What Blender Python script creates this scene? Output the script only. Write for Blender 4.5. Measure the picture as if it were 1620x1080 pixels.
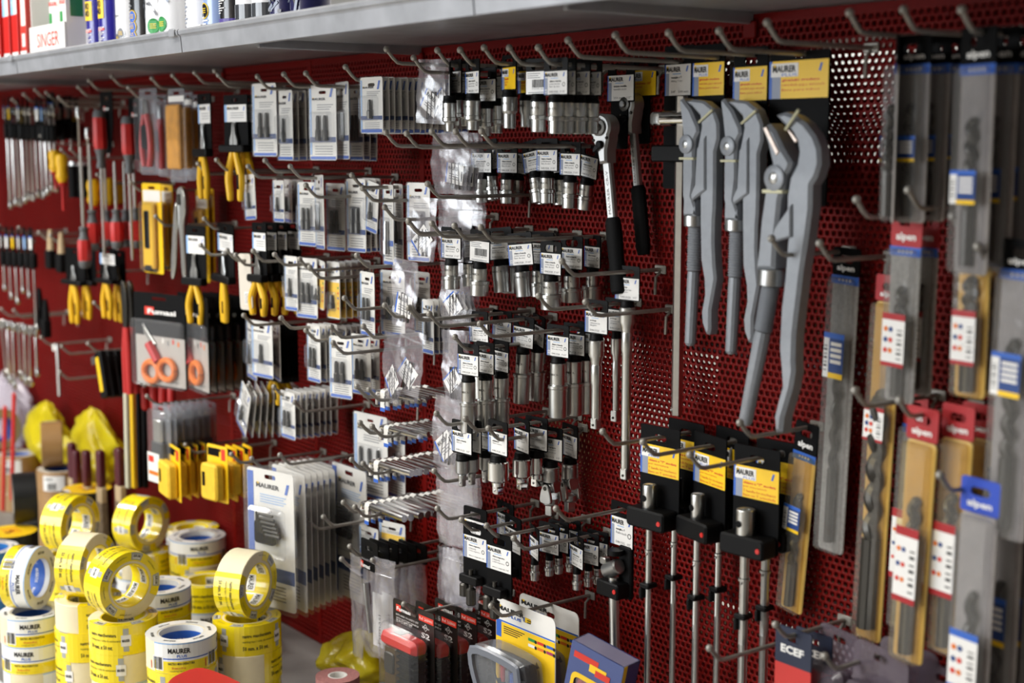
import bpy, math, random
import numpy as np
from math import sin, cos, pi, radians
from mathutils import Matrix, Vector
from mathutils.geometry import tessellate_polygon

scene = bpy.context.scene
for o in list(bpy.data.objects): bpy.data.objects.remove(o)
COL = scene.collection

# ------------------------------------------------------------------ camera
FPX = 2250.0                                   # focal length in pixels of the 1620x1080 frame (50 mm)
PITCH = math.atan(305 / FPX)
YAW = math.atan(1710 * math.cos(PITCH) / FPX)
D, H = 1.3307, 1.30                            # distance from the red board, eye height
FWH = Vector((-cos(YAW), sin(YAW), 0)); RIGHT = Vector((sin(YAW), cos(YAW), 0))
FWD = FWH * cos(PITCH) + Vector((0, 0, -sin(PITCH))); UP = FWH * sin(PITCH) + Vector((0, 0, cos(PITCH)))
CAM = Vector((0, -D, H))
cam = bpy.data.cameras.new('camera'); cam.lens = 50; cam.sensor_width = 36; cam.clip_start = .05; cam.clip_end = 60
cam.dof.use_dof = True; cam.dof.focus_distance = 2.07; cam.dof.aperture_fstop = 3.2
co = bpy.data.objects.new('camera', cam); COL.objects.link(co)
m = Matrix((RIGHT, UP, -FWD)).transposed().to_4x4(); m.translation = CAM; co.matrix_world = m
scene.camera = co

# ------------------------------------------------------------------ world, lamps, exposure
w = bpy.data.worlds.new('shop_air'); scene.world = w; w.use_nodes = True
bg = w.node_tree.nodes['Background']; bg.inputs[0].default_value = (1, 1, 1, 1); bg.inputs[1].default_value = .05   # the rest of the shop, past the open ends of the aisles
vs = scene.view_settings
vs.view_transform = 'Standard'; vs.look = 'None'; vs.gamma = 1; vs.use_curve_mapping = False; vs.exposure = 0.12
# the shop's ceiling tubes, all alike, over the front aisle and over the aisle behind the board, and the shop window opposite
LAMPS = [(-2.7, -1.7, 2.95, 40), (-4.8, -1.7, 2.95, 40), (-3.6, -3.2, 2.95, 40), (-1.2, -3.2, 2.95, 40), (-1.3, 1.4, 2.9, 40), (-3.4, 1.4, 2.9, 40)]
wl = bpy.data.lights.new('window_front_offscreen', 'AREA'); wl.shape = 'RECTANGLE'; wl.size = 2.8; wl.size_y = 1.7; wl.energy = 125; wl.color = (.88, .94, 1)
wo_ = bpy.data.objects.new('window_front_offscreen', wl); COL.objects.link(wo_); wo_.location = (-3.3, -4.45, 1.7); wo_.rotation_euler = (radians(90), 0, 0)
for i, (x, y, z, e) in enumerate(LAMPS):
    nm = 'ceiling_tube_%s_%d_offscreen' % ('front' if y < 0 else 'back', i + 1)
    l = bpy.data.lights.new(nm, 'AREA'); l.shape = 'RECTANGLE'; l.size = 1.25; l.size_y = .16; l.energy = e; l.color = (1, .97, .92)
    lo = bpy.data.objects.new(nm, l); COL.objects.link(lo); lo.location = (x, y, z - .04)

def ray(x, y): return FWD + RIGHT * ((x - 810) / FPX) + UP * ((540 - y) / FPX)
def at(x, y, Y=0.0):
    """world point seen at photo pixel (x, y), at distance -Y in front of the red board"""
    r = ray(x, y); return CAM + r * ((Y + D) / r.y)
def atz(x, y, z):
    r = ray(x, y); return CAM + r * ((z - H) / r.z)
def proj(p):
    d = Vector(p) - CAM; t = d.dot(FWD)
    return 810 + FPX * d.dot(RIGHT) / t, 540 - FPX * d.dot(UP) / t
def on_rod(X, z, px):
    """depth Y of the point with picture column px on the rod running straight out from (X, z)"""
    a, b = -.75, .05
    for _ in range(40):
        c = (a + b) / 2
        if proj((X, c, z))[0] < px: a = c
        else: b = c
    return c

# ------------------------------------------------------------------ materials
MATS = {}
def srgb(h):
    if isinstance(h, str):
        h = h.lstrip('#'); h = [int(h[i:i + 2], 16) / 255 for i in (0, 2, 4)]
    return tuple(c / 12.92 if c <= .04045 else ((c + .055) / 1.055) ** 2.4 for c in h)
def mat(name, col='#888888', rough=.5, metal=0, noise=0, nscale=40, bump=0, bscale=200, spec=.5, alpha=1, coat=0, emit=0, trans=0):
    if name in MATS: return MATS[name]
    M = bpy.data.materials.new(name); M.use_nodes = True; nt = M.node_tree; b = nt.nodes['Principled BSDF']
    c = srgb(col)
    b.inputs['Base Color'].default_value = (*c, 1); b.inputs['Roughness'].default_value = rough; b.inputs['Metallic'].default_value = metal
    b.inputs['Specular IOR Level'].default_value = spec; b.inputs['Alpha'].default_value = alpha; b.inputs['Coat Weight'].default_value = coat
    b.inputs['Transmission Weight'].default_value = trans
    if emit: b.inputs['Emission Color'].default_value = (*c, 1); b.inputs['Emission Strength'].default_value = emit
    if noise or bump:
        tc = nt.nodes.new('ShaderNodeTexCoord')
    if noise:
        n = nt.nodes.new('ShaderNodeTexNoise'); n.inputs['Scale'].default_value = nscale; n.inputs['Detail'].default_value = 3
        nt.links.new(tc.outputs['Object'], n.inputs['Vector'])
        r = nt.nodes.new('ShaderNodeMapRange'); r.inputs[1].default_value = .3; r.inputs[2].default_value = .7; r.inputs[3].default_value = 1 - noise; r.inputs[4].default_value = 1 + noise
        nt.links.new(n.outputs[0], r.inputs[0])
        mx = nt.nodes.new('ShaderNodeVectorMath'); mx.operation = 'SCALE'; mx.inputs[0].default_value = c
        nt.links.new(r.outputs[0], mx.inputs['Scale']); nt.links.new(mx.outputs[0], b.inputs['Base Color'])
    if bump:
        n2 = nt.nodes.new('ShaderNodeTexNoise'); n2.inputs['Scale'].default_value = bscale; n2.inputs['Detail'].default_value = 2
        nt.links.new(tc.outputs['Object'], n2.inputs['Vector'])
        bp = nt.nodes.new('ShaderNodeBump'); bp.inputs['Strength'].default_value = bump; bp.inputs['Distance'].default_value = .002
        nt.links.new(n2.outputs[0], bp.inputs['Height']); nt.links.new(bp.outputs[0], b.inputs['Normal'])
    MATS[name] = M; return M
def clear(name, tint='#ffffff', body=.10, rough=.12, bodycol='#dfe3ea', gloss=1.0, bump=0, bscale=60):
    """thin clear plastic: see-through, a little milky, with a glossy skin"""
    if name in MATS: return MATS[name]
    M = bpy.data.materials.new(name); M.use_nodes = True; nt = M.node_tree; nt.nodes.clear()
    out = nt.nodes.new('ShaderNodeOutputMaterial'); tr = nt.nodes.new('ShaderNodeBsdfTransparent'); tr.inputs[0].default_value = (*srgb(tint), 1)
    df = nt.nodes.new('ShaderNodeBsdfDiffuse'); df.inputs[0].default_value = (*srgb(bodycol), 1)
    gl = nt.nodes.new('ShaderNodeBsdfGlossy'); gl.inputs['Roughness'].default_value = rough
    m1 = nt.nodes.new('ShaderNodeMixShader'); m1.inputs[0].default_value = body
    nt.links.new(tr.outputs[0], m1.inputs[1]); nt.links.new(df.outputs[0], m1.inputs[2])
    lw = nt.nodes.new('ShaderNodeLayerWeight'); lw.inputs[0].default_value = .5
    pw = nt.nodes.new('ShaderNodeMath'); pw.operation = 'POWER'; pw.inputs[1].default_value = 4; nt.links.new(lw.outputs['Facing'], pw.inputs[0])
    mu = nt.nodes.new('ShaderNodeMath'); mu.operation = 'MULTIPLY_ADD'; mu.inputs[1].default_value = .55 * gloss; mu.inputs[2].default_value = .045 * gloss; mu.use_clamp = True
    nt.links.new(pw.outputs[0], mu.inputs[0])
    m2 = nt.nodes.new('ShaderNodeMixShader'); nt.links.new(mu.outputs[0], m2.inputs[0])
    nt.links.new(m1.outputs[0], m2.inputs[1]); nt.links.new(gl.outputs[0], m2.inputs[2]); nt.links.new(m2.outputs[0], out.inputs[0])
    if bump:
        tc = nt.nodes.new('ShaderNodeTexCoord'); n2 = nt.nodes.new('ShaderNodeTexNoise'); n2.inputs['Scale'].default_value = bscale; n2.inputs['Detail'].default_value = 3
        nt.links.new(tc.outputs['Object'], n2.inputs['Vector'])
        bp = nt.nodes.new('ShaderNodeBump'); bp.inputs['Strength'].default_value = bump; bp.inputs['Distance'].default_value = .01
        nt.links.new(n2.outputs[0], bp.inputs['Height'])
        for s in (gl, df): nt.links.new(bp.outputs[0], s.inputs['Normal'])
    MATS[name] = M; return M

RED = mat('red_painted_steel', '#680603', .5, 0, spec=.14, noise=.06, nscale=9, bump=.05, bscale=500)
ZINC = mat('zinc_plated_wire', '#96928a', .36, .35, noise=.1, nscale=60)
GALV = mat('galvanised_sheet', '#a2a4a9', .38, .4, noise=.12, nscale=25, bump=.1, bscale=90)
GALVU = GALV
CHROME = mat('polished_chrome', '#e4e6e6', .09, 1)
SATIN = mat('satin_chrome', '#cfd0cd', .3, 1, noise=.05, nscale=80)
STEEL = mat('brushed_steel', '#b9bab9', .33, 1, noise=.08, nscale=50)
DSTEEL = mat('dark_bit_steel', '#4c4a46', .38, .8)
BLACKP = mat('black_plastic', '#09090a', .5, 0, spec=.16)
BLACKC = mat('black_card', '#070708', .6, 0, spec=.10)
DGREY = mat('dark_grey_rubber', '#3a3a3c', .6)
RUBBER = mat('black_rubber', '#080809', .7, spec=.15)
WHITE = mat('white_print', '#e9e7e3', .45, coat=.3)
PAPER = mat('white_paper', '#e6e3dc', .65)
INK = mat('black_ink', '#141414', .5)
GINK = mat('grey_ink', '#77787c', .5)
BLUE = mat('blue_print', '#2f62bd', .45)
LBLUE = mat('light_blue_print', '#93b6e0', .45)
DBLUE = mat('navy_print', '#1c3f7d', .45)
YEL = mat('yellow_print', '#f2c714', .45)
YELL = mat('yellow_label', '#f4c61b', .42)
REDI = mat('red_print', '#d2331f', .45)
GREENI = mat('green_print', '#2b8f46', .45)
ORANGE = mat('orange_print', '#e0741c', .45)
PAINTG = mat('grey_hammer_paint', '#8b8f95', .4, .15, noise=.05, nscale=120, bump=.15, bscale=700)
YH = mat('yellow_grip', '#dfae14', .45, spec=.4)
REDP = mat('red_plastic', '#c4221d', .35)
REDG = mat('red_grip', '#b3201d', .45)
CLEAR = clear('clear_blister', body=.04, rough=.16)
CLEARG = clear('clear_blister_grey', tint='#e8eaee', body=.14, rough=.14)
BAG = clear('clear_bag', body=.09, rough=.2, bodycol='#e4e0ea', gloss=1.6, bump=.12, bscale=25)

# ------------------------------------------------------------------ mesh builder
_txt = {}
def text_geo(s, bold=.0):
    k = (s, bold)
    if k in _txt: return _txt[k]
    c = bpy.data.curves.new('t', 'FONT'); c.body = s; c.resolution_u = 2 if len(s) < 8 else 1; c.size = 1; c.offset = bold; c.fill_mode = 'FRONT'
    o = bpy.data.objects.new('t', c); COL.objects.link(o); bpy.context.view_layer.update()
    me = bpy.data.meshes.new_from_object(o.evaluated_get(bpy.context.evaluated_depsgraph_get()))
    V = np.array([v.co[:] for v in me.vertices]) if len(me.vertices) else np.zeros((0, 3)); P = [tuple(p.vertices) for p in me.polygons]
    bpy.data.objects.remove(o); bpy.data.curves.remove(c); bpy.data.meshes.remove(me)
    if len(V):
        lo = V.min(0); hi = V.max(0); V[:, 0] -= lo[0]; V[:, 1] -= lo[1]; size = hi - lo
    else: size = np.array([1, 1, 0])
    _txt[k] = (V, P, size); return _txt[k]

class MB:
    def __init__(s): s.v = []; s.f = []; s.m = []; s.mats = []
    def mi(s, M):
        if M not in s.mats: s.mats.append(M)
        return s.mats.index(M)
    def add(s, V, F, M, mx=None):
        n = len(s.v); i = s.mi(M)
        if mx is not None: V = [mx @ Vector(p) for p in V]
        s.v += [tuple(p) for p in V]; s.f += [tuple(a + n for a in f) for f in F]; s.m += [i] * len(F); return s
    def box(s, x0, x1, y0, y1, z0, z1, M, mx=None):
        V = [(x, y, z) for x in (x0, x1) for y in (y0, y1) for z in (z0, z1)]
        return s.add(V, [(0, 1, 3, 2), (4, 6, 7, 5), (0, 4, 5, 1), (2, 3, 7, 6), (0, 2, 6, 4), (1, 5, 7, 3)], M, mx)
    def rbox(s, x0, x1, y0, y1, z0, z1, M, b=.002, mx=None):
        """box with all edges chamfered"""
        O = rrect(x0, x1, z0, z1, min(b * 2, (x1 - x0) / 2.1, (z1 - z0) / 2.1), 3)
        return s.plate(O, y0, y1, M, b, mx)
    def plate(s, O, y0, y1, M, b=0, mx=None, holes=(), Mside=None):
        """outline O (x, z), counter-clockwise seen from -y, extruded from y0 (front) to y1"""
        Ms = Mside or M
        n = len(O)
        if b:
            b = min(b, abs(y1 - y0) * .45); I = inset(O, b)
            rings = [[(x, y0, z) for x, z in I], [(x, y0 + b, z) for x, z in O], [(x, y1 - b, z) for x, z in O], [(x, y1, z) for x, z in I]]
        else: I = O; rings = [[(x, y0, z) for x, z in O], [(x, y1, z) for x, z in O]]
        V = sum(rings, []); F = []
        for r in range(len(rings) - 1):
            for i in range(n):
                j = (i + 1) % n; F.append((r * n + i, (r + 1) * n + i, (r + 1) * n + j, r * n + j))
        s.add(V, F, Ms, mx)
        loops = [[Vector((x, z, 0)) for x, z in I]] + [[Vector((x, z, 0)) for x, z in h] for h in holes]
        tri = tessellate_polygon(loops); pts = sum(loops, [])
        for y, fl in ((y0, False), (y1, True)):
            T = []
            for a, b_, c in tri:
                A = (pts[b_] - pts[a]).cross(pts[c] - pts[a]).z
                T.append((a, b_, c) if (A > 0) != fl else (a, c, b_))
            s.add([(p.x, y, p.y) for p in pts], T, M, mx)
        for h in holes:
            k = len(h); V = [(x, y0, z) for x, z in h] + [(x, y1, z) for x, z in h]
            s.add(V, [(i, (i + 1) % k, k + (i + 1) % k, k + i) for i in range(k)], Ms, mx)
        return s
    def lathe(s, prof, M, n=16, mx=None, hexn=0, cap=True):
        """profile [(r, z)...] about the z axis"""
        V = []; F = []
        for r, z in prof:
            for i in range(n):
                a = 2 * pi * i / n; V.append((r * cos(a), r * sin(a), z))
        for k in range(len(prof) - 1):
            for i in range(n):
                j = (i + 1) % n; F.append((k * n + i, k * n + j, (k + 1) * n + j, (k + 1) * n + i))
        if cap:
            if prof[0][0] > 1e-5: F.append(tuple(range(n))[::-1])
            if prof[-1][0] > 1e-5: F.append(tuple((len(prof) - 1) * n + i for i in range(n)))
        if prof[0][1] > prof[-1][1]: F = [f[::-1] for f in F]
        return s.add(V, F, M, mx)
    def tube(s, path, r, M, n=8, mx=None, flat=1.0, cap=True):
        P = [Vector(p) for p in path]; R = r if isinstance(r, (list, tuple)) else [r] * len(P)
        V = []; F = []; N = None
        for i, p in enumerate(P):
            t = (P[min(i + 1, len(P) - 1)] - P[max(i - 1, 0)]).normalized()
            if N is None:
                N = t.orthogonal().normalized() if abs(t.y) > .9 else (Vector((0, 1, 0)) - t * t.y).normalized()
            else: N = (N - t * N.dot(t)).normalized()
            Bn = t.cross(N)
            for k in range(n):
                a = 2 * pi * k / n; V.append(p + (N * cos(a) * flat + Bn * sin(a)) * R[i])
        for i in range(len(P) - 1):
            for k in range(n):
                j = (k + 1) % n; F.append((i * n + k, i * n + j, (i + 1) * n + j, (i + 1) * n + k))
        if cap: F.append(tuple(range(n))[::-1]); F.append(tuple((len(P) - 1) * n + k for k in range(n)))
        return s.add(V, F, M, mx)
    def ball(s, c, r, M, n=10, k=6, mx=None, sc=(1, 1, 1)):
        prof = [(max(r * sin(pi * i / k), 1e-6), -r * cos(pi * i / k)) for i in range(k + 1)]
        T = Matrix.Translation(c) @ Matrix.Diagonal((*sc, 1))
        return s.lathe(prof, M, n, (mx @ T) if mx is not None else T, cap=False)
    def quad(s, x0, x1, z0, z1, y, M, mx=None):
        return s.add([(x0, y, z0), (x1, y, z0), (x1, y, z1), (x0, y, z1)], [(0, 1, 2, 3)], M, mx)
    def text(s, t, x, z, h, y, M, w=None, rot=0, bold=.0, mx=None, center=False, wrap=None):
        """lettering in the xz plane facing -y, lower left corner at (x, z), capital height h, optional total width w"""
        V, P, sz = text_geo(t, bold)
        if not len(V): return s
        k = h / max(sz[1], 1e-6); kx = (w / sz[0]) if w else k
        L = Matrix.Translation((x, y, z)) @ Matrix.Rotation(rot, 4, 'Y')
        off = -sz[0] * kx / 2 if center else 0
        Q = [L @ Vector((p[0] * kx + off, 0, p[1] * k)) for p in V]
        if wrap: Q = [wrap(q) for q in Q]
        return s.add(Q, P, M, mx)
    def mesh(s, name, smooth=.6):
        me = bpy.data.meshes.new(name); me.from_pydata(s.v, [], s.f)
        for M in s.mats: me.materials.append(M)
        me.polygons.foreach_set('material_index', s.m); me.validate()
        if smooth: me.shade_smooth(); me.set_sharp_from_angle(angle=smooth)
        me.update(); return me
    def build(s, name, parent=None, loc=None, rot=None, smooth=.6):
        return obj(name, s.mesh(name, smooth), parent, loc, rot)
def rrect(x0, x1, z0, z1, r, n=4):
    O = []
    for cx, cz, a0 in ((x1 - r, z0 + r, -pi / 2), (x1 - r, z1 - r, 0), (x0 + r, z1 - r, pi / 2), (x0 + r, z0 + r, pi)):
        for i in range(n + 1):
            a = a0 + pi / 2 * i / n; O.append((cx + r * cos(a), cz + r * sin(a)))
    return O
def circ(cx, cz, r, n=16, sx=1): return [(cx + sx * r * cos(2 * pi * i / n), cz + r * sin(2 * pi * i / n)) for i in range(n)]
def inset(O, b):
    n = len(O); R = []
    for i in range(n):
        p, q, r = Vector(O[i - 1]), Vector(O[i]), Vector(O[(i + 1) % n])
        d1 = (q - p); d2 = (r - q)
        d1 = d1.normalized() if d1.length > 1e-9 else d2.normalized(); d2 = d2.normalized() if d2.length > 1e-9 else d1
        nn = Vector((-d1.y - d2.y, d1.x + d2.x))
        if nn.length < 1e-6: nn = Vector((-d1.y, d1.x))
        nn.normalize(); k = max(nn.dot(Vector((-d1.y, d1.x))), .45)
        R.append(tuple(q + nn * (b / k)))
    return R
def smooth_path(P, n=4):
    """Catmull-Rom through the points"""
    P = [Vector(p) for p in P]; R = []
    for i in range(len(P) - 1):
        a, b, c, d = P[max(i - 1, 0)], P[i], P[i + 1], P[min(i + 2, len(P) - 1)]
        for k in range(n):
            t = k / n; R.append(.5 * ((2 * b) + (c - a) * t + (2 * a - 5 * b + 4 * c - d) * t * t + (3 * b - a - 3 * c + d) * t ** 3))
    R.append(P[-1]); return R
def smooth_loop(P, n=4):
    P = [Vector(p) for p in P]; R = []; N = len(P)
    for i in range(N):
        a, b, c, d = P[i - 1], P[i], P[(i + 1) % N], P[(i + 2) % N]
        for k in range(n):
            t = k / n; q = .5 * ((2 * b) + (c - a) * t + (2 * a - 5 * b + 4 * c - d) * t * t + (3 * b - a - 3 * c + d) * t ** 3); R.append((q.x, q.y))
    return R

def obj(name, data, parent=None, loc=None, rot=None):
    o = bpy.data.objects.new(name, data); COL.objects.link(o)
    if parent: o.parent = parent
    if loc is not None: o.location = loc
    if rot is not None: o.rotation_euler = rot
    return o
def tag(o, label, cat, group=None):
    o['label'] = label; o['category'] = cat
    if group: o['group'] = group
    return o
def thing(name, label, cat, loc=(0, 0, 0), rot=(0, 0, 0), group=None):
    o = obj(name, None, None, loc, rot); o.empty_display_size = .02
    return tag(o, label, cat, group)
def struct(o): o['kind'] = 'structure'; return o
_proto = {}
def parts(key, fn):
    """the meshes of a kind of thing, made once: list of (name, mesh, parent index or None, label)"""
    if key not in _proto: _proto[key] = fn()
    return _proto[key]
def place(name, label, cat, plist, loc, rot=(0, 0, 0), group=None, scale=1):
    r = thing(name, label, cat, loc, rot, group)
    if scale != 1: r.scale = (scale,) * 3
    made = []
    for p in plist:
        c = obj(p[0], p[1], made[p[2]] if len(p) > 2 and p[2] is not None else r)
        if len(p) > 3 and p[3]: c['label'] = p[3]
        made.append(c)
    return r
rng = random.Random(7)
def jit(a): return rng.uniform(-a, a)
# ------------------------------------------------------------------ the setting
ZB, ZT = H - .972, H + .166                    # base shelf top, underside of the upper shelf
BAY, X0 = .75, -1.268                          # bay width and the position of one upright
PITCHH = .010; ROWH = PITCHH * .866; RH = .0033
def panel_mesh():
    wd = BAY; ht = ZT - ZB; n = int(round(wd / PITCHH)); rows = int((ht - .02) / ROWH)
    ang = []
    hx, hz = PITCHH / 2, ROWH / 2
    per = [(hx, -hz / 3), (hx, hz / 3), (hx, hz), (hx / 3, hz), (-hx / 3, hz), (-hx, hz), (-hx, hz / 3), (-hx, -hz / 3), (-hx, -hz), (-hx / 3, -hz), (hx / 3, -hz), (hx, -hz)]
    per = np.array(per); a = np.arctan2(per[:, 1], per[:, 0]); rim = np.stack([RH * np.cos(a), RH * np.sin(a)], 1)
    xs = []; zs = []
    mx = 0.0; top = ht - .011
    for r in range(rows):
        sh = PITCHH / 2 if r % 2 else 0
        k = n
        xs.append(mx + sh + PITCHH * (np.arange(k) + .5)); zs.append(np.full(k, top - ROWH * (r + .5)))
    cx = np.concatenate(xs); cz = np.concatenate(zs); N = len(cx); K = 12
    def ring(pts, y):
        V = np.empty((N, K, 3)); V[:, :, 0] = cx[:, None] + pts[None, :, 0]; V[:, :, 2] = cz[:, None] + pts[None, :, 1]; V[:, :, 1] = y; return V
    V = np.concatenate([ring(per, 0), ring(rim, 0), ring(rim, .0013)], 1).reshape(-1, 3)
    i = np.arange(K); j = (i + 1) % K
    q = np.concatenate([np.stack([i, j, j + K, i + K], 1), np.stack([i + K, j + K, j + 2 * K, i + 2 * K], 1)])
    F = (q[None] + (np.arange(N) * 3 * K)[:, None, None]).reshape(-1, 4)
    ev = []; ef = []
    def rect(x0, x1, z0, z1):
        b = len(ev); ev.extend([(x0, 0, z0), (x1, 0, z0), (x1, 0, z1), (x0, 0, z1)]); ef.append((b, b + 1, b + 2, b + 3))
    for r in range(rows):
        z1 = top - ROWH * r; z0 = z1 - ROWH; e = mx + (PITCHH / 2 if r % 2 else 0)
    rect(0, wd, top, ht); rect(0, wd, 0, top - ROWH * rows)
    V = np.concatenate([V, np.array(ev)]); F = np.concatenate([F, np.array(ef) + N * 3 * K])
    me = bpy.data.meshes.new('perforated_panel'); me.vertices.add(len(V)); me.vertices.foreach_set('co', V.astype(np.float32).ravel())
    me.loops.add(F.size); me.loops.foreach_set('vertex_index', F.astype(np.int32).ravel())
    me.polygons.add(len(F)); me.polygons.foreach_set('loop_start', np.arange(0, F.size, 4, dtype=np.int32))
    me.materials.append(RED); me.update(calc_edges=True); return me
PM = panel_mesh()
wall = struct(obj('wall_back', None)); wall['label'] = 'red perforated steel back board of the shop gondola'
postm = MB().rbox(-.007, .007, -.0015, .012, ZB, ZT, RED, .001).rbox(-.011, .011, -.006, .002, ZT - .03, ZT - .008, RED, .0015).mesh('upright_post')
ribm = MB().rbox(-.006, .006, -.0012, .004, ZB, ZT, RED, .0008).mesh('panel_joint')
for k in range(-1, 6):
    x = X0 - BAY * k
    if k > 0: obj('upright_post', postm, wall, (x, 0, 0))
    else: obj('post_bracket', MB().rbox(-.011, .011, -.006, -.0002, ZT - .03, ZT - .008, RED, .0015).mesh('post_bracket'), wall, (x, 0, 0))
    obj('perforated_panel', PM, wall, (x - BAY, 0, ZB))
    obj('perforated_panel', PM, wall, (x - BAY + .0035, .062, ZB - .002))
obj('panel_joint', ribm, wall, (-2.398, 0, 0))
screws = MB()
for k in range(-1, 6):
    for q in range(4):
        screws.ball((X0 - BAY * k - .1 - .18 * q, -.0005, ZT - .02), .0035, RED, 8, 4, sc=(1, .5, 1))
screws.build('rivet_row', wall)['kind'] = 'stuff'

struct(MB().box(-5.75, -.3, .004, .058, ZB - .05, ZB + .055, RED).build('light_blocker_2', smooth=0))  # unseen block added between the sheets to stop light at the base
FLOORM = mat('shop_floor_tile', '#b3aea6', .35, noise=.06, nscale=3)
fl = struct(MB().box(-9, 4, -4.7, 4.5, -.05, 0, FLOORM).build('floor', smooth=0))
CEIL = mat('white_ceiling', '#d8d6d0', .8)
struct(MB().box(-9, 4, -4.7, 4.5, 3.05, 3.1, CEIL).build('ceiling', smooth=0))
wf = struct(MB().box(-9, 4, 2.6, 2.65, 0, 3.1, mat('far_wall_paint', '#d9d8d4', .8, noise=.05, nscale=4)).build('wall_far', smooth=0))
# aisle opposite, behind the photographer: a run of shelving that the chrome mirrors
wo = struct(MB().box(-9, 4, -4.6, -4.5, 0, 2.2, mat('opposite_shelving', '#b0a69a', .6, noise=.5, nscale=5)).build('wall_opposite', smooth=0))
win = struct(obj('window_1', None)); WF = mat('white_window_frame', '#d8d8d6', .4)
for a_ in ((-4.76, -1.84, .80, .84), (-4.76, -1.84, 2.56, 2.6), (-4.76, -4.71, .84, 2.56), (-1.89, -1.84, .84, 2.56)): obj('window_frame', MB().box(a_[0], a_[1], -4.5, -4.42, a_[2], a_[3], WF).mesh('window_frame', 0), win)
for i, (x, y, z, e) in enumerate(LAMPS):
    c = MB(); c.rbox(-.66, .66, -.09, .09, 0, .06, CEIL, .008)
    lab = 'long white ceiling lamp casing above the aisle in front of the red board' if y < 0 else 'long white ceiling lamp casing above the aisle behind the red board'
    tag(c.build('ceiling_lamp', None, (x, y, z)), lab, 'lamp', 'lamps above the front aisle' if y < 0 else 'lamps above the back aisle')

# upper shelf: sheet steel trays with a rolled front lip
YF = -.425
def tray():
    t = MB(); wd = BAY - .003; t0 = .006
    prof = [(.075, .003), (YF + .03, 0.0), (YF + .012, -.010), (YF + .010, -.024), (YF, -.024), (YF - .002, -.002), (YF - .003, .000), (YF - .006, .002), (YF - .007, .007), (YF - .004, .010), (YF + .012, .010), (.075, .010)]
    n = len(prof); V = [(x, y, z) for x in (0, wd) for y, z in prof]
    mats = [GALVU, GALVU] + [GALV] * (n - 2)
    for i in range(n):
        j = (i + 1) % n; t.add([V[i], V[j], V[n + j], V[n + i]], [(0, 1, 2, 3)], mats[i])
    t.add(V[:n], [tuple(range(n))], GALV); t.add(V[n:], [tuple(range(n))[::-1]], GALV)
    return t.mesh('shelf_tray', .5)
TM = tray(); SBR = MB().rbox(-.004, .004, -.30, 0, -.012, .004, GALVU, .001).mesh('shelf_bracket')
SX = -1.98
SHELF_TOP = ZT + .010
for k in range(-2, 6):
    s = thing('metal_shelf', 'galvanised sheet steel shelf tray with rolled front lip above the red board', 'shelf', (X0 - BAY * (k + 1), 0, ZT), group='shelf trays above the board')
    obj('tray', TM, s); obj('bracket', SBR, s, (BAY - .0015, 0, 0))
    obj('front_joint', MB().rbox(-.010, .010, YF - .009, YF - .0068, -.001, .0112, GALV, .001).mesh('front_joint'), s, (BAY - .02, 0, 0))

# base shelf
BASEG = mat('base_shelf_grey', '#8d8b88', .45, .3, noise=.2, nscale=8)
YBF = -.57
for k in range(-2, 6):
    s = thing('base_shelf', 'grey steel base shelf under the red board', 'shelf', (X0 - BAY * (k + 1), 0, ZB), group='base shelf trays')
    obj('tray', MB().rbox(0, BAY - .002, YBF, 0, -.04, 0, BASEG, .002).mesh('tray') if k == -2 else bpy.data.objects['tray_base'].data, s)
    if k == -2: s.children[0].name = 'tray_base'
    obj('price_rail', bpy.data.objects['price_rail'].data if k > -2 else MB().rbox(0, BAY - .004, YBF - .008, YBF - .0005, -.045, .002, mat('price_rail', '#cfd2d6', .3), .002).mesh('price_rail'), s)
    obj('plinth', bpy.data.objects['plinth'].data if k > -2 else MB().rbox(0, BAY - .002, YBF + .03, -.02, -ZB + .001, -.041, RED, .002).mesh('plinth'), s)
bpy.data.objects['tray_base'].name = 'tray'
# ------------------------------------------------------------------ goods on the far side of the gondola, glimpsed through the holes; brown cartons added to block light
DK = mat('brown_carton', '#7a6248', .7, noise=.1, nscale=8); KR = mat('kraft_carton', '#b08d62', .7, noise=.1, nscale=20); GR = mat('green_carton', '#2f7d45', .6); YC = mat('yellow_carton', '#d39a2a', .6)
WC = mat('white_carton', '#dcdad2', .6)
BS = []
for i, zz in enumerate((ZB, H - .62, H - .27)):
    BS.append(tag(MB().rbox(-5.7, -.4, .075, .36, zz - .012, zz, GALV, .001).build('back_shelf'), ('low', 'middle', 'high')[i] + ' steel shelf on the far side of the perforated board', 'shelf'))
struct(MB().box(-5.7, -.4, .075, .3, H + .135, ZT - .001, RED).build('light_blocker_1', smooth=0))  # unseen strip added behind the board top to block light through the holes
def back_box(px0, px1, zsh, top, M, label, Y=.16, lift=0):
    """carton standing on back shelf zsh, spanning picture columns px0..px1"""
    ym = 600
    a = at(px0, ym, Y).x; b = at(px1, ym, Y).x; z0 = (ZB, H - .62, H - .27)[zsh]
    c = MB(); d = .10
    c.rbox(a + .001, b - .001, Y - .06, Y + d, z0 + lift + .0005, z0 + top, M, .003)
    o = thing('carton', label.replace('brown carton seen', 'brown carton on the %s back shelf seen' % ('low', 'middle', 'high')[zsh]) if label == lb else label, 'carton', ((a + b) / 2, Y, z0), group='cartons on the far side')
    body = c.mesh('box'); body.transform(Matrix.Translation((-(a + b) / 2, -Y, -z0))); obj('box', body, o)
    if lift:
        for s_ in (-1, 1): obj('stand_leg', MB().box(s_ * (b - a) * .49 - .004, s_ * (b - a) * .49 + .004, -.05, .09, .0005, lift + .001, DK).mesh('stand_leg', 0), o)
    obj('tape_strip', MB().box(-.02, .02, -.06, d, top, top + .0006, KR).mesh('tape_strip'), o)
lb = 'brown carton seen only through board holes, added to block light'
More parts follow.
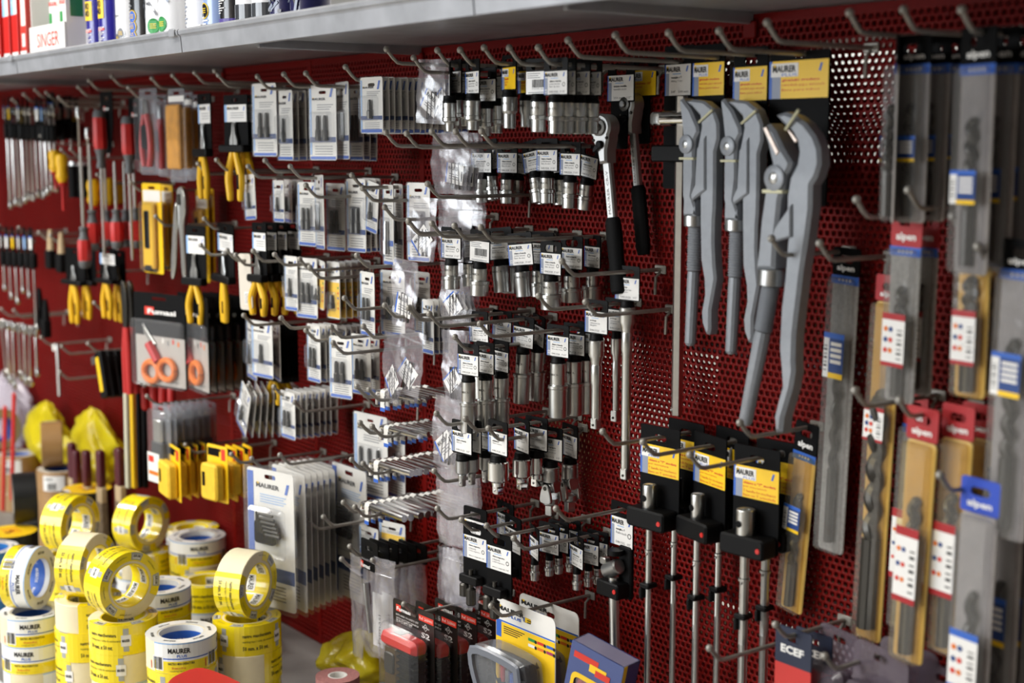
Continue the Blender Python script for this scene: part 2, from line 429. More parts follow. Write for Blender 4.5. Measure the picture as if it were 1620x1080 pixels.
for px0, px1, top in ((-250, 0, .5), (0, 140, .54), (140, 300, .5), (300, 480, .56), (480, 640, .53), (640, 790, .49), (790, 930, .50), (930, 1080, .44), (1080, 1210, .45), (1210, 1330, .30), (1330, 1560, .42), (1560, 1800, .42)):
    back_box(px0, px1, 2, .43 if px1 < 935 else (.37 if px1 < 1330 else .25), DK, lb)
for px0, px1, top in ((-300, 20, .32), (20, 200, .32), (200, 400, .33), (400, 560, .32), (560, 700, .31), (700, 838, .30), (1105, 1180, .24), (1180, 1225, .33), (1500, 1800, .33)):
    back_box(px0, px1, 1, top, DK, lb)
for px0, px1, top in ((-330, 0, .33), (0, 210, .33), (210, 420, .33), (420, 590, .33), (590, 730, .32), (730, 860, .31), (1060, 1200, .25), (1420, 1640, .33)):
    back_box(px0, px1, 0, top, DK, lb)
back_box(1225, 1320, 1, .24, DK, lb, lift=.13)  # raised on added legs so light shows through the holes below
back_box(1320, 1430, 1, .33, DK, lb, lift=.13)
back_box(1430, 1500, 1, .30, DK, lb)
back_box(860, 930, 0, .31, KR, 'pale kraft carton seen through the holes beside the flexible handle')
back_box(930, 1060, 0, .27, DK, 'low brown carton seen through the holes below the flexible handle')
back_box(850, 905, 1, .16, KR, 'short pale kraft carton seen through the holes beside the deep sockets')
back_box(905, 980, 1, .06, GR, 'flat green carton seen through the holes beside the extension bars')
# ------------------------------------------------------------------ hooks
def hook_parts(L):
    def fn():
        rod = MB(); r = .0028
        rod.tube([(0, .004, 0), (0, -L + .012, 0), (0, -L + .004, .0015), (0, -L - .004, .008), (0, -L - .013, .018)], r, ZINC, 8)
        tip = MB().ball((0, -L - .0145, .0195), .0048, ZINC, 10, 6)
        mnt = MB().rbox(-.011, .011, -.003, -.0002, -.006, .006, ZINC, .001).tube([(0, -.003, -.004), (0, -.010, -.010), (0, -.011, -.034)], .0022, ZINC, 6)
        return [('rod', rod.mesh('rod')), ('ball_end', tip.mesh('ball_end'), 0), ('wall_clip', mnt.mesh('wall_clip'))]
    return parts(('hook', L), fn)
class Hook: pass
def hook(bx, by, label, group, L=.2, dz=0):
    """peg hook whose bend shows at photo pixel (bx, by)"""
    p = at(bx, by, -L); h = Hook(); h.X = p.x; h.z = p.z; h.L = L
    o = place('peg_hook', label, 'hook', hook_parts(L), (p.x, 0, p.z), group=group); h.o = o
    return h

# ------------------------------------------------------------------ printed cards
def hexring(mb, cx, cz, r, y, M, n=6, t=.28):
    O = circ(cx, cz, r, n); I = circ(cx, cz, r * (1 - t), n)
    V = [(x, y, z) for x, z in O] + [(x, y, z) for x, z in I]
    mb.add(V, [(i, (i + 1) % n, n + (i + 1) % n, n + i) for i in range(n)], M)
def slash(mb, x, z, s, y, M=None):
    mb.add([(x - s * .45, y, z - s * .7), (x + s * .05, y, z - s * .7), (x + s * .5, y, z + s * .7), (x, y, z + s * .7)], [(0, 1, 2, 3)], M or BLUE)
def maurer(mb, x, z, w, y, h=None, M=None):
    h = h or w * .2
    mb.add([(x + w * .02, y + .0001, z + h * .35), (x + w * .12, y + .0001, z + h * .35), (x + w * .12, y + .0001, z + h * 1.15), (x + w * .02, y + .0001, z + h * 1.15)], [(0, 1, 2, 3)], YEL)
    mb.text('MAURER', x, z, h, y - .0001, M or INK, w=w, bold=.035)
LINES = {
    'socket': ('chiave a bussola', 'socket wrench', 'llave de vaso'), 'deep': ('chiave a bussola', 'lunga - deep socket', 'llave vaso larga'),
    'adapter': ('adattatore', 'adapter / adaptador', ''), 'joint': ('snodo cardanico', 'universal joint', 'articulacion universal'),
    'ext': ('prolunga', 'extension bar', 'alargador'), 'bit': ('chiave a bussola', 'DIN 3120', ''), 'mag': ('chiave magnetica', 'a bussola', 'socket magnetico'),
    'slide': ('maniglia a T', 'sliding T bar', ''), 'rat': ('cricchetto reversibile', 'reversible ratchet', ''), 'flex': ('maniglia a T', 'flexible handle', '')}
def white_label(mb, w, z1, h, y, kind, size=None, bottom='DIN 3124    F 1/2"'):
    x0 = -w / 2; z0 = z1 - h
    mb.quad(x0, w / 2, z0, z1, y, WHITE); y -= .0002
    mb.quad(x0, x0 + w * .035, z0, z1, y, BLUE); mb.quad(x0 + w * .035, x0 + w * .16, z0, z1 - h * .28, y, LABG)
    maurer(mb, x0 + w * .05, z1 - h * .24, w * .56, y, h * .165); slash(mb, w * .36, z1 - h * .15, h * .13, y)
    mb.quad(x0 + w * .3, x0 + w * .62, z1 - h * .32, z1 - h * .29, y, LBLUE)
    L = LINES[kind]; zz = z1 - h * .47
    for i, t in enumerate(L):
        if t: mb.text(t, x0 + w * .24, zz, h * .085, y, INK if i == 0 else GINK, w=w * min(.5, .035 * len(t)), bold=.03 if i == 0 else 0)
        zz -= h * .115
    mb.text(bottom, x0 + w * .24, z0 + h * .08, h * .08, y, INK, w=w * .68)
    if kind in ('socket', 'deep', 'mag', 'flex'): hexring(mb, w * .36, z0 + h * .42, h * .095, y, INK, 12)
    if size: mb.text(size, x0 + w * .145, z0 + h * .08, w * .10, y - .0001, WHITE, rot=-pi / 2, bold=.02)
def barcode_label(mb, w, z1, h, y):
    mb.quad(-w / 2, w / 2, z1 - h, z1, y, WHITE); y -= .0002; r = random.Random(3)
    for i in range(3): mb.quad(-w * .44, w * (.02 if i == 1 else .1), z1 - h * (.11 + .09 * i), z1 - h * (.08 + .09 * i), y, GINK)
    x = -w * .24
    while x < w * .38:
        b = w * r.choice((.012, .02, .03)); mb.quad(x, x + b, z1 - h * .72, z1 - h * .36, y, INK); x += b + w * r.choice((.012, .02))
    mb.text('8 000071 420116', -w * .24, z1 - h * .8, h * .05, y, INK, w=w * .62)
    mb.quad(-w * .4, w * .4, z1 - h * .95, z1 - h * .92, y, GINK)
def yellow_lab(mb, w, z1, h, y, lines=('giratubi svedese', 'pipe wrench'), size=None):
    x0 = -w / 2; z0 = z1 - h
    mb.quad(x0, w / 2, z0, z1, y, YELL); y -= .0002
    mb.quad(x0, x0 + w * .05, z0, z1, y, BLUE); mb.quad(x0 + w * .05, x0 + w * .2, z0, z1 - h * .1, y, LABG)
    mb.quad(x0 + w * .03, x0 + w * .5, z1 - h * .42, z1 - h * .06, y - .0001, WHITE); maurer(mb, x0 + w * .06, z1 - h * .3, w * .4, y - .0003, h * .18)
    mb.text('PLUS', x0 + w * .22, z1 - h * .41, h * .08, y - .0003, BLUE, w=w * .26); slash(mb, w * .37, z1 - h * .2, h * .15, y)
    zz = z1 - h * .56
    for i, t in enumerate(lines):
        mb.text(t, x0 + w * .22, zz, h * .085, y, REDI, w=w * min(.72, .04 * len(t)), bold=.03 if i == 0 else 0); zz -= h * .13
LABG = mat('label_grey_stripe', '#8e96a8', .4)

# ------------------------------------------------------------------ socket packs
def hang_card(cw=.044, ch=.047, lab='socket', size=None, lh=.029, back=BLACKP, hw=.0125, bottom='DIN 3124    F 1/2"'):
    c = MB(); top = .008
    c.plate(rrect(-cw / 2, cw / 2, top - ch, top, .0025, 2), -.0009, .0009, back, 0, holes=[rrect(-hw, hw, -.0065, .0029, .004, 3)])
    l = MB()
    if lab == 'barcode': barcode_label(l, cw - .001, top - .0165, lh, -.0013)
    elif lab == 'yellow': yellow_lab(l, cw - .001, top - .0165, lh, -.0013, ('bussola', 'socket', 'vaso'))
    else: white_label(l, cw - .001, top - .0165, lh, -.0013, lab, size, bottom)
    return c.mesh('hang_card', .5), l.mesh('label', 0)
def socket_body(d1, d2, L, form='wide', M=None):
    """mouth down; z = 0 at the top (drive end)"""
    M = M or SATIN; b = MB(); r1, r2 = d1 / 2, d2 / 2; z = -L * .45
    if form == 'deep': z = -L * .40
    if form == 'step':   # thick drive end above, slim nose below
        prof = [(r1 - .001, 0), (r1, -.001), (r1, z - .002), (r1 + .0009, z - .003), (r1 + .0009, z - .0075), (r2 + .0006, z - .0095), (r2, z - .012), (r2, -L + .0008), (r2 - .0008, -L), (r2 - .002, -L), (r2 - .0025, -L + .008), (.0001, -L + .008)]
    elif form == 'plain':
        prof = [(r1 - .001, 0), (r1, -.001), (r1, z), (r2, z - .004), (r2, -L + .0008), (r2 - .0008, -L), (r2 - .0025, -L), (r2 - .003, -L + .008), (.0001, -L + .008)]
    else:
        rc = max(r1, r2) + .0011
        prof = [(r1 - .001, 0), (r1, -.001), (r1, z + .0015), (r1 - .0006, z), (rc, z - .001), (rc, z - .005), (r2, z - .006), (r2, -L + .0008), (r2 - .0008, -L), (r2 - .0025, -L), (r2 - .003, -L + .008), (.0001, -L + .008)]
    b.lathe(prof, M, 22)
    for i in range(5): b.text('MAURER CR-V'[i * 2:i * 2 + 2] or 'V', 0, z * .55, .0028, 0, DSTEEL, wrap=lambda q, i=i: Vector((r1 * 1.01 * sin((i - 2) * .3 + q.x / r1), -r1 * 1.01 * cos((i - 2) * .3 + q.x / r1), q.z)))
    return b.mesh('socket', .5)
def plug(d): return MB().lathe([(d / 2 * .82, 0), (d / 2 * .9, -.0008), (d / 2 * .94, -.0065), (d / 2, -.0075), (d / 2, -.0105)], BLACKP, 18).mesh('plug', .5)
def sockpack(d1, d2, L, form='wide', lab='socket', size=None, M=None, cw=.044):
    def fn():
        c, l = hang_card(cw, .047, lab, size)
        s = socket_body(d1, d2, L, form, M); p = plug(min(d1, .021))
        off = -.0375
        for me, dz in ((p, off), (s, off - .0095)):
            me.transform(Matrix.Translation((0, 0, dz)))
        if lab == 'barcode': pass
        return [('hang_card', c), ('label', l, 0), ('plug', p), ('socket', s)]
    return parts(('sock', d1, d2, L, form, lab, size, str(M), cw), fn)

def hang(h, px, plist, name, label, cat, group, rz=0, ry=0, dz=0, scale=1):
    Y = on_rod(h.X, h.z, px)
    return place(name, label, cat, plist, (h.X, max(min(Y, -.008), -h.L + .006), h.z + dz), (0, radians(ry), radians(rz)), group, scale)

# row under the shelf
G1 = 'hooks of the top socket row'
HT = 'peg hook holding small drive sockets in the topmost row'
hA = hook(706, 103, HT, G1); hB = hook(742, 103, HT, G1); hC = hook(780, 100, HT, G1); hD = hook(820, 101, HT, G1); hE = hook(866, 101, HT, G1)
SG = 'top row of carded sockets'
S = 'socket_pack'
def sp(h, px, args, label, group, rz=0, ry=0, dz=0): return hang(h, px, sockpack(*args), S, label, 'socket', group, rz, ry, dz)
sp(hA, 703, (.021, .0145, .040, 'step', 'socket', '10'), 'slim nosed chrome socket with its card seen edge on, topmost row', SG, rz=-33, dz=-.004)
sp(hA, 721, (.022, .015, .036, 'step', 'socket', '8'), 'slim nosed socket with a glaring white card by the edge-on one, topmost row', SG, rz=-13)
sp(hA, 738, (.022, .015, .036, 'step', 'socket', '8'), 'slim nosed socket half hidden behind two white cards, topmost row', SG, rz=10)
sp(hB, 748, (.0225, .017, .040, 'step', 'socket', '11'), 'slim nosed socket with a bluish card turned aside, topmost row', SG, rz=-11)
sp(hB, 768, (.021, .0145, .038, 'step', 'socket', '9'), 'small dim socket behind the bluish card, topmost row', SG, rz=6, dz=-.010)
sp(hB, 786, (.0215, .0155, .038, 'step', 'socket', '12'), 'slim nosed socket with white card behind the yellow carded one, topmost row', SG, rz=-4, dz=-.006)
sp(hC, 806, (.0215, .017, .042, 'plain', 'yellow', None, STEEL), 'matte socket on a narrow yellow card, topmost row', SG, rz=-12, dz=.004)
sp(hC, 833, (.019, .016, .036, 'plain', 'yellow', None, STEEL), 'matte socket on a dim yellow card beside the barcode card, topmost row', SG, rz=-8)
sp(hD, 852, (.0215, .0195, .040, 'wide', 'barcode'), 'chrome socket on a white barcode card, topmost row', SG, rz=8)
for px, rz, sz, l in ((880, 4, '13', 'chrome socket with a pinkish tinted card right of the barcode card, topmost row'), (897, -6, '14', 'chrome socket behind the pinkish tinted card, topmost row'),
                  (916, 3, '15', 'chrome socket third behind the barcode card, topmost row'), (936, -3, '16', 'chrome socket last before the ratchet, topmost row')):
    sp(hE, px, (.021, .019, .040, 'wide', 'socket', sz), l, SG, rz=rz)
# second row
G2 = 'hooks of the second socket row'; HT = 'long peg hook holding mid sized sockets in the second row'
SG = 'second row of carded sockets'
h1 = hook(624, 231, HT, G2, .205); h2 = hook(657, 233, HT, G2, .205); h3 = hook(697, 230, HT, G2, .205); h4 = hook(735, 231, HT, G2, .205); h5 = hook(776, 231, HT, G2, .205)
for h, px, sz, rz, ry, dz, l in (
    (h1, 762, '13', 8, 0, -.002, 'carded socket covered by the tilted 13 in the second row'),
    (h1, 772, '13', 4, 9, .001, 'carded socket numbered 13, tilted, in the second row'),
    (h2, 803, '15', 6, 0, 0, 'carded socket numbered 15 hanging straight in the second row'),
    (h2, 822, '15', 0, -6, -.001, 'carded socket mostly hidden behind the number 15, second row'),
    (h3, 842, '16', 6, 10, 0, 'carded socket numbered 16, tilted, in the second row'),
    (h3, 858, '16', 0, 2, -.002, 'carded socket hidden behind the numbers 16 and 17, second row'),
    (h4, 866, '17', 4, 0, .003, 'carded socket numbered 17 standing out in front of the second row'),
    (h4, 886, '17', 0, 2, 0, 'carded socket directly behind the front 17, second row'),
    (h5, 903, '18', 0, -1, -.002, 'carded socket dim in the shade behind the 17s, second row'),
    (h5, 934, '17', -4, -9, -.006, 'carded socket numbered 17 swinging sideways by the ratchet, second row')):
    sp(h, px, (.0205, .0222, .037, 'wide', 'socket', sz), l, SG, rz, -ry, dz)
# third row
G3 = 'hooks of the third socket row'; HT = 'long peg hook holding large sockets in the third row'
SG = 'third row of carded sockets'
h1 = hook(660, 370, HT, G3, .205); h2 = hook(697, 375, HT, G3, .205); h3 = hook(733, 379, HT, G3, .205); h4 = hook(775, 382, HT, G3, .205)
for h, px, a, rz, ry, dz, l in (
    (h1, 714, (.0205, .025, .036, 'wide', 'socket', '19'), 6, 0, 0, 'large carded socket beside the zip bags, third row'),
    (h1, 741, (.0205, .024, .034, 'wide', 'socket', '20'), -12, 6, 0, 'large dim carded socket, card leaning, beside the barcode card, third row'),
    (h2, 760, (.0215, .027, .040, 'wide', 'barcode'), 4, -2, 0, 'large chrome socket on a barcode card with green scribble, third row'),
    (h2, 788, (.0265, .0255, .039, 'plain', 'socket', '22', STEEL, .052), 12, 6, .002, 'matte wide socket with leaning card behind the barcode card, third row'),
    (h2, 806, (.0265, .0255, .039, 'plain', 'socket', '22', STEEL), -24, 0, 0, 'matte wide socket with its card seen nearly edge on, third row'),
    (h3, 822, (.024, .023, .036, 'plain', 'socket', '22', STEEL), 14, 6, -.002, 'matte dim socket in the shade next to the number 24, third row'),
    (h3, 854, (.0235, .026, .038, 'wide', 'socket', '24', None, .060), 4, 0, -.002, 'large chrome socket on the widest card, numbered 24, third row'),
    (h3, 880, (.0235, .026, .038, 'wide', 'socket', '24'), -32, 0, -.002, 'large chrome socket with its card edge on behind the number 24, third row'),
    (h4, 872, (.0225, .0285, .040, 'wide', 'socket', '27'), 2, 0, -.012, 'large chrome socket in front of the last ones, third row'),
    (h4, 905, (.0225, .0285, .038, 'wide', 'socket', '27'), 4, 0, -.006, 'large chrome socket with a smudged card, third row'),
    (h4, 938, (.019, .0275, .036, 'wide', 'socket', '30'), -10, 0, -.006, 'large chrome socket hanging last beside the ratchet grip, third row')):
    sp(h, px, a, l, SG, rz, -ry, dz)
# deep sockets
G4 = 'hooks of the deep sockets'; HT = 'peg hook holding long deep sockets'
SG = 'carded deep sockets'
h0 = hook(660, 507, HT, G4, .21); h1 = hook(693, 517, HT, G4, .21); h2 = hook(733, 553, HT, G4, .16); h3 = hook(773, 533, HT, G4, .19)
for h, px, sz, rz, ry, dz, l in (
    (h0, 757, '10', 4, 3, -.002, 'deep socket numbered 10 hanging behind the rods'),
    (h0, 795, '16', 4, -2, -.004, 'deep socket in the shade behind the front three'),
    (h1, 829, '18', 6, -3, -.004, 'deep socket numbered 18 between the front three and the far three'),
    (h1, 853, '18', -14, -6, -.004, 'deep socket slanting away behind the number 18'),
    (h2, 741, '12', 8, 0, 0, 'foremost deep socket of the front three'),
    (h2, 768, '12', 0, 0, 0, 'middle deep socket of the front three'),
    (h2, 793, '12', -6, 0, 0, 'rearmost deep socket of the front three'),
    (h3, 883, '22', 6, 0, 0, 'thick deep socket nearest the aisle of the far three'),
    (h3, 909, '22', 4, 0, 0, 'thick deep socket in the middle of the far three'),
    (h3, 929, '22', 0, 0, 0, 'thick deep socket half hidden by the extension bar')):
    a = (.0225, .0262, .079, 'deep', 'deep', sz) if h is h3 else (.0205, .0242, .076, 'deep', 'deep', sz)
    sp(h, px, a, l, SG, rz, -ry, dz)

# adapters, bit sockets, universal joints
def adapter_parts(d, L, sq, kind, M, cw=.046):
    def fn():
        c, l = hang_card(cw, .050, kind, None, .031, bottom='DIN 3123   1/2"'); o = -.041
        p = plug(min(d, .024)); p.transform(Matrix.Translation((0, 0, o)))
        b = MB(); r = d / 2; z0 = o - .0095
        b.lathe([(r - .0015, z0), (r, z0 - .0015), (r, z0 - L + .003), (r - .004, z0 - L), (sq * .75, z0 - L - .001), (sq * .7, z0 - L - .006)], M, 24)
        s = MB().rbox(-sq / 2, sq / 2, -sq / 2, sq / 2, z0 - L - .018, z0 - L - .004, M, .0012).ball((0, -sq / 2, z0 - L - .012), .0017, STEEL, 8, 5)
        return [('hang_card', c), ('label', l, 0), ('plug', p), ('body', b.mesh('body', .5)), ('square_drive', s.mesh('square_drive', .5), 3)]
    return parts(('adp', d, L, sq, kind, str(M)), fn)
def joint_parts():
    def fn():
        c, l = hang_card(.046, .050, 'joint', None, .031, bottom='DIN 3123   1/2"'); o = -.041
        p = plug(.021); p.transform(Matrix.Translation((0, 0, o)))
        z = o - .0095; r = .0122; up = MB(); up.lathe([(r - .001, z), (r, z - .001), (r, z - .004), (r - .0004, z - .005), (r, z - .006), (r, z - .022)], STEEL, 22)
        for sx in (-1, 1):
            O = smooth_loop([(-.0075, 0), (.0075, 0), (.0075, -.009), (.0045, -.016), (-.0045, -.016), (-.0075, -.009)], 3)
            up.plate([(x, zz + z - .021) for x, zz in O][::-1], sx * .0105 - .002, sx * .0105 + .002, STEEL, .0008, Matrix.Rotation(pi / 2, 4, 'Z'))
        lo = MB(); zc = z - .031
        lo.ball((0, 0, zc), .0088, STEEL, 14, 8)
        for sy in (-1, 1):
            O = smooth_loop([(-.009, -.022), (.009, -.022), (.0105, -.012), (.006, .002), (0, .0065), (-.006, .002), (-.0105, -.012)], 3)
            lo.plate([(x, zz + zc) for x, zz in O], sy * .0105 - .0025, sy * .0105 + .0025, STEEL, .001)
            lo.tube([(0, sy * .0125, zc), (0, sy * .0135, zc)], .0032, DSTEEL, 10)
        lo.lathe([(.0115, zc - .016), (.0122, zc - .018), (.0122, zc - .024), (.0105, zc - .026)], STEEL, 20)
        s = MB().rbox(-.0063, .0063, -.0063, .0063, zc - .042, zc - .025, SATIN, .001)
        return [('hang_card', c), ('label', l, 0), ('plug', p), ('upper_yoke', up.mesh('upper_yoke', .5)), ('lower_yoke', lo.mesh('lower_yoke', .5)), ('square_drive', s.mesh('square_drive', .5), 4)]
    return parts('ujoint', fn)
G5 = 'hooks of the adapters'
ha = hook(704, 673, 'peg hook holding hex bit sockets behind the deep sockets', 'hooks of the bit sockets', .19)
hb = hook(786, 697, 'peg hook holding chrome adapters and universal joints', G5, .16); hb2 = hook(750, 682, 'peg hook holding chrome adapters and universal joints', G5, .19)
BG = 'hex bit sockets on cards'
for h, px, l in ((ha, 731, 'small grey bit socket in front of its two fellows'), (ha, 746, 'small grey bit socket hanging behind the first'), (ha, 768, 'small grey bit socket apart from its two fellows')):
    hang(h, px, adapter_parts(.0195, .022, .0085, 'bit', STEEL), 'bit_socket_pack', l, 'bit socket', BG, 4, 0, -.004)
AG = 'chrome adapters and joints on cards'
A1 = adapter_parts(.031, .030, .0125, 'adapter', CHROME); A2 = adapter_parts(.028, .028, .0125, 'adapter', CHROME); A3 = adapter_parts(.024, .027, .0125, 'adapter', CHROME)
hang(hb2, 788, A1, 'adapter_pack', 'widest polished adapter with upright square drive on a white card', 'adapter', AG, 0, 0, .002)
hang(hb2, 826, A2, 'adapter_pack', 'polished adapter on a card twisted away beside the widest one', 'adapter', AG, -10)
hang(hb2, 849, A3, 'adapter_pack', 'slimmest polished adapter, card half hidden by the twisted one', 'adapter', AG, 6)
hang(hb, 872, joint_parts(), 'universal_joint_pack', 'universal joint with upright square drive on a card facing the aisle', 'joint', AG, 8)
hang(hb, 902, joint_parts(), 'universal_joint_pack', 'universal joint on a card twisted away', 'joint', AG, -10)

# magnetic nut setters on tall black cards, small quarter inch sockets
def setter_parts():
    def fn():
        c = MB(); cw = .052
        c.plate(rrect(-cw / 2, cw / 2, -.082, .010, .003, 2), -.001, .001, BLACKC, 0, holes=[rrect(-.013, .013, -.0065, .0029, .004, 3)])
        l = MB(); white_label(l, cw - .001, -.010, .034, -.0014, 'mag', None, 'attacco esagonale 1/4"')
        k = MB().rbox(-.020, .020, -.016, -.001, -.079, -.066, BLACKP, .0015)
        s = MB().lathe([(.0035, -.058), (.0035, -.085), (.0075, -.088), (.0075, -.110), (.006, -.112)], DSTEEL, 12, Matrix.Translation((0, -.009, 0)))
        s.lathe([(.006, -.080), (.0085, -.083), (.0085, -.100)], DSTEEL, 12, Matrix.Translation((-.013, -.009, 0)))
        return [('hang_card', c.mesh('hang_card', .5)), ('label', l.mesh('label', 0), 0), ('clip', k.mesh('clip', .5)), ('nut_setter', s.mesh('nut_setter', .5))]
    return parts('setter', fn)
G6 = 'hooks of the nut setters and quarter inch sockets'; HT = 'peg hook holding nut setters or quarter inch sockets'
h1 = hook(705, 822, HT, G6, .17); h2 = hook(743, 840, HT, G6, .16); h3 = hook(783, 850, HT, G6, .17); h4 = hook(826, 870, HT, G6, .16)
NG = 'nut setters on black cards'
hang(h1, 752, setter_parts(), 'nut_setter_pack', 'nut setter on a tall black card, fully overlapped by its neighbours', 'nut setter', NG, 6)
hang(h1, 800, setter_parts(), 'nut_setter_pack', 'nut setter on a tall black card hanging deep in the shade', 'nut setter', NG, -8)
hang(h2, 752, setter_parts(), 'nut_setter_pack', 'nut setter on a black card, one socket of two hanging free', 'nut setter', NG, 6, 0, 0)
hang(h3, 790, setter_parts(), 'nut_setter_pack', 'foremost nut setter on a black card with a plastic clip', 'nut setter', NG, 6, 0, -.006)
hang(h2, 812, setter_parts(), 'nut_setter_pack', 'nut setter on a black card turned away behind the foremost one', 'nut setter', NG, -10)
SG = 'quarter inch sockets on cards'
for h, px, rz, dz, l in ((h3, 846, -20, -.004, 'tiny socket with its card nearly edge on'), (h3, 869, 8, -.002, 'tiny socket with the broadest white card of its row'), (h3, 884, 8, -.002, 'tiny socket whose card peeks out behind the broadest one'),
                     (h3, 902, 10, -.003, 'tiny socket of the rear hook, last one back'), (h4, 913, -12, -.004, 'foremost tiny socket at the hook by the flexible handle'), (h4, 931, 10, -.003, 'middle tiny socket at the hook by the flexible handle'), (h4, 946, 8, -.003, 'rearmost tiny socket at the hook by the flexible handle')):
    sp(h, px, (.0118, .0125, .025, 'wide', 'socket', '6', None, .040), l, SG, rz, 0, dz)
# ------------------------------------------------------------------ right half: ratchets, bars, wrenches, handles, drill bits
def zpx(x, y, z): return (z[0] + x / z[2], z[1] + y / z[2])
Z1 = (930, 60, 4.0); Z2 = (930, 300, 4.0); Z3 = (930, 500, 4.0)
def trace(pts, Y, org):
    R = []
    for x, y, z in pts:
        px, py = zpx(x, y, z); p = at(px, py, Y); R.append((p.x - org.x, p.z - org.z))
    a = sum(R[i - 1][0] * R[i][1] - R[i][0] * R[i - 1][1] for i in range(len(R)))
    return R if a > 0 else R[::-1]
# ratchets on cards
def ratchet_parts(L, hr, grip, key, yellow):
    def fn():
        c = MB(); c.plate(rrect(-.027, .027, -.042, .010, .003, 2), -.001, .001, BLACKC, 0, holes=[rrect(-.011, .011, -.0055, .0029, .004, 3)])
        c.plate(rrect(-.020, .014, -.105, -.040, .003, 2), -.0008, .0008, BLACKC)
        l = MB()
        if yellow: yellow_lab(l, .053, -.006, .034, -.0014, ('cricchetto 1/2"', 'ratchet'))
        else: white_label(l, .053, -.006, .034, -.0014, 'rat', None, '250 mm   1/2"')
        return [('hang_card', c.mesh('hang_card', .5)), ('label', l.mesh('label', 0), 0)]
    return parts(('rat', key), fn)
def ratchet(pc, Yc, ph, Yh, tilt, twist, L, hr, yellow, label, ribbed):
    p = at(*pc, Yc); r = place('ratchet', label, 'ratchet', ratchet_parts(L, hr, 0, yellow, yellow), p, group='ratchets on cards')
    q = at(*ph, Yh); T = Matrix.Translation(q - p) @ Matrix.Rotation(radians(tilt), 4, 'Y') @ Matrix.Rotation(radians(twist), 4, 'Z')
    h = MB(); t = .012
    O = [(hr * cos(a), hr * sin(a)) for a in [radians(-40 + 260 * i / 18) for i in range(19)]]
    O = O + [(-hr * .78, -hr * .95), (-hr * .42, -hr * 1.75), (-hr * .36, -hr * 2.6), (hr * .36, -hr * 2.6), (hr * .42, -hr * 1.75), (hr * .72, -hr * .95)]
    RATM = mat('matte_chrome', '#aeaeac', .46, .85); h.plate(O, -t, t, RATM, .003)
    h.plate(rrect(-hr * .36, hr * .36, -L * .56, -hr * 2.5, .003, 3), -.005, .005, RATM, .002)
    h.text('MAURER CR-V', hr * .12, -L * .52, hr * .22, -.0053, DSTEEL, rot=-pi / 2, w=L * .26)
    d = MB().lathe([(hr * .58, 0), (hr * .62, .001), (hr * .62, .003), (hr * .5, .0035)], DSTEEL, 20, Matrix.Translation((0, -t + .0005, 0)) @ Matrix.Rotation(pi / 2, 4, 'X'))
    d.lathe([(hr * .3, 0), (hr * .3, .004), (hr * .24, .005)], STEEL, 16, Matrix.Translation((0, -t - .002, 0)) @ Matrix.Rotation(pi / 2, 4, 'X'))
    lv = MB().lathe([(hr * .3, 0), (hr * .3, .004), (hr * .22, .005)], BLACKP, 14, Matrix.Translation((-hr * .02, -t, -hr * 1.25)) @ Matrix.Rotation(pi / 2, 4, 'X'))
    lv.plate(smooth_loop([(-hr * .25, -hr * 1.2), (-hr * .62, -hr * 1.55), (-hr * .5, -hr * 1.75), (hr * .05, -hr * 1.45)][::-1], 3)[::-1], -t - .005, -t - .001, BLACKP, .001)
    for sx in (-1, 1): lv.ball((sx * hr * .62, -t, -hr * .85), .0022, DSTEEL, 8, 5)
    g = MB(); zs = [-L * .54, -L * .56, -L * .66, -L * .8, -L * .93, -L * .985, -L]; rs = [.009, .0115, .0125, .0115, .0125, .0125, .009]
    if ribbed: zs = [-L * .54] + [-L * (.56 + .02 * i) for i in range(21)] + [-L]; rs = [.009] + [.0118 if i % 2 else .0108 for i in range(21)] + [.009]
    g.tube([(0, 0, z) for z in zs], rs, RUBBER, 14, flat=.8)
    if not ribbed:
        g.rbox(-.013, -.008, -.0035, .0035, -L * .68, -L * .56, mat('light_grey_rubber', '#8d9094', .6), .002); g.rbox(-.013, -.008, -.0035, .0035, -L * .97, -L * .85, MATS['light_grey_rubber'], .002)
    pr = []
    for n, mb in (('head_and_shaft', h), ('drive_disc', d), ('reverse_lever', lv), ('grip', g)):
        me = mb.mesh(n, .5); me.transform(T); pr.append(me)
    b = obj('head_and_shaft', pr[0], r); obj('drive_disc', pr[1], b); obj('reverse_lever', pr[2], b); obj('grip', pr[3], r)
    return r
HR = 'peg hook holding a carded ratchet'
hr1 = hook(913, 90, HR, 'ratchet hooks', .19); hr2 = hook(988, 83, 'peg hook holding the sliding T bar and first pipe wrench', 'bar and wrench hooks', .19)
ratchet((983, 112), -.035, (957, 202), -.062, -8.5, 8, .225, .0185, False, 'large chrome ratchet with grey and black grip on a white card', False)
ratchet((1018, 104), -.006, (999, 165), -.022, -8, 2, .205, .0155, True, 'slim chrome ratchet with ribbed black grip on a yellow card', True)

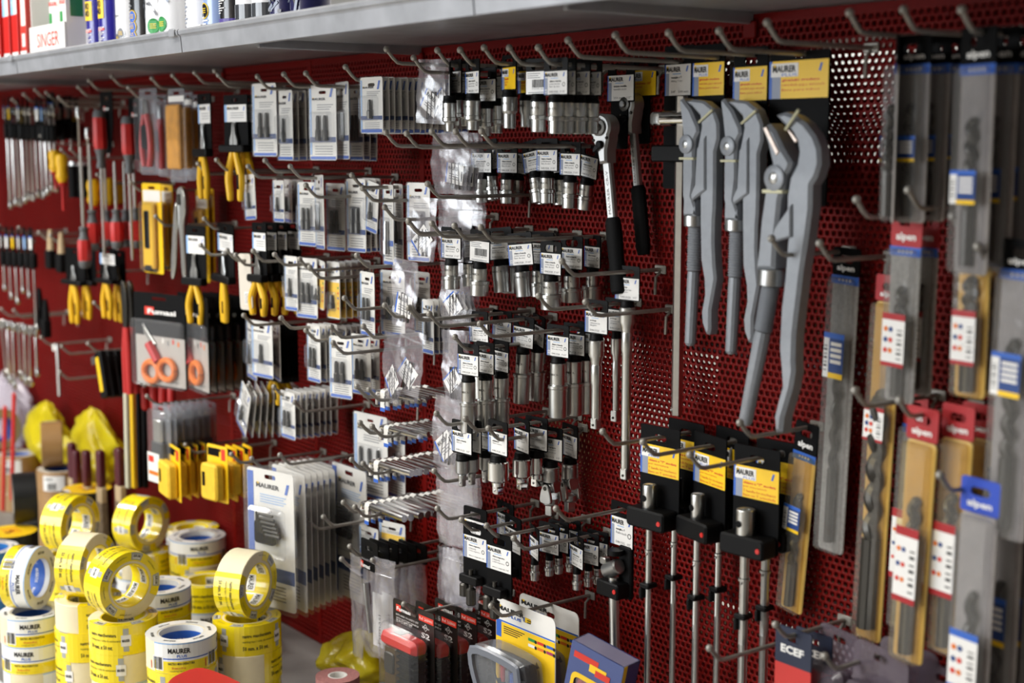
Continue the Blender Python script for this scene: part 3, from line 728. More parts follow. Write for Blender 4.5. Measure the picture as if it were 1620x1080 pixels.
# extension bars
def ext_parts(L, d):
    def fn():
        c, l = hang_card(.044, .047, 'ext', None, .029, bottom='DIN 3123   1/2"'); o = -.038
        p = plug(d * .92); p.transform(Matrix.Translation((0, 0, o))); b = MB(); r = d / 2; z = o - .0095; rb = r * .62
        b.lathe([(r - .001, z), (r, z - .001), (r, z - .021), (r - .002, z - .025), (rb * 1.05, z - .034), (rb * 1.15, z - .036), (rb * 1.15, z - .060), (rb, z - .062), (rb, z - L + .018), (rb * .9, z - L + .013)], SATIN, 18)
        s = MB().rbox(-.0055, .0055, -.0055, .0055, z - L, z - L + .016, SATIN, .001).ball((0, -.0055, z - L + .006), .002, DSTEEL, 8, 5)
        return [('hang_card', c), ('label', l, 0), ('plug', p), ('bar', b.mesh('bar', .5)), ('square_drive', s.mesh('square_drive', .5), 3)]
    return parts(('ext', L, d), fn)
he1 = hook(903, 436, 'peg hook holding the longest extension bar', 'extension bar hooks', .16); he2 = hook(866, 490, 'peg hook holding the two short extension bars', 'extension bar hooks', .16)
hook(940, 500, 'bare peg hook with only its wall clip beside the extension bars', 'bare hooks', .138)
EG = 'extension bars on cards'
hang(he1, 993, ext_parts(.237, .0215), 'extension_bar', 'longest chrome extension bar on a white card', 'extension bar', EG, 6)
hang(he2, 944, ext_parts(.124, .0215), 'extension_bar', 'short thick chrome extension bar in front of the slimmer one', 'extension bar', EG, 4)
hang(he2, 976, ext_parts(.118, .016), 'extension_bar', 'short slim chrome extension bar between the thick one and the longest', 'extension bar', EG, 4)

# sliding T bar
p0 = at(1074, 92, -.018); tb = thing('sliding_t_bar', 'long chrome hexagonal bar with sliding head on a black card', 'T bar', p0)
c = MB().plate(rrect(-.026, .030, -.17, .016, .003, 2), -.001, .001, BLACKC, 0, holes=[rrect(-.011, .011, -.006, .003, .004, 3)]); cc = obj('hang_card', c.mesh('hang_card', .5), tb)
l = MB(); white_label(l, .048, -.008, .040, -.0014, 'slide', None, '3/4"   500 mm'); obj('label', l.mesh('label', 0), cc)
bx = at(1074, 440, -.036) - p0
b = MB().tube([(bx.x, -.018, at(1083, 150, -.068).z - p0.z), (bx.x, -.018, at(1078, 668, -.068).z - p0.z)], .0078, SATIN, 6)
b.ball((bx.x - .003, -.0245, at(1078, 660, -.068).z - p0.z), .0022, STEEL); obj('bar', b.mesh('bar', .4), tb)
hz = at(1072, 186, -.068).z - p0.z
hd = MB().tube([(bx.x - .034, -.018, hz), (bx.x - .032, -.018, hz), (bx.x + .016, -.018, hz), (bx.x + .018, -.018, hz)], [.009, .0105, .0105, .009], CHROME, 18)
hd.rbox(bx.x - .052, bx.x - .032, -.0265, -.0095, hz - .0085, hz + .0085, CHROME, .002); obj('sliding_head', hd.mesh('sliding_head', .5), tb)
kz = at(1072, 243, -.068).z - p0.z
obj('clip', MB().rbox(bx.x - .045, bx.x + .018, -.03, -.002, kz - .011, kz + .011, BLACKP, .002).mesh('clip', .5), tb)

# Swedish pipe wrenches
def yellow_card(name, px0, px1, py0, py1, Y, root, lines, blk):
    a = at(px0, py1, Y); b = at(px1, py0, Y); o = root.location; w_ = b.x - a.x; h_ = b.z - a.z; cx = (a.x + b.x) / 2 - o.x; cz = b.z - o.z
    t0 = at((px0 + px1) / 2, blk[0], Y).z - o.z; t1 = at((px0 + px1) / 2, blk[1], Y).z - o.z
    c = MB().plate(rrect(cx - w_ / 2, cx + w_ / 2, t1, t0, .003, 2), Y - o.y + .001, Y - o.y + .003, BLACKC, 0, holes=[rrect(cx - .010, cx + .010, cz + .003, cz + .012, .003, 3)])
    cm = obj('hang_card', c.mesh('hang_card', .5), root)
    l = MB(); yellow_lab(l, w_ * .99, 0, h_, 0, lines); me = l.mesh('label', 0); me.transform(Matrix.Translation((cx, Y - o.y, cz))); obj('label', me, cm)
RUST = mat('bright_jaw_teeth', '#c9b9ae', .35, .8, noise=.15, nscale=90); TIE = mat('cable_tie', '#c9c6a4', .5)
def wrench_a(Y):
    org = at(1097, 300, Y); out = []
    R = trace([(650, 402, Z1), (700, 390, Z1), (770, 400, Z1), (830, 450, Z1), (862, 540, Z1), (864, 640, Z1), (842, 720, Z1), (842, 900, Z1), (838, 1080, Z1), (832, 200, Z2), (830, 340, Z2), (836, 470, Z2), (845, 560, Z2), (828, 660, Z2), (810, 760, Z2), (810, 880, Z2), (800, 915, Z2), (780, 908, Z2),
               (757, 840, Z2), (752, 770, Z2), (772, 660, Z2), (768, 560, Z2), (748, 440, Z2), (744, 200, Z2), (744, 60, Z2), (744, 930, Z1), (722, 720, Z1), (742, 620, Z1), (752, 560, Z1), (742, 490, Z1), (690, 432, Z1)], Y, org)
    Lb = trace([(620, 395, Z1), (640, 382, Z1), (690, 450, Z1), (738, 560, Z1), (742, 595, Z1), (720, 640, Z1), (714, 720, Z1), (716, 870, Z1), (700, 1000, Z1), (722, 1070, Z1), (726, 60, Z2), (722, 165, Z2), (642, 165, Z2), (645, 60, Z2), (640, 1000, Z1), (640, 800, Z1), (645, 720, Z1), (645, 640, Z1), (632, 500, Z1), (622, 430, Z1)], Y, org)
    W = trace([(735, 700, Z1), (790, 620, Z1), (790, 960, Z1), (702, 1032, Z1), (697, 990, Z1), (722, 930, Z1)], Y, org)
    def P(x, y, z): q = at(*zpx(x, y, z), Y); return (q.x - org.x, 0, q.z - org.z)
    a = MB(); a.plate(R, -.011, .007, PAINTG, .003); a.plate(W, -.014, -.004, PAINTG, .002)
    b = MB(); b.plate(Lb, -.013, .010, PAINTG, .003)
    b.ball((P(670, 672, Z1)[0], -.0135, P(670, 672, Z1)[2]), .0065, STEEL, 12, 6, sc=(1, .5, 1)); pv = P(670, 672, Z1)
    b.lathe([(.012, 0), (.012, .003), (.010, .004)], PAINTG, 18, Matrix.Translation((pv[0], -.0115, pv[2])) @ Matrix.Rotation(pi / 2, 4, 'X'))
    k = MB(); q0 = P(678, 160, Z2); q1 = P(678, 232, Z2); k.tube([q0, (q0[0], 0, q0[2] - .001), (q1[0], 0, q1[2] + .001), q1], [.0135, .0145, .0145, .0135], STEEL, 20)
    sc = MB(); zs = P(680, 232, Z2); ze = P(672, 512, Z2); n = 34
    sc.tube([(zs[0] + (ze[0] - zs[0]) * i / n, 0, zs[2] + (ze[2] - zs[2]) * i / n) for i in range(n + 1)], [.0098 if i % 2 else .0085 for i in range(n + 1)], PAINTG, 12)
    g = MB(); g0 = P(670, 516, Z2); g1 = P(648, 985, Z2); g.tube([g0, (g0[0] + (g1[0] - g0[0]) * .1, 0, g0[2] + (g1[2] - g0[2]) * .1), (g1[0] + (g0[0] - g1[0]) * .04, 0, g1[2] + (g0[2] - g1[2]) * .04), g1], [.0078, .0082, .0075, .005], PAINTG, 12)
    t = MB(); t2 = MB(); t0 = P(630, 762, Z1); t1 = P(716, 766, Z1); t.rbox(t0[0] - .001, t1[0] + .001, -.0145, .011, t0[2] - .0015, t0[2] + .0015, TIE, .0005)
    u0 = P(748, 535, Z1); u1 = P(835, 455, Z1); t2.tube([(u0[0], -.0125, u0[2]), (u1[0], -.0125, u1[2])], .0016, TIE, 6)
    return org, [('jaw_arm', a), ('lower_jaw', b), ('collar_nut', k), ('threaded_rod', sc), ('handle', g), ('cable_tie', t), ('cable_tie', t2)]
def put_wrench(Yv, name, label, fn, off, card):
    org, ps = fn; r = thing(name, label, 'pipe wrench', org + Vector(off), group='grey pipe wrenches')
    return r, org, ps
wa = wrench_a(-.055); WM = [(n, mb.mesh(n, .5)) for n, mb in wa[1]]
wr1 = place('pipe_wrench', 'grey pipe wrench with closed jaws next to the chrome T bar', 'pipe wrench', WM, wa[0], group='grey pipe wrenches')
yellow_card('c', 1095, 1146, 97, 152, -.035, wr1, ('giratubi svedese', 'swedish pipe wrench', 'llave para tubos'), (70, 330))
d2 = at(1163.5, 231, -.055) - at(1097.5, 228, -.055)
wr2 = place('pipe_wrench', 'grey pipe wrench with closed jaws between the two others', 'pipe wrench', WM, wa[0] + d2, group='grey pipe wrenches')
yellow_card('c', 1159, 1214, 104, 160, -.035, wr2, ('giratubi svedese', 'swedish pipe wrench', 'llave para tubos'), (74, 330))
def wrench_b(Y):
    org = at(1245, 400, Y)
    R = trace([(1230, 490, Z1), (1290, 470, Z1), (1350, 490, Z1), (1420, 540, Z1), (1480, 620, Z1), (1510, 700, Z1), (1515, 800, Z1), (1490, 880, Z1), (1458, 930, Z1), (1455, 1080, Z1), (1432, 300, Z2), (1400, 500, Z2), (1370, 750, Z2), (1352, 900, Z2), (1345, 1080, Z2), (1350, 340, Z3), (1332, 450, Z3), (1300, 560, Z3), (1276, 640, Z3), (1268, 725, Z3), (1226, 730, Z3), (1218, 630, Z3),
               (1240, 540, Z3), (1268, 440, Z3), (1262, 330, Z3), (1250, 1000, Z2), (1262, 750, Z2), (1285, 560, Z2), (1305, 300, Z2), (1298, 180, Z2), (1300, 1000, Z1), (1320, 880, Z1), (1362, 800, Z1), (1375, 720, Z1), (1366, 660, Z1), (1335, 600, Z1), (1280, 545, Z1)], Y, org)
    Lb = trace([(1165, 565, Z1), (1200, 542, Z1), (1240, 590, Z1), (1290, 700, Z1), (1342, 785, Z1), (1330, 830, Z1), (1305, 870, Z1), (1290, 960, Z1), (1270, 60, Z2), (1255, 200, Z2), (1240, 330, Z2), (1232, 500, Z2), (1115, 500, Z2), (1132, 370, Z2), (1146, 200, Z2), (1166, 60, Z2), (1175, 960, Z1), (1190, 850, Z1), (1218, 800, Z1), (1192, 680, Z1), (1166, 600, Z1)], Y, org)
    W = trace([(1240, 240, Z2), (1345, 90, Z2), (1345, 295, Z2), (1228, 330, Z2), (1225, 310, Z2)], Y, org)
    T1 = trace([(1170, 570, Z1), (1195, 560, Z1), (1275, 720, Z1), (1255, 745, Z1)], Y, org); T2 = trace([(1300, 560, Z1), (1335, 590, Z1), (1380, 650, Z1), (1360, 665, Z1)], Y, org)
    def P(x, y, z): q = at(*zpx(x, y, z), Y); return (q.x - org.x, 0, q.z - org.z)
    a = MB(); a.plate(R, -.013, .009, PAINTG, .004); a.plate(W, -.017, -.004, PAINTG, .002); a.plate(T2, -.014, -.010, RUST, .001)
    b = MB(); b.plate(Lb, -.016, .012, PAINTG, .004); b.plate(T1, -.0175, -.012, RUST, .001); pv = P(1242, 885, Z1)
    b.lathe([(.015, 0), (.015, .003), (.013, .004)], PAINTG, 18, Matrix.Translation((pv[0], -.0145, pv[2])) @ Matrix.Rotation(pi / 2, 4, 'X')); b.ball((pv[0], -.0175, pv[2]), .0075, STEEL, 12, 6, sc=(1, .5, 1))
    k = MB(); q0 = P(1172, 500, Z2); q1 = P(1164, 605, Z2); k.tube([q0, (q0[0], 0, q0[2] - .001), (q1[0], 0, q1[2] + .001), q1], [.0165, .0175, .0175, .0165], STEEL, 20)
    sc = MB(); zs = P(1158, 605, Z2); ze = P(1110, 890, Z2); n = 40
    sc.tube([(zs[0] + (ze[0] - zs[0]) * i / n, 0, zs[2] + (ze[2] - zs[2]) * i / n) for i in range(n + 1)], [.0112 if i % 2 else .0098 for i in range(n + 1)], PAINTG, 12)
    g = MB(); g0 = P(1108, 895, Z2); g1 = P(995, 685, Z3); g.tube([g0, (g0[0] + (g1[0] - g0[0]) * .1, 0, g0[2] + (g1[2] - g0[2]) * .1), (g1[0] + (g0[0] - g1[0]) * .04, 0, g1[2] + (g0[2] - g1[2]) * .04), g1], [.0092, .0098, .0085, .006], PAINTG, 12)
    t = MB(); t2 = MB(); t0 = P(1170, 968, Z1); t1 = P(1290, 980, Z1); t.rbox(t0[0] - .001, t1[0] + .001, -.0175, .013, t0[2] - .002, t0[2] + .002, TIE, .0005); u0 = P(1308, 580, Z1); u1 = P(1412, 455, Z1); t2.tube([(u0[0], -.015, u0[2]), (u1[0], -.02, u1[2])], .0018, TIE, 6)
    return org, [('jaw_arm', a), ('lower_jaw', b), ('collar_nut', k), ('threaded_rod', sc), ('handle', g), ('cable_tie', t), ('cable_tie', t2)]
wb = wrench_b(-.088)
wr3 = place('pipe_wrench', 'largest grey pipe wrench with its toothed jaws open', 'pipe wrench', [(n, mb.mesh(n, .5)) for n, mb in wb[1]], wb[0], group='grey pipe wrenches')
yellow_card('c', 1216, 1312, 92, 157, -.035, wr3, ('giratubi svedese', 'swedish pipe wrench', 'llave para tubos'), (80, 325))
HW = 'peg hook above the grey pipe wrenches, half lost in the shade'
for bx_, by_ in ((1072, 80), (1152, 78), (1228, 66)): hook(bx_, by_, HW, 'pipe wrench hooks', .16)

# T handles with sliding socket on tall black cards
def thandle_parts(hd=.0185, sh=.0042):
    def fn():
        c = MB().plate(rrect(-.035, .035, -.118, .014, .002, 2), -.001, .001, BLACKC, 0, holes=[rrect(-.011, .011, -.006, .003, .004, 3)])
        l = MB(); yellow_lab(l, .069, -.012, .040, -.0015, ('chiave a "T" snodata', 'per meccanica', 'T handle for mechanics', 'llave en T articulada'))
        k = MB().rbox(-.034, .034, -.030, -.001, -.120, -.094, BLACKP, .0025)
        dt = MB().lathe([(.0035, 0), (.003, .001)], REDP, 12, Matrix.Translation((.026, -.030, -.108)) @ Matrix.Rotation(pi / 2, 4, 'X'))
        h = MB(); r = hd / 2; x = -.004; T = Matrix.Translation((x, -.0155, 0))
        h.lathe([(r * .55, -.074), (r * .6, -.0635), (r * .95, -.0625), (r, -.0635), (r, -.094), (r * .9, -.096)], SATIN, 20, T)
        h.lathe([(.0044, 0), (.0044, .0012), (.0001, .0012)], RUBBER, 14, T @ Matrix.Translation((-.0015, -r + .0008, -.080)) @ Matrix.Rotation(pi / 2, 4, 'X'))
        s = MB(); s.lathe([(sh, -.1195), (sh, -.150), (sh * 1.3, -.151), (sh * 1.3, -.154), (sh, -.155), (sh, -.235), (sh * 1.05, -.236), (sh, -.237), (sh, -.40), (sh * .8, -.402)], SATIN, 12, T)
        s.ball((x, -.0155 - sh, -.1565), .0018, STEEL, 8, 5)
        m_ = MB().rbox(x - .009, x + .009, -.025, -.006, -.203, -.196, BLACKP, .0015).rbox(x - .009, x - .004, -.025, -.006, -.218, -.203, BLACKP, .001)
        return [('hang_card', c.mesh('hang_card', .5)), ('label', l.mesh('label', 0), 0), ('holder', k.mesh('holder', .5)), ('rivet', dt.mesh('rivet', .5), 2, 'red rivet'), ('socket_head', h.mesh('socket_head', .5)), ('shaft', s.mesh('shaft', .5)), ('shaft_clip', m_.mesh('shaft_clip', .5), 5)]
    return parts(('th', hd, sh), fn)
TG = 'T handles on black and yellow cards'; HT = 'peg hook holding two carded T handles'
ht1 = hook(967, 704, HT, 'T handle hooks', .15); ht2 = hook(1031, 721, HT, 'T handle hooks', .15); ht3 = hook(1105, 742, HT, 'T handle hooks', .15)
hang(ht1, 1045, thandle_parts(), 'carded_t_handle', 'chrome T handle on black and yellow card next to the flexible handle', 'T handle', TG, 4)
hang(ht1, 1086, thandle_parts(), 'carded_t_handle', 'chrome T handle on black and yellow card, hidden behind the first card', 'T handle', TG, -2, 0, .002)
hang(ht2, 1124, thandle_parts(.0175, .0045), 'carded_t_handle', 'chrome T handle on a twisted yellow card, middle of the three columns', 'T handle', TG, -9)
hang(ht2, 1160, thandle_parts(.0175, .0045), 'carded_t_handle', 'chrome T handle behind the twisted yellow card', 'T handle', TG, -9, 0, .003)
hang(ht3, 1198, thandle_parts(.0235, .0058), 'carded_t_handle', 'thickest chrome T handle on a yellow card beside the sleeved drill bit', 'T handle', TG, 6)
hang(ht3, 1232, thandle_parts(.0235, .0058), 'carded_t_handle', 'thick chrome T handle almost hidden behind the thickest one', 'T handle', TG, 4, 0, .003)
# flexible handle
def flex_parts():
    c = MB().plate(rrect(-.023, .023, -.052, .010, .002, 2), -.001, .001, BLACKC, 0, holes=[rrect(-.011, .011, -.006, .003, .004, 3)]).rbox(-.004, .022, -.004, .004, -.125, -.050, BLACKP, .002)
    l = MB(); white_label(l, .045, -.012, .040, -.0015, 'flex', None, 'DIN 3122   1/2"')
    k = MB().rbox(-.026, .020, -.026, -.002, -.122, -.100, BLACKP, .002); k2 = MB().lathe([(.012, -.055), (.012, -.062), (.009, -.063)], BLACKP, 16, Matrix.Translation((0, -.012, 0)))
    dt = MB().lathe([(.0035, 0), (.003, .001)], REDP, 12, Matrix.Translation((.014, -.0265, -.110)) @ Matrix.Rotation(pi / 2, 4, 'X'))
    h = MB().lathe([(.008, -.017), (.011, -.015), (.011, .012), (.009, .014)], STEEL, 20, Matrix.Translation((-.002, -.014, -.082)) @ Matrix.Rotation(radians(64), 4, 'Y')).rbox(-.026, -.014, -.019, -.009, -.080, -.070, SATIN, .001)
    s = MB().tube([(-.003, -.013, -.095), (.001, -.013, -.19), (.0015, -.013, -.193), (.010, -.013, -.30)], [.0072, .0072, .0076, .0072], SATIN, 14)
    return [('hang_card', c.mesh('hang_card', .5)), ('label', l.mesh('label', 0), 0), ('holder', k.mesh('holder', .5)), ('rivet', dt.mesh('rivet', .5), 2, 'red rivet'), ('swivel_head', h.mesh('swivel_head', .5)), ('shaft', s.mesh('shaft', .5)), ('cap_ring', k2.mesh('cap_ring', .5))]
hf = hook(893, 824, 'peg hook holding the flexible handle', 'flexible handle hook', .155)
hang(hf, 985, flex_parts(), 'flexible_handle', 'chrome flexible handle with swivel head on a white card', 'flexible handle', None, 0)

# drill bits in plastic sleeves
SL = {'grey': clear('grey_sleeve', '#d6d6d6', .24, .3, '#9a9896', bump=.4, bscale=120), 'tan': clear('yellowed_sleeve', '#f0e2b8', .20, .25, '#e6cd92', bump=.2, bscale=60), 'clear': clear('clear_sleeve', '#e6e4e2', .13, .18, '#b5b0aa', gloss=1.5, bump=.25, bscale=40)}
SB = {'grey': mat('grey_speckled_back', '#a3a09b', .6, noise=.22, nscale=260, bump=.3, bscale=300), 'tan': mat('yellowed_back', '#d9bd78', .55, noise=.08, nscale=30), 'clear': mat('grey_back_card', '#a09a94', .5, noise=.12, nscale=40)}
for _k in ('grey', 'tan', 'clear'): SL[_k] = clear(_k + '_cover', {'grey': '#eeeeee', 'tan': '#f6ecd0', 'clear': '#f2f2f4'}[_k], .08, .2, '#cfcdc8', 1.3, .15, 60)
HB = {'black': BLACKC, 'red': mat('red_header', '#a3141b', .5), 'blue': mat('blue_header', '#1f45b5', .5)}
def sleeve_parts(w, Lh, Lb, head, body, strip, lab, dr, top=.012, flip=False, lz=.45, spiral=True, ly=None):
    """hanging sleeve: header Lh high with slot, sleeve Lb long holding one bit"""
    def fn():
        c = MB(); c.plate(rrect(-w / 2, w / 2, top - Lh, top, .003, 2), -.001, .001, HB[head], 0, holes=[rrect(-w * .25, w * .25, -.006, .0029, .004, 3)])
        pr = MB(); z = top - Lh
        pr.text('alpen', -w * .32, z + Lh * .12, Lh * .26, -.0013, WHITE, w=w * .64, bold=.03)
        if strip: pr.quad(-w / 2, w / 2, z - .010, z, -.0014, BLUE)
        if strip:
            for i in range(4): pr.add([(x, -.0017, zz) for x, zz in circ((i - 1.5) * w * .13, z - .005, w * .04, 8)], [tuple(range(8))], WHITE)
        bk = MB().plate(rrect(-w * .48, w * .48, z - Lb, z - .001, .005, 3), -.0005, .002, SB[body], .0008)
        s = MB(); s.plate(rrect(-w * .47, w * .47, z - Lb + .001, z - .002, .005, 3), -.013, -.0012, SL[body], .004)
        d = MB(); n = 40; z0 = z - Lb * .96; z1 = z - Lb * .25 + 0
        d.tube([(0, -.0055, z1 + (z0 - z1) * .62), (0, -.0055, z0)], dr * .95, DSTEEL, 10)
        P = []; 
        for i in range(n + 1):
            a = i / n * 2 * pi * 5; P.append((dr * .28 * cos(a), -.0055 + dr * .28 * sin(a), z1 + (z0 - z1) * .62 * i / n))
        d.tube(P, [dr * .2] + [dr * .72] * n, DSTEEL, 8)
        lb = MB(); lw = w * .74; l0 = z - Lb * (lz + lab[1]); l1 = z - Lb * lz; x0 = -lw / 2
        lb.quad(x0, lw / 2, l0, l1, -.0136, WHITE); y = -.0139
        lb.quad(x0, lw / 2, l1 - (l1 - l0) * .12, l1, y, lab[0]); hh = l1 - l0
        if lab[2] == 'navy':
            lb.quad(x0 + lw * .28, lw / 2, l0, l1 - hh * .12, y, DBLUE); lb.quad(x0 + lw * .28, lw / 2, l0 - hh * .0, l0 + hh * .12, y - .0002, YELL)
            for i in range(4): lb.quad(x0 + lw * .36, lw * .4, l1 - hh * (.28 + .13 * i), l1 - hh * (.2 + .13 * i), y - .0002, PAPER)
        else:
            lb.quad(x0, lw / 2, l0, l0 + hh * .08, y, lab[0])
            for i in range(3):
                for j, cM in enumerate((REDI, BLUE)): lb.add([(x, y - .0002, zz) for x, zz in circ(x0 + lw * (.18 + .22 * j), l1 - hh * (.3 + .2 * i), lw * .09, 10)], [tuple(range(10))], (ORANGE, DBLUE, REDI)[(i + j) % 3])
        for i in range(7): lb.quad(x0 + lw * (.68 if lab[2] != 'navy' else .04), x0 + lw * (.9 if lab[2] != 'navy' else .2), l0 + hh * (.15 + .09 * i), l0 + hh * (.15 + .09 * i + .02 + .02 * (i % 2)), y - .0002, INK)
        return [('header_card', c.mesh('header_card', .5)), ('print', pr.mesh('print', 0), 0), ('sleeve', s.mesh('sleeve', .5)), ('drill_bit', d.mesh('drill_bit', .6)), ('label', lb.mesh('label', 0), 2), ('backing', bk.mesh('backing', .5))]
    return parts(('slv', w, Lh, Lb, head, body, strip, lab[2], dr, lz), fn)
DG = 'drill bits in hanging sleeves'
def drill(px, py, Y, args, label, rz=0, ry=0, **k): return place('sleeved_drill_bit', label, 'drill bit', sleeve_parts(*args, **k), at(px, py, Y), (0, radians(ry), radians(rz)), DG)
LN = (BLUE, .16, 'navy'); LR = (HB['red'], .34, 'red')
HD = 'peg hook holding drill bits in sleeves'
def dhook(px, py, L=.13): return hook(px, py, HD, 'drill bit hooks', L)
dhook(1184, 692, .122); drill(1277, 684, -.02, (.040, .038, .205, 'black', 'tan', True, LN, .0062), 'drill bit in a yellowed sleeve with black header, beside the T handles', -6, 5, lz=.32)
dhook(1234, 404, .12); drill(1340, 408, -.02, (.043, .033, .335, 'black', 'grey', True, LN, .0055), 'long thin drill bit in a grey speckled sleeve with black header', -4, 2, lz=.2)
dhook(1368, 344, .1); dhook(1450, 330, .1); dhook(1310, 412, .11)
drill(1436, 349, -.075, (.044, .040, .170, 'red', 'grey', True, LR, .0065), 'drill bit in a grey sleeve with red header, front one of two', -6, 1, lz=.42)
drill(1464, 350, -.045, (.042, .040, .162, 'red', 'grey', True, LR, .0065), 'drill bit in a grey sleeve with red header, rear one of two', -6, 1, lz=.42)
drill(1408, 452, -.03, (.040, .03, .40, 'red', 'tan', False, (HB['red'], .10, 'red'), .0115), 'very long thick auger bit in a yellowed sleeve behind the red headed pair', -4, 2, lz=.30)
dhook(1366, 644, .13); drill(1450, 640, -.02, (.034, .036, .24, 'red', 'grey', True, LR, .006), 'drill bit in a grey sleeve hidden behind the yellowed red headed ones', -4, 2, lz=.4)
dhook(1436, 660, .12)
drill(1461, 662, -.095, (.042, .036, .245, 'red', 'tan', False, LR, .0082), 'drill bit in a yellowed sleeve with red header, foremost of the low cluster', -4, 2, lz=.38)
drill(1517, 658, -.08, (.042, .036, .235, 'red', 'tan', False, LR, .0082), 'drill bit in a yellowed sleeve with red header, middle of the low cluster', -4, 1, lz=.38)
drill(1549, 656, -.045, (.042, .036, .235, 'red', 'tan', False, LR, .0082), 'drill bit in a yellowed sleeve with red header, rearmost of the low cluster', -4, 1, lz=.38)
dhook(1520, 372, .1)
for i, (px, Y, l) in enumerate(((1545, -.09, 'foremost'), (1567, -.06, 'middle'), (1588, -.03, 'rearmost'))):
    drill(px, 352, Y, (.040, .026, .165, 'red', 'tan', False, LR, .0085), l + ' yellowed sleeve under the clear packs by the board end', -4, 0, lz=.45)
dhook(1443, 48, .13); dhook(1535, 50, .14); dhook(1358, 52, .14)
for i, (px, Y, l) in enumerate(((1420, -.10, 'clear sleeved drill bit seen edge on with strong glare'), (1448, -.085, 'foremost full face sleeve of the dark headed pack near the shelf'), (1478, -.06, 'second sleeve of the dark headed pack near the shelf'), (1502, -.03, 'last sleeve of the dark headed pack near the shelf'))):
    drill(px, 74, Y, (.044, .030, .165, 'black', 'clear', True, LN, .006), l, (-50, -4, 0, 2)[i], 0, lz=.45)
for i, (px, Y, l) in enumerate(((1550, -.12, 'large clear sleeve with bluish glare at the board end, foremost'), (1580, -.09, 'large clear sleeve at the board end, second'), (1606, -.06, 'large clear sleeve at the board end, third'), (1630, -.03, 'large clear sleeve at the board end, last'))):
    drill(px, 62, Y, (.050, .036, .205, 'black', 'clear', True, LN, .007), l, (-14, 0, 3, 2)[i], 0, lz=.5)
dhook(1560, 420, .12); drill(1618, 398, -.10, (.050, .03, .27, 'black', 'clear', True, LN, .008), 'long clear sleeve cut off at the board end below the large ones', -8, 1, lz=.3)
dhook(1500, 778, .13)
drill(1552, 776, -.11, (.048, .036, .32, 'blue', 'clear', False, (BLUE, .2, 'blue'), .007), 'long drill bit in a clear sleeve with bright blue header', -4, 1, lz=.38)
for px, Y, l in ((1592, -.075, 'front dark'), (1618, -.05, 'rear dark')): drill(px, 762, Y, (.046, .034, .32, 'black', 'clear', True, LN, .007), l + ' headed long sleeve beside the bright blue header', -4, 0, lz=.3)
# cards and packs at the foot of the board
NAVY = mat('navy_card', '#182038', .5)
def ecef():
    c = MB().plate(rrect(-.028, .028, -.034, .012, .002, 2), -.001, .001, NAVY, 0, holes=[rrect(-.009, .009, -.005, .003, .003, 3)]); c.plate(rrect(-.028, .028, -.12, -.034, .002, 2), -.001, .001, mat('red_orange_card', '#c2312b', .5))
    t = MB().text('ECEF', -.019, -.020, .010, -.0014, WHITE, w=.036, bold=.04); return [('card', c.mesh('card', .5)), ('print', t.mesh('print', 0), 0)]
EP = ecef(); hook(1136, 1046, 'peg hook crossing in front of the thickest T handle shaft', 'foot hooks', .16); hook(1240, 1009, 'peg hook holding navy and red cards', 'foot hooks', .11)
place('navy_card_pack', 'navy and red card hanging at the foot of the board, front one', 'card pack', EP, at(1256, 1010, -.09), group='navy and red cards')
place('navy_card_pack', 'navy and red card hanging at the foot of the board, rear one', 'card pack', EP, at(1288, 1014, -.05), group='navy and red cards')
GB = clear('smoky_blister', '#cfc8d2', .4, .2, '#7d727c', bump=.3, bscale=40)
def clam(w, h, key):
    def fn():
        c = MB().plate(rrect(-w / 2, w / 2, -h, .012, .012, 5), -.002, .0, GB, 0, holes=[rrect(-.011, .011, -.005, .003, .003, 3)])
        b = MB().plate(rrect(-w * .4, w * .4, -h * .95, -.03, .01, 4), -.028, -.002, GB, .008)
        i = MB().plate(circ(0, -h * .55, w * .27, 20), -.02, -.008, DSTEEL, .002).lathe([(w * .1, 0), (w * .1, .008)], REDP if key else YELL, 14, Matrix.Translation((0, -.016, -h * .55)) @ Matrix.Rotation(pi / 2, 4, 'X'))
        return [('backing', c.mesh('backing', .5)), ('blister', b.mesh('blister', .5)), ('tool', i.mesh('tool', .5))]
    return parts(('clam', w, h, key), fn)
hook(1318, 1060, 'peg hook in front of the smoky clamshells', 'foot hooks', .13)
place('clamshell_pack', 'smoky clamshell with dark top hanging at the foot of the board', 'clamshell', clam(.075, .12, 0), at(1330, 1010, -.05), (0, 0, radians(-10)), 'smoky clamshells')
place('clamshell_pack', 'rounded smoky clamshell, frontmost at the foot of the board', 'clamshell', clam(.085, .12, 1), at(1395, 1040, -.09), (0, 0, radians(-8)), 'smoky clamshells')
place('clamshell_pack', 'rounded smoky clamshell behind the frontmost at the foot of the board', 'clamshell', clam(.085, .12, 1), at(1440, 1035, -.05), (0, 0, radians(-4)), 'smoky clamshells')
place('clamshell_pack', 'low smoky clamshell beside the long blue headed sleeve', 'clamshell', clam(.07, .12, 0), at(1495, 1072, -.06), (0, 0, radians(-4)), 'smoky clamshells')
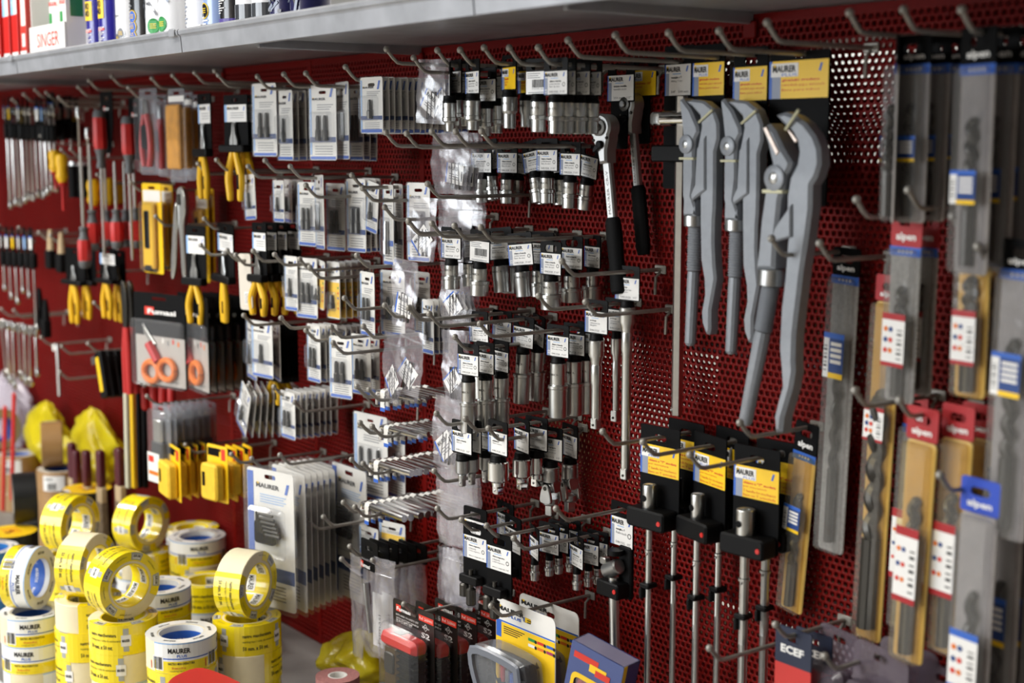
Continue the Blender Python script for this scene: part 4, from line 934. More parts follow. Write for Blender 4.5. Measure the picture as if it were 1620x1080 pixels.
# ------------------------------------------------------------------ blister packs of screwdriver bits and bags, centre of the board
def view_sin(px, py, rz):
    r = ray(px, py); return sin(math.atan2(r.y, -r.x) + radians(rz))
def fit(px0, px1, py0, py1, Y, rz=0):
    """top centre, width and height of a flat pack seen between these picture columns and rows"""
    px = (px0 + px1) / 2; p = at(px, py0, Y); t = (p - CAM).dot(FWD); s = FPX / t
    return p, round((px1 - px0) / (s * view_sin(px, py0, rz)), 3), round((py1 - py0) / s, 3)
def blister_parts(w, h, style='bits', n=2):
    def fn():
        r = .004; slot = rrect(-.009, .009, -.014, -.009, .0024, 3) if w > .03 else rrect(-.005, .005, -.014, -.009, .0024, 3)
        c = MB().plate(rrect(-w / 2, w / 2, -h, 0, r, 3), -.0005, .0005, PAPER, 0, holes=[slot]); pr = MB(); y = -.0008; x0 = -w / 2
        if style == 'yellow': pr.quad(x0 + .001, w / 2 - .001, -h + .002, -h * .36, y, YELL)
        pr.quad(x0 + .001, x0 + w * .09, -h * .93, -.004, y, LBLUE); slash(pr, w * .33, -.012, min(.012, w * .16), y - .0002)
        maurer(pr, x0 + w * .12, -h * .2, w * .5, y - .0002, h * .035 if w > .03 else h * .03)
        for i in range(3): pr.quad(x0 + w * .3, w * (.4 - .07 * i), -h * (.265 + .03 * i), -h * (.255 + .03 * i), y - .0002, GINK)
        if style != 'yellow':
            pr.quad(x0 + .001, w / 2 - .001, -h * .76, -h * .69, y - .0002, DBLUE if style == 'bits' else BLUE)
            for i in range(4): pr.quad(x0 + w * .2, w * .36, -h * (.82 + .035 * i), -h * (.81 + .035 * i), y - .0002, GINK)
            pr.quad(x0 + .002, w / 2 - .002, -h + .001, -h + .006, y - .0002, BLUE)
        else:
            for i in range(5): pr.add([(x, y - .0004, z) for x, z in circ(w * .38, -h * (.45 + .09 * i), w * .05, 8)], [tuple(range(8))], (GREENI, REDI, BLUE, ORANGE, REDI)[i])
        b = []
        zt, zb = (-h * .40, -h * .74) if h > .07 else (-h * .42, -h * .72)
        if style == 'yellow': zt, zb = -h * .58, -h * .82
        if style == 'tube': zt, zb = -h * .45, -h * .86
        for k in range(n):
            x = (k - (n - 1) / 2) * w * .26; d = MB(); rr = min(.0042, w * .085) * (1.5 if style in ('yellow', 'tube') else 1)
            d.lathe([(rr * .5, zt), (rr * .72, zt - .006), (rr * .72, zt * .45 + zb * .55), (rr, zt * .4 + zb * .6), (rr, zb)], DSTEEL if style != 'tube' else STEEL, 8, Matrix.Translation((x, -.0045, 0))); b.append(d)
        bl = MB().plate(rrect(-w * .40, w * .40, zb - .004, zt + .006, .005, 3), -.011, -.001, CLEAR, .004); bl.plate(rrect(-w / 2 - .001, w / 2 + .001, -h - .001, .001, r, 3), -.0022, -.0012, CLEAR, 0, holes=[slot])
        L = [('card', c.mesh('card', .5)), ('print', pr.mesh('print', 0), 0)] + [('bit', d.mesh('bit', .5)) for d in b] + [('blister', bl.mesh('blister', .5))]
        return L
    return parts(('bl', w, h, style, n), fn)
PKG = 'blister packs of bits'
def packs(px0, px1, py0, py1, Y, label, rz=0, ry=0, style='bits', n=2, back=0, step=.011, blabel=None, grp=None, name='bit_blister_pack', cat='blister pack'):
    p, w_, h_ = fit(px0, px1, py0, py1, Y, rz); pl = blister_parts(w_, h_, style, n); g = grp or PKG
    place(name, label, cat, pl, p, (0, radians(-ry), radians(rz)), g)
    for i in range(1, back + 1):
        place(name, blabel, cat, pl, p + Vector((jit(.0015), step * i, jit(.001))), (0, radians(-ry + jit(1)), radians(rz + jit(3))), (g + ', rear ones') if not grp else grp)
HP = 'peg hook holding blister packs of bits'
def ph(px, py, L=.19, lab=None, g='bit pack hooks'): return hook(px, py, lab or HP, g, L)
# first row
HP = 'peg hook holding blister packs of bits in the first pack row'
ph(352, 130); ph(358, 137); ph(420, 140); ph(462, 137); ph(497, 136); ph(560, 127); ph(625, 100, .2)
packs(399, 436, 132, 246, -.16, 'white pack with two thick bits hanging foremost by the carded pliers', 12)
packs(438, 462, 143, 252, -.15, 'narrow white pack with one bit leading a dark stack', -4, n=1, back=4, step=.013, blabel='narrow pack in the dark stack behind the one bit pack')
packs(489, 531, 135, 252, -.15, 'white pack with two long torx bits beside the plain red joint', 12)
packs(531, 551, 130, 251, -.13, 'narrow white pack with strong white glare', -14)
packs(552, 574, 134, 253, -.10, 'dim pack with two bits behind the glaring one', -4, back=2, step=.013, blabel='dark pack edge behind the glaring pack')
packs(570, 605, 122, 210, -.185, 'front pack of the long neat row under the shelf', 4, n=1, back=14, step=.0112, blabel='one of the identical clear packs in the long neat row under the shelf', grp='long neat row of packs')
# second row
HP = 'peg hook holding blister packs of bits in the second pack row'
for a in ((432, 272), (405, 281), (355, 270), (472, 282), (497, 312), (570, 297), (587, 318), (622, 348), (660, 372)): ph(*a)
packs(385, 402, 276, 347, -.16, 'tiny narrow pack with one bit dangling over the yellow pliers', 0, 4, n=1)
packs(432, 449, 285, 351, -.15, 'short narrow pack with one black bit in the second pack row', 0, n=1)
packs(449, 461, 284, 352, -.12, 'clear pack seen almost edge on behind the short narrow one', -16, n=1, back=2, blabel='clear pack edge deep in the second pack row')
packs(471, 499, 288, 389, -.15, 'white pack with two dark bits beside the upright edge-on pack', 4)
packs(498, 511, 277, 394, -.16, 'upright clear pack seen nearly edge on', -18, 2, n=1)
packs(516, 545, 290, 396, -.12, 'white pack with two long bits and blue left border', 6)
packs(548, 578, 283, 398, -.12, 'white pack with two long bits leading three more', 6, back=3, step=.010, blabel='pack behind the three deep two bit stack')
packs(582, 600, 288, 368, -.13, 'slanting narrow pack with coloured dots', -8, -8, n=1)
packs(606, 622, 292, 419, -.14, 'narrow clear pack with a steel tube', -8, n=1, style='tube'); packs(622, 637, 291, 417, -.12, 'narrow clear pack behind the steel tube pack', -10, n=1)
packs(644, 680, 289, 413, -.12, 'wide white pack partly covered by a zip bag', 10)
# third row
HP = 'peg hook holding blister packs of bits in the third pack row'
for a in ((330, 404), (372, 413), (385, 420), (413, 414), (447, 420), (487, 428), (503, 441), (578, 423), (558, 490), (622, 502), (665, 507)): ph(*a)
packs(450, 470, 405, 491, -.15, 'white pack with one short black bit in the third pack row', 4, n=1)
packs(468, 501, 408, 503, -.14, 'white pack with two short socket bits', 10)
packs(498, 514, 411, 489, -.13, 'yellow bottomed pack tilted between white ones', -8, -5, 'yellow', 1)
packs(517, 537, 414, 504, -.12, 'front yellow pack with one dark bit', 2, 0, 'yellow', 1, back=5, step=.012, blabel='yellow pack in the stack behind the front yellow one')
packs(570, 592, 430, 532, -.14, 'narrow white pack in front of the wide one with the bag', -6)
packs(602, 640, 428, 532, -.11, 'wide white pack under the dangling zip bag', 8)
packs(655, 680, 430, 530, -.06, 'dim white pack with blue slash close to the board', 2)
packs(668, 686, 474, 560, -.12, 'narrow pack with red circles and blue rim', -6, n=1, back=3, step=.010, blabel='clear pack behind the red circled one')
# fourth row
HP = 'peg hook holding blister packs of bits in the fourth pack row'
for a in ((398, 515), (457, 520), (537, 535), (497, 540), (540, 560), (588, 535)): ph(*a)
packs(398, 430, 508, 598, -.15, 'clear pack with dark bit in front of black pliers cards', 6, n=1); packs(390, 404, 506, 600, -.14, 'clear pack edge beside the pliers cards', -14, n=1); packs(428, 442, 510, 600, -.12, 'clear dim pack behind the pliers cards', -16, n=1)
packs(486, 506, 513, 605, -.15, 'narrow white pack with two bits leading three dark ones', -2, back=3, step=.011, blabel='dark pack behind the narrow white two bit one')
packs(521, 556, 532, 631, -.16, 'white pack with two square bits and pale blue slash', 14)
packs(556, 586, 529, 625, -.12, 'dim wide pack behind the pale blue slash one', 6); packs(575, 600, 530, 622, -.09, 'dimmer pack at the back of that hook', 4)
packs(530, 548, 515, 552, -.10, 'short pack peeking above the square bit pack', 2, n=1, back=4, step=.011, blabel='short pack peeking out in a row above the square bits')
# fan of packs and its neighbour stack
HP = 'peg hook at the fanned out bunch of packs'
for a in ((405, 625), (445, 627), (478, 652)): ph(*a, .135)
p, w_, h_ = fit(390, 412, 614, 694, -.14, 0); pl = blister_parts(w_, h_, 'bits', 1)
for i in range(9):
    place('bit_blister_pack', 'clear pack in the fanned out bunch below the pliers', 'blister pack', pl, p + Vector((-.004 + .001 * i, -.012 + .012 * i, 0)), (0, radians(26 - 3.2 * i), radians(-12 + jit(4))), 'fanned bunch of packs')
packs(444, 466, 619, 694, -.13, 'white front pack of the stack beside the fanned bunch', 0, n=2, back=7, step=.0125, blabel='dark pack of the stack beside the fanned bunch')
# large card behind the hex keys, small cards below
packs(560, 612, 655, 790, -.06, 'tall white card with thick bits behind the hex keys', 6, n=3)
packs(612, 640, 668, 790, -.03, 'tall grey looking card close to the board behind the hex keys', 0, n=1)
packs(569, 598, 833, 880, -.10, 'small green tinted card with two bits above the black headers', 4)
packs(600, 641, 826, 880, -.08, 'white and yellow card with black lettering above the black headers', 14, style='yellow', n=1)

# ------------------------------------------------------------------ hex keys lying across pairs of hooks
HKC = mat('bright_chrome', '#e8e8ea', .17, 1)
def hexkey_parts(L, r):
    def fn():
        k = MB().tube([(0, 0, -.022), (0, 0, -.006), (.002, 0, -.001), (.007, 0, 0), (L, 0, 0)], r, HKC, 12)
        b = MB(); q = r * 1.12; x0, x1 = .014, .027
        b.tube([(x0, 0, 0), (x1, 0, 0)], q, PAPER, 8, cap=False); b.quad(x0, x1, -.030, 0, -q, PAPER); b.quad(x0, x1, -.030, -.024, -q - .0003, BLUE)
        b.text('MAURER', x0 + .011, -.005, .007, -q - .0003, INK, rot=pi / 2, w=.017, bold=.02)
        return [('key', k.mesh('key', .4)), ('paper_band', b.mesh('paper_band', .5))]
    return parts(('hk', L, r), fn)
KG = 'chrome hex keys'
for q, (px0, px1, py, n, r, txt) in enumerate(((597, 655, 618, 8, .0036, 'topmost, thinnest set under the dangling bags'), (602, 660, 674, 8, .0042, 'second set, beside the tall white card'), (588, 648, 730, 10, .0052, 'third set, thick rods'), (575, 640, 796, 12, .0058, 'lowest set, thickest rods with bright glare'))):
    Y0 = -.16; p = at(px0, py, Y0); L = at(px1, py + 18, Y0).x - p.x
    pl = hexkey_parts(round(L, 3), r)
    for i in range(n): place('hex_key', 'chrome hex key lying across two hooks, ' + txt, 'hex key', pl, p + Vector((jit(.004), i * .0125 * (1 if r > .005 else .9), jit(.0006))), (0, 0, radians(jit(3))), KG)
    for dx in (.012, .048): place('peg_hook', 'peg hook carrying the hex keys', 'hook', hook_parts(.19), (p.x + dx, 0, p.z - r - .0029), group='hex key hooks')

# ------------------------------------------------------------------ zip bags
def bag_parts(w, h, seed, lab=True, tilt=0):
    def fn():
        r = random.Random(seed); nx, nz = 10, 16; b = MB(); ph_ = [r.uniform(0, 6) for _ in range(6)]
        def disp(x, z, s): 
            e = (1 - (2 * x / w) ** 2) * min(1, -z / h * 3) ; k = -z / h
            return s * (.0006 + .0016 * max(e, 0) * k) + .0016 * sin(x * 150 + ph_[0] + k * 5) * (.3 + k) + .0014 * sin(z * 90 + ph_[1] + x * 70) + .0008 * sin((x + z) * 260 + ph_[2])
        for s in (-1, 1):
            V = []; F = []
            for j in range(nz + 1):
                for i in range(nx + 1):
                    x = w * (i / nx - .5) * (1 + .012 * sin(j * .8 + ph_[3]) - .10 * (j / nz) ** 2 * (1 if seed % 2 else 0)); z = -h * j / nz; V.append((x, disp(x, z, s), z))
            for j in range(nz):
                for i in range(nx): a = j * (nx + 1) + i; F.append((a, a + 1, a + nx + 2, a + nx + 1))
            b.add(V, F, BAG)
        zp = MB(); zp.rbox(-w * .47, w * .47, -.003, .003, -h * .17, -h * .155, BAG, .0005)
        L = [('bag', b.mesh('bag', 1.2)), ('zip_strip', zp.mesh('zip_strip', .5))]
        if lab:
            l = MB(); a = (.5, -.75, .9, .15)[seed % 4]; lw, lh = w * .62, h * .32; T = Matrix.Translation((0, -.0005, -h * .68)) @ Matrix.Rotation(a, 4, 'Y')
            l.quad(-lw / 2, lw / 2, -lh / 2, lh / 2, 0, WHITE, T); l.quad(-lw / 2, -lw * .42, -lh / 2, lh / 2, -.0002, BLUE, T); l.quad(lw * .38, lw * .46, -lh * .3, lh * .2, -.0002, INK, T)
            l.text('MAURER', -lw * .38, lh * .16, lh * .2, -.0002, INK, w=lw * .6, bold=.03, mx=T)
            for i in range(3): l.quad(-lw * .3, lw * .25, -lh * (.05 + .12 * i), -lh * (.01 + .12 * i), -.0002, GINK, T)
            t = MB(); 
            for k in range(3): t.tube([(-w * .1 + k * w * .12, .001, -h * .5), (-w * .12 + k * w * .14, .001, -h * .93)], .0022, DSTEEL, 6)
            L += [('label', l.mesh('label', 0)), ('bits', t.mesh('bits', .5))]; 
        return L
    return parts(('bag', w, h, seed, lab), fn)
def bag(px0, px1, py0, py1, Y, seed, label, rz=6, ry=0, lab=True, back=0, step=.009):
    p, w_, h_ = fit(px0, px1, py0, py1, Y, rz); pl = bag_parts(w_, h_, seed, lab)
    for i in range(back + 1):
        place('zip_bag', label if i == 0 else 'clear zip bag in the stack behind the ' + ' '.join(label.split()[:7]), 'zip bag', pl, p + Vector((0, step * i, -.001 * i)), (0, radians(-ry + (jit(2) if i else 0)), radians(rz + (jit(4) if i else 0))), 'clear zip bags' if i == 0 else 'rear zip bags')
bag(661, 706, 94, 194, -.15, 0, 'zip bag at the end of the long neat pack row', 8, -3); bag(682, 712, 93, 190, -.11, 2, 'zip bag behind the topmost one', 4)
bag(683, 712, 210, 306, -.16, 1, 'glossy zip bag in the second bag row, empty looking', -8, 0, False)
bag(697, 741, 208, 306, -.14, 3, 'zip bag with tilted label in the second bag row', 6, 0, True, 3)
bag(646, 691, 312, 412, -.15, 1, 'zip bag with tilted label over the wide white pack', 8, -2)
bag(693, 745, 315, 414, -.13, 4, 'clouded zip bag leading a thick stack in the third bag row', 8, 0, False, 3)
bag(697, 735, 415, 515, -.12, 2, 'zip bag with barcode label under the matte sockets', 8, 0, True, 3)
bag(622, 662, 411, 518, -.17, 3, 'zip bag dangling crooked in front of the wide white pack', 6, -5)
bag(607, 634, 526, 640, -.17, 1, 'narrow shiny zip bag twisted beside the crooked one', -8, -2); bag(633, 675, 521, 628, -.16, 0, 'crooked zip bag swinging over the hex keys', 8, -12)
bag(699, 728, 522, 640, -.13, 2, 'long zip bag with steel bits behind the deep sockets', 4, 2, True, 2)
bag(688, 730, 630, 745, -.14, 1, 'zip bag with long rods hanging behind the bit sockets', 4, -6, True, 2)
bag(690, 747, 745, 868, -.12, 3, 'stack front of milky zip bags below the bit sockets', 8, 0, False, 2)
bag(693, 738, 870, 960, -.10, 2, 'milky zip bag near the dark bit set cards', 4, 0, False, 1)
for a in ((668, 114), (697, 231), (690, 312)): ph(*a, .18, 'peg hook holding clear zip bags', 'bag hooks')
for a, L in (((590, 642), .1), ((700, 763), .17), ((500, 838), .17), ((524, 833), .17)): hook(*a, 'bare peg hook sticking out between the hex keys and long packs', 'bare hooks by the keys', L)
# ------------------------------------------------------------------ hand tools on the far half of the board
def grp(name, label, cat, p, rot=(0, 0, 0), group=None): return thing(name, label, cat, p, rot, group)
def pliers_parts(w, h, hl, spread=1.0, lab=True):
    """black card w x h with a white label, pliers clipped to it, yellow handles reaching hl below the card"""
    def fn():
        c = MB().plate(rrect(-w / 2, w / 2, -h, 0, .003, 2), -.001, .001, BLACKC, 0, holes=[rrect(-min(.009, w * .3), min(.009, w * .3), -.012, -.006, .0028, 3)])
        l = MB(); lz = -h * .17
        if lab:
            l.quad(-w * .46, w * .46, lz - h * .30, lz, -.0014, WHITE); l.quad(-w * .46, -w * .36, lz - h * .30, lz, -.0016, LBLUE); maurer(l, -w * .34, lz - h * .09, w * .5, -.0016, h * .05); slash(l, w * .36, lz - h * .07, h * .05, -.0016)
            for i in range(3): l.quad(-w * .2, w * .36, lz - h * (.15 + .04 * i), lz - h * (.14 + .04 * i), -.0016, GINK)
        j = MB(); jw = min(w * .2, .011); zj = lz - h * .34
        for s in (-1, 1):
            O = smooth_loop([(s * .0006, zj), (s * jw * .35, zj), (s * jw * .55, zj - h * .16), (s * jw * 1.05, zj - h * .28), (s * jw * .9, -h * .97), (s * .0006, -h * .97)], 2)
            a = sum(O[i - 1][0] * O[i][1] - O[i][0] * O[i - 1][1] for i in range(len(O))); j.plate(O if a > 0 else O[::-1], -.008, -.002, STEEL, .001)
        k = MB().rbox(-w * .52, w * .52, -.015, .002, -h, -h + h * .13, BLACKP, .002)
        H_ = []
        for s in (-1, 1):
            g = MB(); sp_ = .016 * spread
            g.tube(smooth_path([(s * .004, -.006, -h + .004), (s * .009 * spread, -.006, -h - hl * .15), (s * sp_ * 1.15, -.006, -h - hl * .5), (s * sp_, -.006, -h - hl * .85), (s * sp_ * .95, -.006, -h - hl)], 4), [.0052, .0055, .006, .0062, .0065, .0068, .007, .007, .007, .007, .0068, .0066, .0064, .0062, .006, .0055, .003], YH, 10)
            if s > 0: g.rbox(s * sp_ - .001, s * sp_ + .004, -.0135, -.012, -h - hl * .75, -h - hl * .45, BLACKP, .0006)
            H_.append(g)
        return [('card', c.mesh('card', .5)), ('label', l.mesh('label', 0), 0), ('jaws', j.mesh('jaws', .5)), ('clip', k.mesh('clip', .5))] + [('handle', g.mesh('handle', .6)) for g in H_]
    return parts(('pl', w, h, hl, spread, lab), fn)
def pliers(px0, px1, py0, py1, py2, Y, label, rz=0, ry=0, back=0, spread=1.0, step=.022, blabel=None, lab=True):
    p, w_, h_ = fit(px0, px1, py0, py1, Y, rz); hl = h_ * (py2 - py1) / (py1 - py0); pl = pliers_parts(w_, h_, round(hl, 3), spread, lab)
    for i in range(back + 1):
        place('carded_pliers', label if i == 0 else blabel, 'pliers', pl, p + Vector((jit(.002) if i else 0, step * i, 0)), (0, radians(-ry), radians(rz + (jit(5) if i else 0))), 'yellow handled pliers' if i == 0 else 'yellow handled pliers behind')
pliers(313, 333, 148, 247, 314, -.16, 'yellow handled pliers on a narrow black card beside the orange sheaths', -6)
pliers(354, 391, 150, 240, 318, -.17, 'yellow handled pliers on a wide black card beside the two bit packs', 10, 0, 1, blabel='dark pliers card behind the wide black card')
pliers(294, 324, 357, 451, 514, -.17, 'yellow handled pliers with open handles over the scissor packs', 10, spread=1.1)
pliers(344, 369, 354, 447, 512, -.15, 'yellow handled pliers with closed handles beside the open ones', -10, spread=.45)
pliers(399, 421, 352, 446, 500, -.16, 'front one of the bunched yellow handled pliers by the yellow bit packs', 4, 0, 3, spread=1.2, blabel='rear one of the bunched yellow handled pliers')
pliers(418, 455, 512, 602, 640, -.10, 'black carded pliers half hidden by clear packs', 0, 0, 1, blabel='black carded pliers close to the board', lab=False)
for q, (x0, x1, a, b, c_, Y, rz) in enumerate(((104, 132, 392, 450, 512, -.19, 4), (126, 150, 392, 450, 506, -.17, 0), (158, 182, 392, 448, 505, -.17, 4), (180, 197, 396, 450, 510, -.14, 0))):
    pliers(x0, x1, a, b, c_, Y, ('yellow snips with black card beside the pruning shears, left of the twine', 'yellow snips hanging second beside the black brush pack', 'yellow snips on a yellow labelled card', 'yellow snips half hidden behind the pruning shears')[q], rz, spread=.9, lab=q == 2)
# utility knives, orange sheaths, red cutters in clear packs
def tool_pack(px0, px1, py0, py1, Y, fn, name, label, cat, group, rz=0, ry=0, back=0, step=.016, blabel=None):
    p, w_, h_ = fit(px0, px1, py0, py1, Y, rz); pl = parts((name, w_, h_), lambda: fn(w_, h_))
    for i in range(back + 1): place(name, label if i == 0 else blabel, cat, pl, p + Vector((0, step * i, jit(.003) if i else 0)), (0, radians(-ry), radians(rz + (jit(6) if i else 0))), group)
def sheet(w, h, M=None, y=-.012): return MB().plate(rrect(-w / 2, w / 2, -h, 0, .004, 3), -.0006, .0006, M or CLEARG, 0, holes=[rrect(-w * .18, w * .18, -.012, -.006, .0028, 3)])
def dome(w, h, z0, z1, d=.016, k=.42): return MB().plate(rrect(-w * k, w * k, z1, z0, .006, 3), -d, -.001, CLEAR, .005)
def knife(w, h):
    b = MB().plate(rrect(-w * .28, w * .28, -h * .95, -h * .22, .006, 3), -.013, -.003, YH, .003); k = MB().plate(rrect(-w * .12, w * .12, -h * .72, -h * .3, .003, 3), -.016, -.012, BLACKP, .002).rbox(-w * .2, w * .2, -.014, -.002, -h * .98, -h * .9, BLACKP, .002)
    c = sheet(w, h, YELL); l = MB().quad(-w * .45, w * .45, -h * .2, -.014, -.001, PAPER); return [('card', c.mesh('card', .5)), ('label', l.mesh('label', 0), 0), ('handle', b.mesh('handle', .5)), ('slider', k.mesh('slider', .5), 2), ('blister', dome(w, h, -h * .2, -h * .98).mesh('blister', .5))]
tool_pack(225, 254, 290, 432, -.16, knife, 'utility_knife_pack', 'foremost yellow utility knife pack beside the red screwdrivers', 'knife', 'utility knives', 4)
tool_pack(254, 272, 292, 428, -.12, knife, 'utility_knife_pack', 'yellow utility knife pack dim behind the foremost', 'knife', 'utility knives', -8)
tool_pack(310, 328, 300, 446, -.05, knife, 'utility_knife_pack', 'yellow utility knife pack close to the board behind the locking pliers', 'knife', 'utility knives', -4, 0, 1, blabel='second yellow utility knife pack close to the board')
ORL = mat('orange_suede', '#c98c2c', .8, noise=.15, nscale=60)
def sheath(w, h):
    c = sheet(w, h); hd = MB().quad(-w * .48, w * .48, -h * .14, -.014, -.001, WHITE); b = MB().plate(rrect(-w * .40, w * .40, -h * .86, -h * .17, .004, 3), -.012, -.002, ORL, .003); return [('card', c.mesh('card', .5)), ('label', hd.mesh('label', 0), 0), ('sheath', b.mesh('sheath', .5)), ('blister', dome(w, h, -h * .16, -h * .97, .014, .47).mesh('blister', .5))]
tool_pack(266, 291, 140, 287, -.17, sheath, 'suede_sheath_pack', 'orange suede sheath in a clear pack, foremost under the shelf', 'sheath', 'orange sheaths', 4)
tool_pack(290, 305, 146, 285, -.13, sheath, 'suede_sheath_pack', 'orange suede sheath behind the foremost', 'sheath', 'orange sheaths', -6); tool_pack(304, 316, 150, 283, -.10, sheath, 'suede_sheath_pack', 'orange suede sheath nearest the board', 'sheath', 'orange sheaths', -8)
def cutter(w, h):
    c = sheet(w, h); b = MB()
    for s in (-1, 1): b.tube(smooth_path([(s * w * .06, -.007, -h * .3), (s * w * .2, -.007, -h * .5), (s * w * .24, -.007, -h * .72), (s * w * .14, -.007, -h * .9)], 3), .006, REDG, 8)
    k = MB().rbox(-w * .16, w * .16, -.014, -.002, -h * .7, -h * .42, BLACKP, .003); j = MB().plate(smooth_loop([(-w * .1, -h * .34), (w * .1, -h * .34), (w * .07, -h * .16), (-.001, -h * .12), (-w * .07, -h * .16)], 3), -.01, -.003, STEEL, .001)
    return [('card', c.mesh('card', .5)), ('handles', b.mesh('handles', .6)), ('pivot_block', k.mesh('pivot_block', .5)), ('jaws', j.mesh('jaws', .5)), ('blister', dome(w, h, -h * .1, -h * .97, .018, .45).mesh('blister', .5))]
tool_pack(220, 247, 140, 275, -.17, cutter, 'cutter_pack', 'red and black cutters in a clear pack beside the orange sheaths', 'cutters', 'red cutters', 4); tool_pack(248, 263, 150, 278, -.12, cutter, 'cutter_pack', 'red and black cutters dim behind the first', 'cutters', 'red cutters', -6)
# locking pliers
p = at(288, 300, -.17); lp = thing('locking_pliers', 'silver locking pliers hanging over the utility knives', 'pliers', p, (0, 0, radians(10)))
obj('upper_arm', MB().plate(smooth_loop([(-.010, 0), (.006, .004), (.016, -.02), (.014, -.045), (.008, -.07), (.010, -.16), (-.002, -.165), (-.006, -.09), (-.014, -.04)][::-1], 3), -.006, .006, SATIN, .002).mesh('upper_arm', .5), lp)
obj('lower_arm', MB().plate(smooth_loop([(-.016, -.03), (-.008, -.035), (-.012, -.09), (-.02, -.15), (-.030, -.175), (-.036, -.165), (-.028, -.10)], 3)[::-1], -.009, -.002, SATIN, .002).mesh('lower_arm', .5), lp)
obj('adjusting_screw', MB().lathe([(.005, -.165), (.006, -.168), (.006, -.18), (.004, -.182)], STEEL, 12, Matrix.Translation((.004, 0, 0))).mesh('adjusting_screw', .5), lp)
obj('jaw_insert', MB().rbox(-.009, .003, -.008, .008, -.03, -.008, DSTEEL, .001).mesh('jaw_insert', .5), lp)
# screwdrivers
NECK = mat('grey_handle_neck', '#56585a', .55)
def driver_parts(L, hl, kind, up):
    """up: handle at the top, else blade at the top"""
    def fn():
        e_ = None; h = MB(); n = MB(); r = .015
        if kind == 'red': h.lathe([(r * .9, 0), (r, -.004), (r, -hl * .55), (r * .86, -hl * .62)], REDG, 8); n.lathe([(r * .86, -hl * .62), (r * .62, -hl * .72), (r * .5, -hl * .86), (r * .66, -hl * .95), (r * .6, -hl)], NECK, 14); e_ = MB().lathe([(r * .6, .016), (r * .82, .012), (r * .95, .002), (r * .9, 0)], NECK, 14)
        else: h.lathe([(r * .5, .004), (r * .85, 0), (r * .98, -hl * .2), (r * .8, -hl * .45), (r * .95, -hl * .7), (r * .62, -hl * .88)], YH, 14); n.lathe([(r * .62, -hl * .88), (r * .8, -hl * .93), (r * .55, -hl)], REDG, 14)
        b = MB().tube([(0, 0, -hl * .98), (0, 0, -hl - L * .94), (0, 0, -hl - L)], [.0032, .0032, .0024], SATIN if kind == 'red' else REDG, 10)
        out = [('grip', h.mesh('grip', .5)), ('neck', n.mesh('neck', .5), 0), ('blade', b.mesh('blade', .5))] + ([('end_cap', e_.mesh('end_cap', .5), 0)] if e_ else [])
        if not up:
            for _, me, *_r in out: me.transform(Matrix.Rotation(pi, 4, 'Y'))
        return out
    return parts(('drv', L, hl, kind, up), fn)
def driver(px, py, pyb, Y, kind, up, label, card=False, ry=0, frac=.42):
    """py top and pyb bottom of the whole tool in the picture"""
    p = at(px, py, Y); L = p.z - at(px, pyb, Y).z; hl = L * frac; pl = driver_parts(round(L - hl, 3), round(hl, 3), kind, up); z = p if up else p - Vector((0, 0, L))
    if not up: ry += 0
    o = place('screwdriver', label, 'screwdriver', pl, z, (0, radians(-ry), 0), 'screwdrivers')
    if card:
        c = MB().plate([(-.034, -.012), (-.016, -.075), (.016, -.075), (.034, -.012), (.034, .055), (-.034, .055)], .016, .018, BLACKC, 0, holes=[rrect(-.012, .012, .036, .044, .003, 3)])
        t = MB().rbox(-.014, -.006, .0152, .0158, .014, .024, REDI, .0005).text('Fumasi', -.013, .0155, .007, .0148, WHITE, w=.028, bold=.03); cm = obj('card', c.mesh('card', .5), o); obj('print', t.mesh('print', 0), cm)
driver(157, 186, 405, -.19, 'red', True, 'large red and grey screwdriver on a dark logo card', True, 0, .36); driver(202, 196, 410, -.16, 'red', True, 'large red and grey screwdriver on a dark card behind the first', True, 0, .36)
for i, (px, a, b, Y, f) in enumerate(((127, 232, 411, -.22, .30), (141, 228, 384, -.20, .34), (165, 250, 378, -.17, .36), (181, 255, 381, -.17, .40), (196, 255, 378, -.14, .38), (211, 250, 380, -.14, .40))):
    driver(px, a, b, Y, 'red', False, ('red screwdriver hanging lowest with its blade up beside the chrome rods', 'red screwdriver with its blade up, second beside the lowest', 'red screwdriver with grey neck hanging third by its blade', 'red screwdriver hanging fourth by its blade', 'red screwdriver hanging fifth by its blade near the cutters', 'red screwdriver hanging last by its blade beside the cutters')[i], False, 0, f)
for i, (px, a, b, Y, f) in enumerate(((97, 246, 333, -.20, .55), (86, 240, 300, -.18, .6), (147, 286, 360, -.17, .6), (170, 284, 360, -.15, .6), (187, 290, 350, -.12, .6))):
    driver(px, a, b, Y, 'yellow', True, ('yellow insulated screwdriver beside the spanner row', 'yellow and red insulated screwdriver behind it', 'yellow insulated screwdriver between red ones', 'yellow insulated screwdriver dim between red ones', 'yellow insulated screwdriver deepest among the red ones')[i], False, 0, f)
for i, (px, a, b) in enumerate(((124, 172, 352), (139, 205, 360))):
    p = at(px, a, -.19); L = p.z - at(px, b, -.19).z; o = thing('nut_driver', ('chrome rod tool with bright tip beside the dark logo card', 'chrome rod tool next to the bright tipped one')[i], 'nut driver', p, group='chrome rod tools')
    obj('rod', MB().tube([(0, 0, 0), (0, 0, -L)], .0038, CHROME, 10).mesh('rod', .5), o); obj('tip_socket', MB().lathe([(.006, .004), (.007, .002), (.007, -.018), (.004, -.022)], SATIN, 12).mesh('tip_socket', .5), o)
